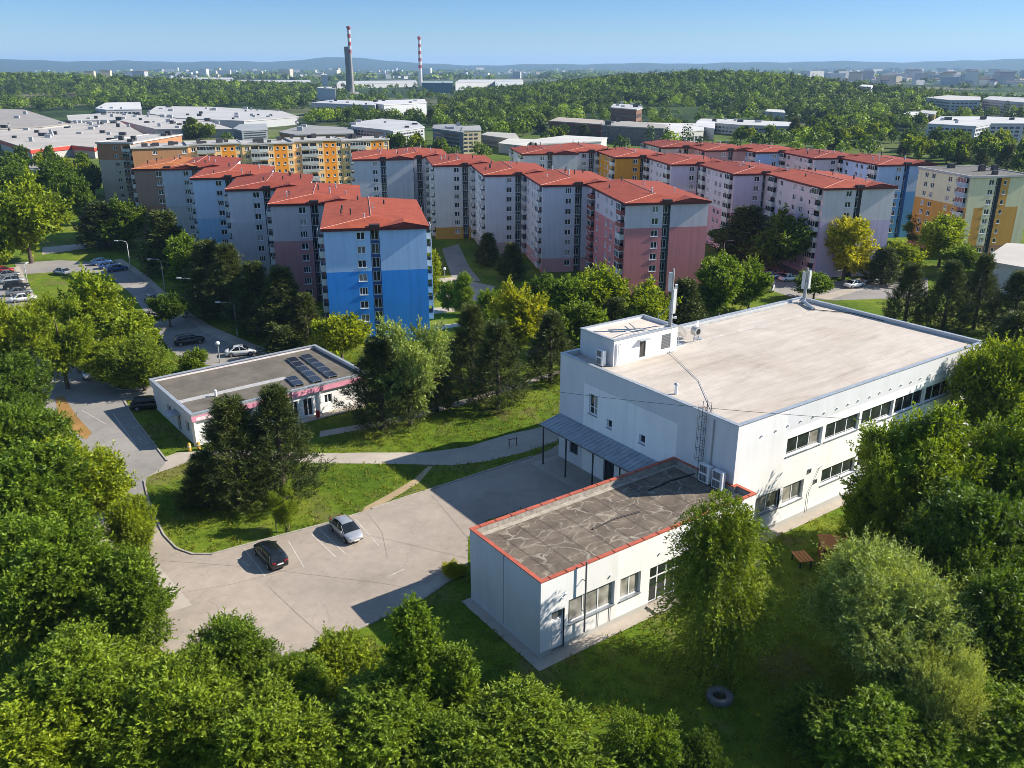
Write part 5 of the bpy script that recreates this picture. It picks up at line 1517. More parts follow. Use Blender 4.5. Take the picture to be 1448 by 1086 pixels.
# chimneys
def chimney(px, py, h, r0, r1, bands, label, base_c, nst=None):
    p = at(px, py); zg = float(ground_z(p[0], p[1]))
    t = empty('chimney', (p[0], p[1], zg), 0, label, 'chimney')
    return t
redp = plain('signal_red', (.30, .04, .045), .6); whp = plain('signal_white', (.50, .50, .50), .6); conc = plain('chimney_concrete', (.15, .145, .135), .9, var=.15, scale=.1)
t = chimney(497, 134, 0, 0, 0, 0, 'tall grey concrete chimney with a slim red and white striped flue rising from it', None)
h0 = height_over(497, 134, 67); h1 = height_over(497, 134, 38)
m = MB(); m.tube([(-1, 0, 0), (-1, 0, h0 * .5), (-3, 0, h0)], [6.6, 5.0, 3.6], 18); m.build('shaft', conc, t)
for k in range(7):
    z0 = h0 * .86 + (h1 - h0 * .86) * k / 7; z1 = h0 * .86 + (h1 - h0 * .86) * (k + 1) / 7
    m = MB(); m.tube([(2.2, -3.2, z0), (2.2, -3.2, z1)], [2.3, 2.2], 14); m.build('red_band' if k % 2 == 0 else 'white_band', redp if k % 2 == 0 else whp, t)
m = MB(); m.tube([(2.2, -3.2, 0), (2.2, -3.2, h0 * .86)], 2.3, 14); m.build('flue', plain('flue_grey', (.28, .27, .26), .8), t)
m = MB(); m.tube([(2.2, -3.2, h1 - 3), (2.2, -3.2, h1 - 1.5), (2.2, -3.2, h1)], [3.0, 3.2, 2.2], 14); m.build('collar', plain('signal_dark', (.2, .03, .04), .6), t)
m = MB(); m.tube([(-2, 0, 0), (-2, 0, 3)], [14, 12], 16); m.build('foot', conc, t)
t = chimney(595, 121, 0, 0, 0, 0, 'slim red and white striped chimney right of the grey one', None)
h1 = height_over(595, 121, 52)
nb = 14
for k in range(nb):
    z0, z1 = h1 * k / nb, h1 * (k + 1) / nb
    c_ = redp if k in (13, 11, 9, 6, 5, 7) and k != 8 else whp
    if k in (5, 7, 9, 11, 13): c_ = redp
    else: c_ = whp
    m = MB(); m.tube([(0, 0, z0), (0, 0, z1)], [4.2 - .1 * k, 4.2 - .1 * (k + 1)], 14); m.build('red_band' if c_ is redp else 'white_band', c_, t)
m = MB(); m.tube([(0, 0, h1 - 4), (0, 0, h1 - 2), (0, 0, h1 + 1)], [3.6, 4.0, 2.4], 14); m.build('collar', redp, t)

# distant town: too many small houses to count
def town():
    rng = random.Random(77)
    b = MB(); 
    cols = [plain('town_white', (.58, .57, .55), .8), plain('town_cream', (.5, .42, .32), .8), plain('town_red', (.30, .15, .11), .8), plain('town_grey', (.36, .37, .39), .8)]
    def put(x, y, w, d, h, mi, a):
        z = float(ground_z(x, y))
        b.M = Matrix.Translation((x, y, z)) @ Matrix.Rotation(a, 4, 'Z')
        b.box(-w / 2, w / 2, -d / 2, d / 2, -2, h, mi)
        if rng.random() < .4: b.box(-w / 2 - .3, w / 2 + .3, -d / 2 - .3, d / 2 + .3, h + .003, h + 1.2, 2)
    for _ in range(900):
        if rng.random() < .62: px = rng.uniform(1130, 1470); py = 96.5 + 24 * rng.random() ** 1.6
        elif rng.random() < .6: px = rng.uniform(180, 760); py = 98 + 14 * rng.random() ** 1.4
        else: px = rng.uniform(-20, 1150); py = 97 + 5 * rng.random()
        q = at(px, py)
        if q[1] > 8500 or float(ground_z(q[0], q[1])) > 3: continue
        big = rng.random() < .22
        put(q[0], q[1], rng.uniform(25, 55) if big else rng.uniform(12, 26), rng.uniform(12, 26), rng.uniform(14, 30) if big else rng.uniform(5, 11), rng.choice([0, 0, 1, 3, 3]), rng.uniform(-.5, .5))
    b.M = None
    o = b.build('distant_town', cols)
    tag(o, 'pale scattered buildings of the distant town on the plain', 'town', kind='stuff')
town()
# ------------------------------------------------------------------ vehicles
def car_paint(name, c, metal_=0.3):
    if name in MATS: return MATS[name]
    m, nt, p = new_mat(name)
    f = noise(nt, objpos(nt), 1.2, 3, .5)
    nt.links.new(mixc(nt, 1.0, c, ramp(nt, f, [(.3, .92), (.7, 1.06)]), 'MULTIPLY'), p.inputs['Base Color'])
    p.inputs['Metallic'].default_value = metal_
    p.inputs['Roughness'].default_value = .32
    p.inputs['Coat Weight'].default_value = .6
    p.inputs['Coat Roughness'].default_value = .08
    MATS[name] = m
    return m
CAR_GLASS = glass('car_glass', (.012, .015, .018), .05)
RUB = plain('tyre_rubber', (.02, .02, .021), .85, var=.2)
RIM = plain('wheel_rim', (.35, .36, .37), .35, .7)
PLAS = plain('black_trim', (.03, .03, .032), .6)

def loft(b, secs, mi=0, smooth=True, closed_ends=True):
    """secs: list of rings (same length) of 3d points"""
    n = len(secs[0]); vs = [p for s in secs for p in s]; fs = []
    for i in range(len(secs) - 1):
        for k in range(n): fs.append((i * n + k, i * n + (k + 1) % n, (i + 1) * n + (k + 1) % n, (i + 1) * n + k))
    b.add(vs, fs, mi, smooth)
    if closed_ends: b.add(vs, [list(range(n))[::-1], list(range((len(secs) - 1) * n, len(secs) * n))], mi)

def lerp_profile(pts, x):
    for (a, u), (c, v) in zip(pts, pts[1:]):
        if a <= x <= c: return u + (v - u) * (x - a) / (c - a)
    return pts[0][1] if x < pts[0][0] else pts[-1][1]

def make_car(style, paint_m, detail=True):
    """x forward. returns dict of part meshes"""
    L = {'wagon': 4.5, 'hatch': 4.25, 'sedan': 4.4, 'van': 4.8}[style]
    hl = L / 2
    wid = .88
    belt = [(-hl, .80), (-hl + .25, .90), (-.6, .92), (.85, .90), (hl - .55, .78), (hl - .12, .68), (hl, .58)]
    half = [(-hl, .66), (-hl + .18, .80), (-hl + .7, wid), (.9, wid), (hl - .6, .83), (hl - .2, .72), (hl, .56)]
    low = [(-hl, .36), (-hl + .2, .27), (-1.0, .22), (1.0, .22), (hl - .25, .24), (hl, .32)]
    b = MB(); secs = []
    xs = np.linspace(-hl, hl, 27)
    wx = (-hl + .82, hl - .84); wr = .31
    for x in xs:
        z1, w, z0 = lerp_profile(belt, x), lerp_profile(half, x), lerp_profile(low, x)
        # wheel arch lifts the sill
        za = z0
        for c in wx:
            d = abs(x - c)
            if d < wr + .07: za = max(za, .31 + math.sqrt((wr + .07) ** 2 - d * d) * .95)
        zm = (za + z1) / 2
        ring = [(x, -w * .80, z0 + .02), (x, -w * .965, za), (x, -w, max(zm, za + .02)), (x, -w * .97, z1 - .07), (x, -w * .89, z1), (x, -w * .45, z1 + .035), (x, 0, z1 + .045),
                (x, w * .45, z1 + .035), (x, w * .89, z1), (x, w * .97, z1 - .07), (x, w, max(zm, za + .02)), (x, w * .965, za), (x, w * .80, z0 + .02)]
        secs.append(ring)
    loft(b, secs)
    parts = {'body': b.mesh('body', [paint_m])}
    # greenhouse
    if style == 'wagon': gh = [(-hl + .10, .90), (-hl + .50, 1.40), (-hl + 1.0, 1.475), (-.2, 1.50), (.35, 1.44), (1.18, .92)]
    elif style == 'hatch': gh = [(-hl + .25, .90), (-hl + .95, 1.34), (-.45, 1.44), (.1, 1.43), (.42, 1.37), (1.22, .91)]
    elif style == 'van': gh = [(-hl + .05, .90), (-hl + .2, 1.75), (-.2, 1.85), (.8, 1.80), (1.1, 1.6), (1.85, .90)]
    else: gh = [(-hl + .55, .92), (-hl + 1.25, 1.36), (-.4, 1.43), (.05, 1.42), (.38, 1.37), (1.15, .91)]
    def sec(x, z, inset_=0.0, k=0.0):
        t = (z - .9) / .58
        w = .80 - .20 * max(0, t)
        wb = .80
        return [(x, -wb + k, .88), (x, -w + k, z - .03), (x, -w * .8, z + .012), (x, 0, z + .03), (x, w * .8, z + .012), (x, w - k, z - .03), (x, wb - k, .88)]
    g = MB(); secs = []
    gx = np.linspace(gh[0][0], gh[-1][0], 25)
    for x in gx: secs.append(sec(x, max(.90, lerp_profile(gh, x))))
    loft(g, secs, 0)
    parts['window'] = g.mesh('window', [CAR_GLASS])
    # roof skin, just proud of the glass
    r = MB(); secs = []
    x0 = gh[1][0] + .02; x1 = gh[-2][0] - .0
    for x in np.linspace(x0, x1, 14):
        z = lerp_profile(gh, x) + .012; w = .80 - .20 * (z - .9) / .58
        secs.append([(x, -w - .012, z - .07), (x, -w * .8, z + .014), (x, 0, z + .034), (x, w * .8, z + .014), (x, w + .012, z - .07), (x, w * .7, z - .005), (x, 0, z + .01), (x, -w * .7, z - .005)])
    loft(r, secs)
    # pillars
    def pillar(xa, za, xb, zb, wd):
        for s in (-1, 1):
            ya = .80 - .20 * (za - .9) / .58; yb = .80 - .20 * (zb - .9) / .58
            ya += .012; yb += .012
            r.add([(xa - wd, s * ya, za), (xa + wd, s * ya, za), (xb + wd, s * yb, zb), (xb - wd, s * yb, zb), (xa - wd, s * (ya - .05), za), (xa + wd, s * (ya - .05), za), (xb + wd, s * (yb - .05), zb), (xb - wd, s * (yb - .05), zb)],
                  [(0, 1, 2, 3), (4, 5, 6, 7), (0, 1, 5, 4), (1, 2, 6, 5), (2, 3, 7, 6), (3, 0, 4, 7)])
    zt = lerp_profile(gh, x1)
    pillar(gh[-1][0] - .10, .91, x1, zt - .05, .045)
    pillar(-.05, .91, -.15, lerp_profile(gh, -.15) - .05, .05)
    pillar(gh[0][0] + .22, .92, gh[1][0] + .12, gh[1][1] - .04, .11)
    parts['roof'] = r.mesh('roof', [paint_m])
    w = MB(); w.tube([(0, -.1, 0), (0, .1, 0)], wr, 20); w.tube([(0, -.112, 0), (0, -.1, 0)], wr * .9, 20)
    parts['wheel'] = w.mesh('wheel', RUB)
    w = MB(); w.tube([(0, -.118, 0), (0, -.113, 0)], wr * .66, 16)
    for k in range(5):
        a = 2 * math.pi * k / 5
        w.tube([(0, -.125, 0), (math.cos(a) * wr * .6, -.119, math.sin(a) * wr * .6)], .035, 4)
    parts['rim'] = w.mesh('rim', RIM)
    f = MB(); f.box(hl - .06, hl + .015, -.56, .56, .34, .42); f.box(hl - .075, hl - .02, -.34, .34, .50, .585); parts['grille'] = f.mesh('grille', PLAS)
    f = MB(); f.add([(hl - .05, -.14, 0), (hl - .2, .17, 0), (hl - .36, .17, .10), (hl - .22, -.14, .10)], [(0, 1, 2, 3)]); 
    hm = MB(); hm.box(-.16, .03, -.16, .16, -.055, .06); parts['headlight'] = hm.mesh('headlight', plain('lamp_lens', (.62, .64, .66), .15, .2))
    tm = MB(); tm.box(-.035, .10, -.15, .15, -.05, .07); parts['tail_light'] = tm.mesh('tail_light', plain('tail_red', (.35, .012, .02), .25))
    pm_ = MB(); pm_.box(-.02, .0, -.26, .26, -.055, .055); parts['number_plate'] = pm_.mesh('number_plate', plain('plate_white', (.72, .72, .70), .5, var=.05))
    mm = MB(); mm.tube([(0, 0, 0), (0, .05, .02), (-.02, .16, .03), (-.03, .2, .03)], [.02, .06, .075, .03], 8); parts['mirror'] = mm.mesh('mirror', paint_m)
    bm2 = MB(); bm2.box(-hl - .02, -hl + .1, -.62, .62, .32, .42); parts['bumper'] = bm2.mesh('bumper', PLAS)
    parts['_'] = (L, wx, wr, gh, style)
    return parts

def put_car(parts, x, y, heading, label, group=None, full=True, cat='car', name='parked_car', s=1.0):
    L, wx, wr, gh, style = parts['_']; hl = L / 2
    t = empty(name, (x, y, .03), R(90 - heading), label, cat, group)
    t.scale = (s, s, s)
    link('body', parts['body'], t); link('window', parts['window'], t); link('roof', parts['roof'], t)
    for cx_ in wx:
        for sd_ in (-1, 1):
            w = link('wheel', parts['wheel'], t, (cx_, sd_ * .76, wr), 0 if sd_ < 0 else math.pi)
            link('rim', parts['rim'], w)
    if full:
        link('grille', parts['grille'], t)
        for s_ in (-1, 1):
            link('headlight', parts['headlight'], t, (hl - .13, s_ * .52, .635), s_ * .45)
            link('tail_light', parts['tail_light'], t, (-hl + .05, s_ * .54, .79), -s_ * .35)
            m_ = link('mirror', parts['mirror'], t, (.92, s_ * .82, .95)); m_.scale = (1, s_, 1)
        link('number_plate', parts['number_plate'], t, (-hl + .0, 0, .66 if style in ('wagon', 'van') else .5))
        p = link('number_plate', parts['number_plate'], t, (hl + .022, 0, .40))
        link('bumper', parts['bumper'], t)
    return t
BLACK = make_car('wagon', car_paint('black_paint', (.010, .011, .013), .2))
SILV = make_car('hatch', car_paint('silver_paint', (.50, .51, .53), .55))
g0 = at(383, 791); g1 = at(490, 756)
# cars stand across the bays
put_car(BLACK, g0[0], g0[1], -37.0, 'black estate car with dark windows parked nose to the grass kerb', name='parked_car')
put_car(SILV, g1[0], g1[1], 143.0, 'silver hatchback parked facing out beside the dirt trail', name='parked_car')
CARS = {
 'white': make_car('sedan', car_paint('white_paint', (.68, .68, .67), .1)), 'blue': make_car('hatch', car_paint('blue_paint', (.03, .09, .25), .3)),
 'red': make_car('hatch', car_paint('red_paint', (.33, .02, .02), .2)), 'grey': make_car('sedan', car_paint('grey_paint', (.22, .23, .24), .5)),
 'silver': SILV, 'black': BLACK, 'van': make_car('van', car_paint('white_paint', (.68, .68, .67), .1))}
for col, px, py, hd, lab in [
    ('white', 94, 507, -20, 'white saloon car on the access road behind the light tree'),
    ('silver', 128, 532, 155, 'silver car parked on the access road near the yellow signpost'), ('van', 118, 520, 150, 'white van behind the silver car on the access road'),
    ('silver', 88, 388, -60, 'silver car at the turn of the shaded street, beside the sunlit lawn'),
    ('blue', 144, 374, 50, 'blue car at the shaded street corner, leftmost of the three blue ones'), ('blue', 155, 379, 50, 'blue car at the shaded street corner, middle of the three blue ones'), ('blue', 166, 383, 50, 'blue car at the shaded street corner, rightmost of the three blue ones'),
    ('grey', 214, 427, -35, 'grey car parked beside the small round tree on the shaded street'), ('black', 268, 486, 60, 'dark car half hidden on the shaded street'),
    ('white', 341, 502, 75, 'white car parked just behind the shop roof'), ('black', 213, 577, 75, 'black car parked on the paving against the left wall of the shop'),
    ('red', 4, 386, 60, 'red car in the side car park at the left edge'), ('grey', 12, 392, 60, 'dark grey car in the side car park, first of the line'), ('silver', 18, 400, 60, 'silver car in the side car park, second of the line'),
    ('black', 24, 408, 60, 'black car in the side car park, third of the line'), ('grey', 28, 417, 60, 'grey car in the side car park, fourth of the line'), ('white', 34, 426, 60, 'white car in the side car park, last of the line'),
    ('silver', 1032, 378, 70, 'silver car under the street lamp right of the pink block'), ('red', 1044, 383, 70, 'dark red car next to the silver one right of the pink block'), ('silver', 1089, 394, 80, 'silver car in the yard, in front of the dark trees'), ('red', 1098, 389, 80, 'red car in the yard just behind the silver one'),
    ('white', 1116, 397, 70, 'white car in the yard left of the yellow tree'), ('van', 1088, 410, 20, 'white van at the near edge of the yard behind the hall'),
    ('white', 1208, 406, 65, 'white car on the road beyond the corner of the hall roof, left one'), ('silver', 1230, 400, 65, 'silver car on the road beyond the corner of the hall roof, right one')]:
    q = at(px, py)
    put_car(CARS[col], q[0], q[1], hd, lab, group='distant parked cars', full=False)

# ------------------------------------------------------------------ street furniture
lamp_grey = plain('lamp_post_grey', (.40, .41, .41), .5, .3)
def street_lamp(bx, by, ty, label, arm=1.6, rot=180):
    q = at(bx, by); h = height_over(bx, by, ty)
    t = empty('street_lamp', (q[0], q[1], 0), R(rot), label, 'street lamp', 'arm street lamps')
    m = MB(); m.tube([(0, 0, 0), (0, 0, h * .9), (.15, 0, h * .97), (arm * .5, 0, h), (arm, 0, h)], [.10, .075, .065, .05, .045], 8); m.tube([(0, 0, 0), (0, 0, .5)], .13, 8); m.build('post', lamp_grey, t)
    m = MB(); m.box(arm - .1, arm + .65, -.14, .14, h - .06, h + .1); m.build('lamp_head', plain('lamp_head', (.58, .59, .60), .4), t)
def globe_lamp(bx, by, ty, label):
    q = at(bx, by); h = height_over(bx, by, ty)
    t = empty('street_lamp', (q[0], q[1], 0), 0, label, 'street lamp', 'globe street lamps')
    m = MB(); m.tube([(0, 0, 0), (0, 0, h - .2)], [.09, .06], 8); m.build('post', lamp_grey, t)
    m = MB(); m.tube([(0, 0, h - .25), (0, 0, h - .2), (0, 0, h), (0, 0, h + .2), (0, 0, h + .3)], [.08, .25, .34, .25, .05], 12); m.build('globe', plain('globe_white', (.75, .76, .76), .3), t)
street_lamp(185, 380, 340, 'arm street lamp at the shaded corner by the blue cars', 1.9)
street_lamp(233, 408, 366, 'arm street lamp on the lawn before the dark pines, second along the street', 1.9)
street_lamp(279, 438, 393, 'arm street lamp half hidden in the pines, third along the street', 2.2)
street_lamp(336, 475, 427, 'arm street lamp by the dark pines left of the blue block, nearest one', 2.2)
street_lamp(1022, 376, 340, 'arm street lamp right of the pink block', 1.4, 0)
street_lamp(39, 400, 373, 'thin street lamp on the sunlit strip by the side car park', .8, 90)
globe_lamp(141, 487, 461, 'globe lamp on the grass strip beside the access road')
globe_lamp(311, 513, 485, 'globe lamp standing behind the shop roof')
globe_lamp(629, 394, 380, 'small globe lamp in the courtyard behind the blue block')
# yellow sign on its post by the road
q = at(117, 528); t = empty('road_sign', (q[0], q[1], 0), 0, 'yellow diamond road sign on a slanting post by the access road', 'road sign')
m = MB(); m.tube([(0, 0, 0), (-.25, 0, 2.6)], .05, 6); m.build('post', lamp_grey, t)
m = MB(); m.add([(-.25, -.06, 2.1), (.1, -.06, 2.5), (-.25, -.06, 2.9), (-.6, -.06, 2.5), (-.25, -.02, 2.1), (.1, -.02, 2.5), (-.25, -.02, 2.9), (-.6, -.02, 2.5)], [(0, 1, 2, 3), (4, 5, 6, 7), (0, 1, 5, 4), (1, 2, 6, 5), (2, 3, 7, 6), (3, 0, 4, 7)]); m.build('sign_plate', plain('sign_yellow', (.6, .38, .04), .5), t)
# gate post by the canopy path
q = at(720, 632); t = empty('barrier', (q[0], q[1], 0), R(25), 'rusty low rail barrier on the footpath left of the canopy', 'barrier')
m = MB(); m.tube([(0, 0, 0), (0, 0, 1.0)], .05, 6); m.tube([(.9, 0, 0), (.9, 0, 1.0)], .05, 6); m.build('post', plain('rust_brown', (.16, .06, .035), .7), t)
m = MB(); m.tube([(-.1, 0, .9), (1.0, 0, .9)], .04, 6); m.build('rail', plain('rust_brown', (.16, .06, .035), .7), t)

# picnic table, play shed and tractor tyre on the shady lawn
wood = plain('orange_wood', (.48, .17, .035), .6, var=.25, scale=6)
q = at(1133, 797); t = empty('garden_table', (q[0], q[1], 0), R(10), 'orange slatted garden table on the shady lawn by the hall', 'table')
for k in range(4):
    m = MB(); m.box(-.62 + k * .33, -.36 + k * .33, -.85, .85, .70, .75); m.build('slat', wood, t)
for sx in (-.5, .5):
    for sy in (-.7, .7):
        m = MB(); m.box(sx - .05, sx + .05, sy - .05, sy + .05, 0, .70); m.build('leg', dark_metal, t)
q = at(1181, 790); t = empty('play_shed', (q[0], q[1], 0), R(-6), 'small orange-brown wooden play shed beside the slatted table', 'shed')
brownw = plain('red_brown_wood', (.20, .055, .025), .7, var=.3, scale=5)
m = MB()
for x0, x1, y0, y1 in ((-1.3, 1.3, .78, .85), (-1.3, -1.23, -.8, .78), (1.23, 1.3, -.8, .78)): m.box(x0, x1, y0, y1, 0, 1.5)
m.box(-1.23, -.5, -.8, -.73, 0, 1.5); m.box(.5, 1.23, -.8, -.73, 0, .7)
m.build('wall', brownw, t)
m = MB()
for k in range(5): m.add([(-1.5, -1.1 + k * .43, 1.52 + k * .04), (1.5, -1.1 + k * .43, 1.52 + k * .04), (1.5, -.7 + k * .43, 1.56 + k * .04), (-1.5, -.7 + k * .43, 1.56 + k * .04), (-1.5, -1.1 + k * .43, 1.58 + k * .04), (1.5, -1.1 + k * .43, 1.58 + k * .04), (1.5, -.7 + k * .43, 1.62 + k * .04), (-1.5, -.7 + k * .43, 1.62 + k * .04)], [(3, 2, 1, 0), (4, 5, 6, 7), (0, 1, 5, 4), (1, 2, 6, 5), (2, 3, 7, 6), (3, 0, 4, 7)])
m.build('roof', wood, t)
m = MB(); m.box(-.45, .45, -.95, -.82, .4, .46); m.build('bench', wood, t)
q = at(1017, 989); t = empty('tractor_tyre', (q[0], q[1], 0), 0, 'old grey tractor tyre lying on the grass under the weeping birch', 'tyre')
m = MB(); n = 32; k = 12; vs = []; fs = []
for i in range(n):
    a = 2 * math.pi * i / n
    for j in range(k):
        p = 2 * math.pi * j / k; rr = .66 + .20 * math.copysign(abs(math.cos(p)) ** .6, math.cos(p)); z = .24 + .22 * math.copysign(abs(math.sin(p)) ** .6, math.sin(p))
        vs.append((rr * math.cos(a), rr * math.sin(a), z))
        fs.append((i * k + j, i * k + (j + 1) % k, ((i + 1) % n) * k + (j + 1) % k, ((i + 1) % n) * k + j))
m.add(vs, fs, 0, True)
for i in range(20):
    a = 2 * math.pi * i / 20; c, s = math.cos(a), math.sin(a)
    m.M = Matrix.Rotation(a, 4, 'Z'); m.box(.84, .90, -.05, .05, .05, .44)
m.M = None
m.build('rubber', plain('old_rubber', (.15, .15, .15), .9, var=.3, scale=4), t)
m = MB(); m.add([(.47 * math.cos(2 * math.pi * i / 20), .47 * math.sin(2 * math.pi * i / 20), .2) for i in range(20)], [list(range(20))]); m.build('soil_fill', plain('dark_soil', (.05, .035, .02), .95, var=.3), t)
# overhead line across the hall
lw = MB(); P = []
A_ = Vector(at(560, 520, 13.0)); B_ = Vector(at(1520, 606, 15.5))
for i in range(25):
    s = i / 24; p = A_.lerp(B_, s); p.z -= 1.1 * 4 * s * (1 - s); P.append(p)
lw.tube(P, .018, 5); tag(lw.build('overhead_wire', dark_metal), 'thin overhead wire hanging across the hall roof', 'wire')
# ------------------------------------------------------------------ trees
def tree(kind, xt, yt, H, w, label, leaf=None, yb=None, name='leafy_tree', group='trees around the white buildings', cat='tree'):
    """xt,yt: pixel of the tip; H metres, or yb pixel row of the foot; w: crown width in pixels"""
    if yb is not None:
        q = at(xt, yb); H = height_over(xt, yb, yt)
    else:
        q = at(xt, yt, H)
    _, _, fw = project((q[0], q[1], H * .6))
    wm = w * float(fw) / FOCAL
    return plant(name, kind, q[0], q[1], H, wm, label, cat, group, leaf)

# foreground belt
G_F = 'foreground trees'
T = [
 ('near0', 82, 622, 10, 150, 'bright green tree leaning over the access road, left of the grass island', 'leaf_bright'),
 ('near1', 22, 640, 11, 190, 'mid-green tree at the left edge, left of the bright roadside tree', 'leaf_green'),
 ('near2', 40, 745, 10, 190, 'broad dark-topped tree at the left edge beside the parking lot', 'leaf_green'),
 ('near3', 168, 780, 8, 125, 'green tree at the lower left corner of the parking lot', 'leaf_green'),
 ('near1', 178, 705, 6, 70, 'small bright tree reaching over the road at the island bend', 'leaf_bright'),
 ('sparse0', 72, 425, 12, 100, 'sparse yellow-green tree with open branches by the access road', 'leaf_bright'),
 ('sparse1', 12, 425, 12, 100, 'sparse tree at the left edge in front of the side car park', 'leaf_bright'),
 ('near2', 2, 505, 11, 110, 'dark green tree at the left edge below the sparse ones', 'leaf_deep'),
 ('near3', 28, 568, 9, 90, 'dark tree beside the orange soil bank', 'leaf_deep'),
 ('near0', 10, 570, 10, 140, 'dark tree at the left edge above the mid-green one', 'leaf_green'),
 ('near0', 312, 888, 6.0, 140, 'bushy green tree in front of the near edge of the parking lot', 'leaf_green'),
 ('near3', 405, 935, 5.0, 110, 'low round tree under the near edge of the lot, right of the bushy one', 'leaf_green'),
 ('near1', 95, 915, 8, 220, 'large tree in the lower left corner, bright top', 'leaf_green'),
 ('near2', 235, 955, 7, 210, 'tree at the bottom edge right of the large corner one', 'leaf_green'),
 ('near3', 25, 1000, 7, 200, 'tree in the very bottom left corner', 'leaf_bright'),
 ('near0', 370, 1000, 6.5, 200, 'leafy green tree at the bottom edge below the lot', 'leaf_green'),
 ('slender0', 583, 853, 9.5, 95, 'tall slender pointed tree on the lawn in front of the annex', 'leaf_green'),
 ('slender1', 642, 915, 6.5, 80, 'shorter slender tree just right of the tall pointed one', 'leaf_green'),
 ('bush0', 497, 912, 3.4, 140, 'round bright bush on the grass edge of the lot', 'leaf_bright'),
 ('near1', 535, 985, 5.5, 200, 'broad tree at the bottom edge below the slender pair', 'leaf_green'),
 ('near2', 655, 1030, 4.5, 150, 'tree at the bottom edge between the broad one and the low light one', 'leaf_green'),
 ('near0', 745, 1000, 5, 215, 'light green low tree at the bottom edge below the annex corner', 'leaf_green'),
 ('bush1', 915, 1015, 3.6, 130, 'grey-green bush at the bottom edge below the birch shade', 'leaf_green'),
 ('bush0', 1000, 1050, 2.4, 80, 'small dark bush at the bottom edge right of the grey-green one', 'leaf_deep'),
 ('weeping0', 1036, 712, 13.0, 165, 'weeping birch with hanging strands in front of the hall', 'leaf_birch'),
 ('willow0', 1276, 788, 10.5, 236, 'big pale grey-green willow at the lower right', 'leaf_pale'),
 ('willow1', 1352, 930, 7.5, 130, 'second pale willow crown low on the right, behind the big one', 'leaf_pale'),
 ('near1', 1165, 985, 4.5, 120, 'dark tree at the foot of the big willow', 'leaf_deep'),
 ('near3', 1255, 1000, 6, 190, 'green tree at the bottom edge below the willow', 'leaf_green'),
 ('near2', 1400, 960, 6, 200, 'tree in the bottom right corner', 'leaf_green'),
 ('near0', 1322, 588, 13, 175, 'large green tree against the long wall of the hall', 'leaf_green'),
 ('near1', 1258, 655, 10, 95, 'lower green tree left of the large one by the hall wall', 'leaf_green'),
 ('near2', 1432, 480, 14, 130, 'tall green tree at the far right corner of the hall', 'leaf_bright'),
 ('near3', 1446, 590, 13, 150, 'tall tree at the right edge below the corner one', 'leaf_green'),
 ('near0', 1392, 690, 12, 200, 'deep green tree on the right, behind the willow', 'leaf_deep'),
 ('near2', 1372, 760, 10, 140, 'dark green tree between the large one and the willow', 'leaf_deep'),
 ('near1', 1432, 810, 10, 170, 'dark tree at the right edge, mid height', 'leaf_deep'),
]
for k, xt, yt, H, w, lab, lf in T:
    tree(k, xt, yt, H, w, lab, lf, group=G_F, name={'s': 'slender_tree', 'b': 'bush', 'w': 'willow'}.get(k[0], 'leafy_tree') if not k.startswith(('sparse', 'weep')) else ('sparse_tree' if k[0] == 's' else 'weeping_birch'), cat='bush' if k[0] == 'b' else 'tree')

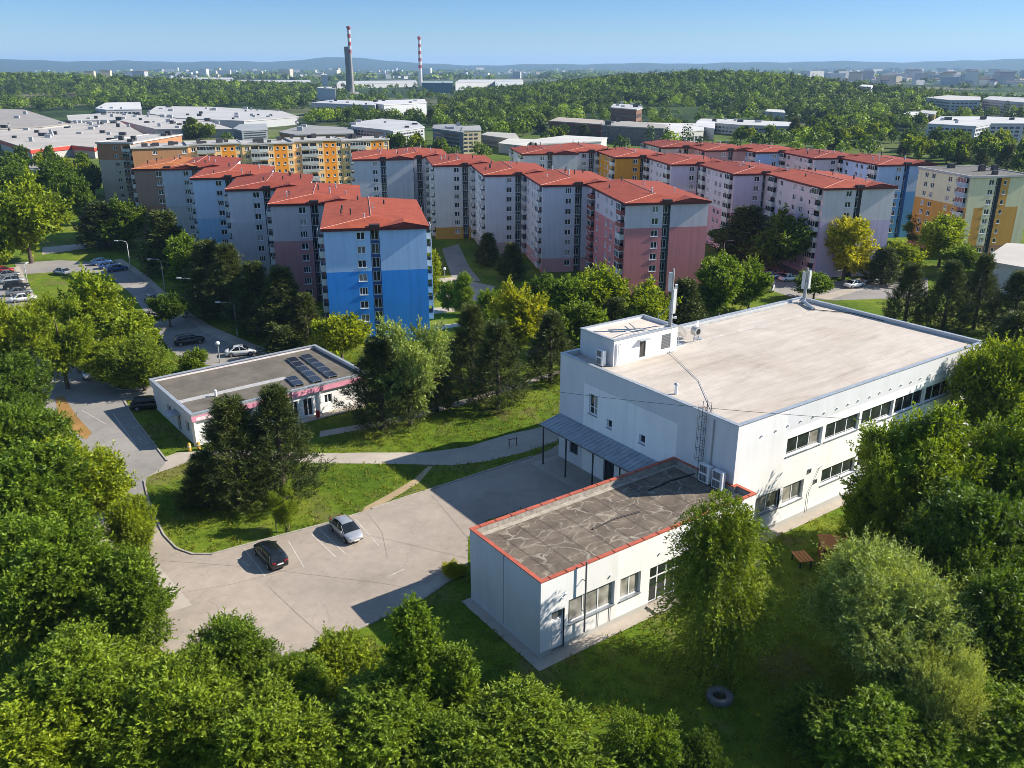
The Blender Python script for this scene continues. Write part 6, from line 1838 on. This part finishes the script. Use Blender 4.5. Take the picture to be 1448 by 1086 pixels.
# trees with a foot we can see or infer
T2 = [
 ('pine0', 340, 560, 712, 128, 'big dark pine on the grass island, left of the touching pair', None),
 ('pine1', 402, 546, 706, 118, 'big dark pine on the grass island, right of the touching pair', None),
 ('pine0', 292, 640, 716, 75, 'small dark pine at the left foot of the big pair', None),
 ('pine1', 541, 478, 606, 112, 'dark pine right of the shop with dry soil under it', None),
 ('sparse0', 580, 450, 600, 110, 'pale feathery tree behind the dark pine right of the shop', 'leaf_pale'),
 ('pine0', 668, 432, 556, 85, 'tall dark pine between the blue block and the hall', None),
 ('pine1', 704, 455, 578, 92, 'dark pine right in front of the tall one, lawn at its foot', None),
 ('midpine0', 618, 490, 582, 58, 'smaller dark pine left of the two tall ones', None),
 ('pine1', 778, 442, 540, 78, 'dark pine at the left back corner of the hall', None),
 ('mid0', 484, 444, 510, 78, 'bright tree standing against the foot of the blue block', 'leaf_bright'),
 ('midpine1', 402, 462, 508, 62, 'low pine behind the middle of the shop roof', None),
 ('mid1', 732, 403, 503, 88, 'yellow-green round tree in front of the mauve and pink block', 'leaf_yellow'),
 ('slender0', 657, 386, 446, 32, 'slender green tree in the courtyard right of the blue block', 'leaf_green'),
 ('slender1', 612, 355, 428, 26, 'narrow bright tree hugging the right wall of the blue block', 'leaf_bright'),
 ('mid2', 634, 398, 440, 32, 'small courtyard tree just left of the slender one', 'leaf_green'),
 ('sparse0', 405, 692, 752, 40, 'young staked tree between the two parked cars', 'leaf_bright'),
 ('mid0', 842, 378, 470, 92, 'bright leafy tree at the foot of the middle row, left of the antenna', 'leaf_bright'),
 ('mid2', 798, 392, 478, 72, 'dark leafy tree left of the bright one behind the hall', 'leaf_green'),
 ('mid3', 812, 428, 500, 80, 'leafy tree rising just behind the roof hut', 'leaf_green'),
 ('mid1', 905, 400, 480, 88, 'green tree behind the antenna mast', 'leaf_bright'),
 ('midpine0', 868, 422, 490, 60, 'dark pine squeezed between two leafy trees behind the roof hut', None),
 ('midpine1', 965, 395, 470, 70, 'dark pine right of the antenna mast', None),
 ('mid2', 1015, 362, 450, 78, 'leafy tree against the right corner of the pink block', 'leaf_green'),
 ('mid3', 1058, 368, 440, 66, 'leafy tree near the white van in the yard', 'leaf_green'),
 ('mid0', 995, 405, 455, 60, 'low leafy tree behind the long back edge of the hall roof', 'leaf_deep'),
 ('midpine0', 1052, 292, 372, 88, 'dark spreading tree in the shade left of the lavender block', None),
 ('mid1', 1098, 300, 385, 95, 'large dark round tree below the lavender block', 'leaf_deep'),
 ('mid3', 1030, 315, 360, 60, 'dark tree at the right foot of the pink block', 'leaf_deep'),
 ('mid2', 1192, 308, 396, 76, 'glowing yellow tree in front of the lavender block', 'leaf_yellow'),
 ('mid0', 1150, 385, 425, 62, 'round green bush-like tree left of the short corner antenna', 'leaf_green'),
 ('mid1', 1272, 342, 390, 62, 'umbrella-shaped green tree right of the lavender block', 'leaf_bright'),
 ('mid3', 1327, 302, 378, 76, 'bright round tree in front of the cream block', 'leaf_bright'),
 ('midpine0', 1246, 350, 402, 52, 'dark conifer left of the umbrella-shaped tree', None),
 ('mid2', 1300, 300, 345, 50, 'dark tree between the sky-blue and cream blocks', 'leaf_deep'),
 ('pine0', 1278, 372, 462, 66, 'dark conifer behind the back edge of the hall roof, first from the corner', None),
 ('pine1', 1332, 368, 470, 72, 'dark conifer behind the hall roof, second from the corner', None),
 ('pine0', 1376, 358, 466, 62, 'tall narrow dark conifer behind the hall roof, third from the corner', None),
 ('pine1', 1428, 382, 478, 84, 'dark conifer in front of the white hall at the right edge', None),
 ('mid0', 1352, 345, 390, 55, 'leafy tree with a pale stone at its foot, near the cream block', 'leaf_green'),
 ('midpine1', 1425, 440, 510, 70, 'low dark pine right behind the far corner of the hall', None),
 # left side
 ('mid1', 45, 250, 372, 112, 'huge bright round tree at the left edge, far side of the side car park', 'leaf_bright'),
 ('mid3', -4, 300, 380, 60, 'bright tree cut by the left edge beside the huge round one', 'leaf_bright'),
 ('mid0', 85, 228, 300, 62, 'dark round tree in front of the huge factory', 'leaf_deep'),
 ('mid2', 118, 250, 318, 40, 'dark tree at the left end of the orange row', 'leaf_deep'),
 ('midpine0', 150, 285, 350, 80, 'dark pine at the far end of the left row, left one', None),
 ('mid1', 182, 282, 352, 62, 'dark leafy tree below the brown block', 'leaf_deep'),
 ('midpine1', 240, 298, 388, 82, 'dark pine in front of the grey-white block', None),
 ('mid2', 268, 332, 410, 58, 'green tree with a yellow tip among the dark pines', 'leaf_green'),
 ('midpine0', 300, 340, 420, 72, 'dark pine in front of the sky-blue block', None),
 ('pine0', 330, 345, 452, 84, 'tall dark pine in front of the lavender block', None),
 ('pine1', 368, 370, 475, 84, 'tall dark pine left of the rose block', None),
 ('pine0', 405, 378, 486, 92, 'tall dark pine in front of the rose block', None),
 ('pine1', 436, 415, 492, 66, 'dark pine at the left corner of the blue block', None),
 ('pine1', 290, 380, 450, 60, 'dark pine among the others, nearest the street lamp', None),
 ('mid0', 241, 414, 462, 52, 'small round dark tree on the edge of the shaded street', 'leaf_deep'),
 ('mid1', 150, 380, 498, 100, 'yellow-green tree between the access road and the shaded street', 'leaf_bright'),
 ('mid2', 190, 440, 520, 92, 'bright tree right of the yellow-green one', 'leaf_bright'),
 ('near3', 165, 480, 548, 80, 'bushy green tree at the road corner, left of the shop', 'leaf_bright'),
 ('near0', 205, 478, 552, 92, 'pale-tipped bushy tree beside the left end of the shop', 'leaf_birch'),
 ('mid3', 275, 495, 530, 42, 'low shrub behind the left part of the shop roof', 'leaf_green'),
 ('mid0', 70, 425, 468, 60, 'light shrub on the sunlit lawn by the side car park', 'leaf_bright'),
 ('midpine0', 690, 330, 376, 38, 'dark pine at the foot of the cool grey block', None),
 ('midpine1', 724, 344, 394, 44, 'dark pine at the foot of the grey-lilac block', None),
 ('midpine0', 508, 266, 300, 22, 'small dark tree between the blue roof and the grey block', None),
 ('mid1', 762, 388, 450, 50, 'shadowy tree left of the row of trees behind the hall', 'leaf_deep'),
 ('mid2', 690, 410, 462, 40, 'thin bright tree between the yellow-green tree and the courtyard', 'leaf_green'),
 ('mid0', 1205, 300, 372, 40, 'dark tree behind the glowing yellow one', 'leaf_deep'),
]
for k, xt, yt, yb, w, lab, lf in T2:
    nm = 'pine_tree' if 'pine' in k else ('young_tree' if 'staked' in lab else 'leafy_tree')
    tree(k, xt, yt, None, w, lab, lf, yb=yb, name=nm, group='trees around the blocks')
# low hedges and flower beds as single bushes
B2 = [(640, 812, 792, 40, 'small yellowish bush at the near corner of the annex', 'leaf_yellow'), (268, 716, 690, 50, 'low bush at the edge of the road island', 'leaf_green')]
for x, yb, yt, w, lab, lf in B2: tree('bush0', x, yt, None, w, lab, lf, yb=yb, name='bush', cat='bush', group='small bushes')
# stake of the young tree
q = at(398, 752)
t = empty('tree_stake', (q[0], q[1], 0), 0, 'wooden support stakes beside the young tree', 'stake')
m = MB(); m.box(-.5, -.42, -.04, .04, 0, 1.5); m.box(.7, .78, -.04, .04, 0, 1.5); m.build('post', plain('stake_wood', (.22, .17, .11), .8), t)
m = MB(); m.box(-.42, .7, -.03, .03, 1.3, 1.38); m.box(-.42, .7, -.03, .03, .9, .97); m.build('rail', plain('stake_wood', (.22, .17, .11), .8), t)

# belts beyond the blocks: trees one can tell apart, by place
BLOCKED = []
for o in scene.objects:
    if o.get('category') in ('building', 'apartment block', 'roof hut', 'chimney') and o.type == 'EMPTY':
        xs = []; ys = []
        for ch in o.children:
            if ch.type == 'MESH' and ch.name.startswith(('wall', 'shaft')):
                M = Matrix.Translation(o.location) @ Matrix.Rotation(o.rotation_euler.z, 4, 'Z')
                for c in ch.bound_box:
                    v = M @ Vector(c); xs.append(v.x); ys.append(v.y)
                break
        if xs:
            ch_bb = [ch.bound_box[0], ch.bound_box[6]]
            BLOCKED.append((M.inverted(), ch.bound_box[0][0] - 3, ch.bound_box[6][0] + 3, ch.bound_box[0][1] - 3, ch.bound_box[6][1] + 3))
def free(x, y):
    for Mi, x0, x1, y0, y1 in BLOCKED:
        v = Mi @ Vector((x, y, 0))
        if x0 < v.x < x1 and y0 < v.y < y1: return False
    return True

def inpoly(px, py, poly):
    c = False; n = len(poly)
    for i in range(n):
        x1, y1 = poly[i]; x2, y2 = poly[(i + 1) % n]
        if (y1 > py) != (y2 > py) and px < (x2 - x1) * (py - y1) / (y2 - y1) + x1: c = not c
    return c
rng = random.Random(42)
ZONES = [  # foot region on the ground as seen from the air, count, heights, label, leaf choices
 ([(1100, 205), (1448, 205), (1448, 245), (1330, 232), (1180, 215)], 46, (7, 11), 'in the belt behind the cream block', ['leaf_bright', 'leaf_green', 'leaf_green', 'leaf_deep']),
 ([(1448, 245), (1448, 330), (1440, 330), (1436, 245)], 4, (7, 10), 'at the cream block end', ['leaf_deep', 'leaf_green']),
 ([(950, 190), (1130, 190), (1200, 205), (1040, 207)], 16, (6, 9), 'behind the farthest red roofs', ['leaf_bright', 'leaf_green', 'leaf_deep']),
 ([(1120, 165), (1300, 168), (1310, 205), (1120, 200)], 44, (8, 12), 'left of the white office', ['leaf_green', 'leaf_deep', 'leaf_green', 'leaf_bright']),
 ([(700, 165), (775, 165), (770, 195), (700, 192)], 14, (8, 12), 'left of the brick building', ['leaf_deep', 'leaf_green']),
 ([(775, 186), (960, 184), (960, 199), (775, 198)], 14, (6, 9), 'before the brown tower', ['leaf_deep', 'leaf_bright', 'leaf_green']),
 ([(545, 190), (660, 215), (640, 225), (545, 215)], 9, (7, 10), 'by the dark glazed office', ['leaf_green', 'leaf_deep', 'leaf_bright']),
 ([(215, 190), (330, 190), (330, 197), (215, 197)], 7, (8, 12), 'behind the orange row', ['leaf_green', 'leaf_deep', 'leaf_pale']),
 ([(0, 225), (130, 232), (125, 250), (0, 250)], 14, (5, 8), 'before the huge factory', ['leaf_deep', 'leaf_green']),
 ([(0, 250), (120, 262), (110, 300), (0, 290)], 9, (7, 11), 'beyond the huge round tree', ['leaf_deep', 'leaf_green']),
 ([(78, 266), (140, 262), (128, 340), (100, 335)], 9, (7, 10), 'left of the brown wing', ['leaf_deep', 'leaf_green']),
 ([(0, 246), (126, 237), (128, 262), (0, 262)], 12, (5, 8), 'along the factory yard', ['leaf_deep', 'leaf_green', 'leaf_bright']),
 ([(340, 168), (530, 158), (540, 166), (500, 172), (350, 175)], 16, (8, 12), 'behind the curved glass office', ['leaf_green', 'leaf_deep']),
 ([(600, 168), (770, 150), (770, 172), (610, 178)], 34, (8, 12), 'right of the blank white factory', ['leaf_green', 'leaf_deep', 'leaf_bright']),
]
ORD = ['first', 'second', 'third', 'fourth', 'fifth', 'sixth', 'seventh', 'eighth', 'ninth', 'tenth', 'eleventh', 'twelfth', '13th', '14th', '15th', '16th', '17th', '18th', '19th', '20th', '21st', '22nd', '23rd', '24th', '25th', '26th', '27th', '28th', '29th', '30th']
LOOK = {'leaf_bright': 'bright green', 'leaf_green': 'mid-green', 'leaf_deep': 'deep green', 'leaf_yellow': 'yellowish', 'leaf_pale': 'greyish', None: 'dark conical'}
for poly, cnt, (h0, h1), lab, lfs in ZONES:
    xs = [p[0] for p in poly]; ys = [p[1] for p in poly]
    got = []; tries = 0
    while len(got) < cnt and tries < cnt * 40:
        tries += 1
        px, py = rng.uniform(min(xs), max(xs)), rng.uniform(min(ys), max(ys))
        if not inpoly(px, py, poly): continue
        q = at(px, py)
        if not free(q[0], q[1]): continue
        d = math.hypot(q[0], q[1])
        lf = rng.choice(lfs)
        key = ('mid%d' if d < 330 else 'far%d') % rng.randrange(4)
        if rng.random() < .12: key = 'midpine%d' % rng.randrange(2); lf = None
        H = rng.uniform(h0, h1)
        got.append((px, key, q[0], q[1], H, H * rng.uniform(.7, 1.05), lf))
    seen = {}
    for px, key, x_, y_, H, w_, lf in sorted(got, key=lambda g: g[0]):
        k = seen.get(lf, 0); seen[lf] = k + 1
        plant('leafy_tree' if lf else 'pine_tree', key, x_, y_, H, w_, '%s tree, %s such from left, %s' % (LOOK[lf], ORD[k], lab), 'tree', 'trees ' + lab, lf)

# ------------------------------------------------------------------ far woods (too many to count)
def woods():
    r = np.random.default_rng(9)
    P = []
    # the wooded hill on the right, the wood on the left, and scattered belts
    def add(n, x0, x1, y0, y1, test):
        x = r.uniform(x0, x1, n); y = r.uniform(y0, y1, n)
        k = test(x, y)
        P.append(np.stack([x[k], y[k]], 1))
    def px_of(x, y):
        return 724 + 1289 * x / np.maximum(y, 1)
    add(9500, -60, 560, 560, 1330, lambda x, y: (ground_z(x, y) > 2.2 + 1.8 * np.sin(x / 60.)) | (r.random(len(x)) < .10))
    add(9000, -1300, -240, 900, 1700, lambda x, y: (ground_z(x, y) > 1.8 + 1.5 * np.sin(x / 50.)) | (r.random(len(x)) < .05))
    add(2600, 250, 900, 480, 1000, lambda x, y: (r.random(len(x)) < .75) & (px_of(x, y) > 1090))
    add(1700, -420, 150, 620, 1150, lambda x, y: (np.sin(x / 47.) * np.sin(y / 39.) > .15))
    add(1500, -430, 430, 390, 760, lambda x, y: (np.sin(x / 31. + 1) * np.sin(y / 27. + x / 90.) > .05))
    add(2200, -620, 120, 640, 1250, lambda x, y: (np.sin(x / 41. + 2) * np.sin(y / 33. + x / 80.) > .1) & (r.random(len(x)) < .7))
    add(2400, -760, -130, 640, 1010, lambda x, y: (np.sin(x / 36.) * np.sin(y / 29. + x / 70.) > -.45))
    add(5200, -1500, 1900, 1400, 3200, lambda x, y: (np.sin(x / 110.) * np.sin(y / 90. + x / 300.) > .35))
    add(6000, -2600, 3600, 3000, 7000, lambda x, y: (np.sin(x / 260.) * np.sin(y / 150. + x / 500.) > .45))
    P = np.concatenate(P)
    ok = np.ones(len(P), bool)
    for Mi, x0, x1, y0, y1 in BLOCKED:
        a, b_, c, d = Mi[0][0], Mi[0][1], Mi[1][0], Mi[1][1]
        lx = a * P[:, 0] + b_ * P[:, 1] + Mi[0][3]; ly = c * P[:, 0] + d * P[:, 1] + Mi[1][3]
        # keep a clear strip on the camera side too, so that the fronts show
        g = 14 if P[:, 1].mean() > 0 else 0
        ok &= ~((lx > x0) & (lx < x1) & (ly > y0 - g) & (ly < y1))
    P = P[ok]
    ppx, ppy, _ = project(np.stack([P[:, 0], P[:, 1], ground_z(P[:, 0], P[:, 1]) + 6], 1))
    keep = (ppx > -90) & (ppx < 1540)
    # keep off the factories' forecourts
    for x0, x1, y0, y1 in ((0, 430, 148, 230), (430, 620, 136, 160), (880, 1010, 140, 152), (560, 760, 110, 122), (975, 1125, 168, 188), (1300, 1448, 165, 200)):
        keep &= ~((ppx > x0) & (ppx < x1) & (ppy > y0) & (ppy < y1) & (np.hypot(P[:, 0], P[:, 1]) > 0) & (r.random(len(P)) < .88))
    P = P[keep]
    n = len(P); d = np.hypot(P[:, 0], P[:, 1])
    z = ground_z(P[:, 0], P[:, 1])
    H = r.uniform(4, 12, n) * np.where(d > 2600, 1.25, 1.0); W = H * r.uniform(.32, .52, n) * np.where(d > 2600, 2.6, 1.0)
    con = r.random(n) < .18
    H = np.where(con, H * 1.25, H); W = np.where(con, H * .2, W)
    out = []; tint = []
    for lo_, hi, m in ((0, 850, 220), (850, 1350, 160), (1350, 2600, 80), (2600, 99999, 26)):
        s = (d >= lo_) & (d < hi); k = int(s.sum())
        if not k: continue
        q = unit(r.normal(size=(k, m, 3)))
        q[..., 2] = np.abs(q[..., 2]) * .9 - .12 * (r.random((k, m)) < .3)
        rr = .78 + .34 * r.random((k, m))
        lump = 1 + .22 * np.sin(q[..., 0] * 4 + P[s][:, :1]) * np.cos(q[..., 1] * 4 + P[s][:, 1:])
        c = np.stack([P[s][:, 0][:, None] + q[..., 0] * rr * lump * W[s][:, None], P[s][:, 1][:, None] + q[..., 1] * rr * lump * W[s][:, None],
                      z[s][:, None] + H[s][:, None] * (.42 + .58 * q[..., 2] * rr * lump)], -1)
        sz = (W[s][:, None] * (2.9 / math.sqrt(m)) * (.6 + .6 * r.random((k, m))))[..., None]
        nr = unit(q + r.normal(size=q.shape) * .55)
        a = unit(np.cross(nr, unit(r.normal(size=q.shape)))); b_ = np.cross(nr, a)
        V = np.stack([c - a * sz, c + b_ * sz * .6, c + a * sz, c - b_ * sz * .6], 2)
        out.append(V.reshape(-1, 3))
        base = r.normal(size=(k, 1)) * .26 + .42 + .15 * np.sin(P[s][:, :1] / 37.) * np.cos(P[s][:, 1:] / 53.)
        base = np.where(con[s][:, None], .05, base)
        tint.append(np.clip(base + r.normal(size=(k, m)) * .16, 0, 1).ravel())
    me = np_mesh('far_woods', np.concatenate(out), 4, MATS['leaf_far'], np.concatenate(tint))
    tag(link('far_woods', me), 'green woods on the low hills and in the belts beyond the factories', 'woods', kind='stuff')
woods()

# ------------------------------------------------------------------ long grass on the near lawns
def lawn():
    r = np.random.default_rng(21)
    n = 150000
    # more blades where they show largest
    x = r.uniform(-75, 75, n); y = 26 + 105 * r.random(n) ** 1.25
    allow = np.ones(n, bool)
    def inside(x, y, poly):
        c = np.zeros(len(x), bool); m = len(poly)
        for i in range(m):
            x1, y1 = poly[i][:2]; x2, y2 = poly[(i + 1) % m][:2]
            if y1 == y2: continue
            k = ((y1 > y) != (y2 > y)) & (x < (x2 - x1) * (y - y1) / (y2 - y1) + x1)
            c ^= k
        return c
    for nm, polys in SHEETS.items():
        for poly in polys: allow &= ~inside(x, y, poly)
    for Mi, x0, x1, y0, y1 in BLOCKED:
        a, b_, c, d = Mi[0][0], Mi[0][1], Mi[1][0], Mi[1][1]
        lx = a * x + b_ * y + Mi[0][3]; ly = c * x + d * y + Mi[1][3]
        allow &= ~((lx > x0 + 2.6) & (lx < x1 - 2.6) & (ly > y0 + 2.6) & (ly < y1 - 2.6))
    px, py, _ = project(np.stack([x, y, 0 * x], 1))
    allow &= (px > -60) & (px < 1510) & (py < 1150)
    clump = np.sin(x * .9 + 2 * np.sin(y * .5)) * np.sin(y * 1.1 + np.sin(x * .7)) + .6 * np.sin(x * 2.3 + y * 1.7)
    allow &= r.random(n) < .35 + .5 * (clump > -.1)
    x, y, clump = x[allow], y[allow], clump[allow]
    k = len(x); m = 3
    P = np.stack([x, y, 0 * x], 1)[:, None, :] + np.concatenate([r.normal(size=(k, m, 2)) * .12, np.zeros((k, m, 1))], -1)
    D = r.normal(size=(k, m, 3)) * .5 + np.array([0.15, 0, .9])
    L = (.16 + .22 * r.random((k, m)) * (1 + .5 * np.clip(clump, -1, 1))[:, None])
    t = np.clip(.5 + .22 * np.clip(clump, -1, 1)[:, None] + r.normal(size=(k, m)) * .2, 0, 1)
    V, tt = leaves(r, P.reshape(-1, 3), D.reshape(-1, 3), L.ravel(), .085, up=0.0, tint=t.ravel())
    me = np_mesh('long_grass', V, 4, leaf_mat('leaf_grass', (0.060, 0.095, 0.008), (0.235, 0.255, 0.030), 0.3), tt)
    tag(link('long_grass', me), 'uneven long grass growing over the lawns', 'grass', kind='stuff')
lawn()

# ------------------------------------------------------------------ air
def haze(density):
    m = bpy.data.materials.new('haze'); m.use_nodes = True
    nt = m.node_tree; nt.nodes.remove(nt.nodes['Principled BSDF'])
    v = nt.nodes.new('ShaderNodeVolumePrincipled')
    v.inputs['Color'].default_value = (0.44, 0.69, 1.0, 1)
    v.inputs['Density'].default_value = density
    v.inputs['Anisotropy'].default_value = 0.1
    nt.links.new(v.outputs[0], nt.nodes['Material Output'].inputs['Volume'])
    b = MB(); b.box(-26000, 26000, -26000, 26000, -4, 230)
    o = b.build('haze', m)
    tag(o, 'thin blue summer haze over the plain', 'haze', kind='stuff')
haze(0.00008)
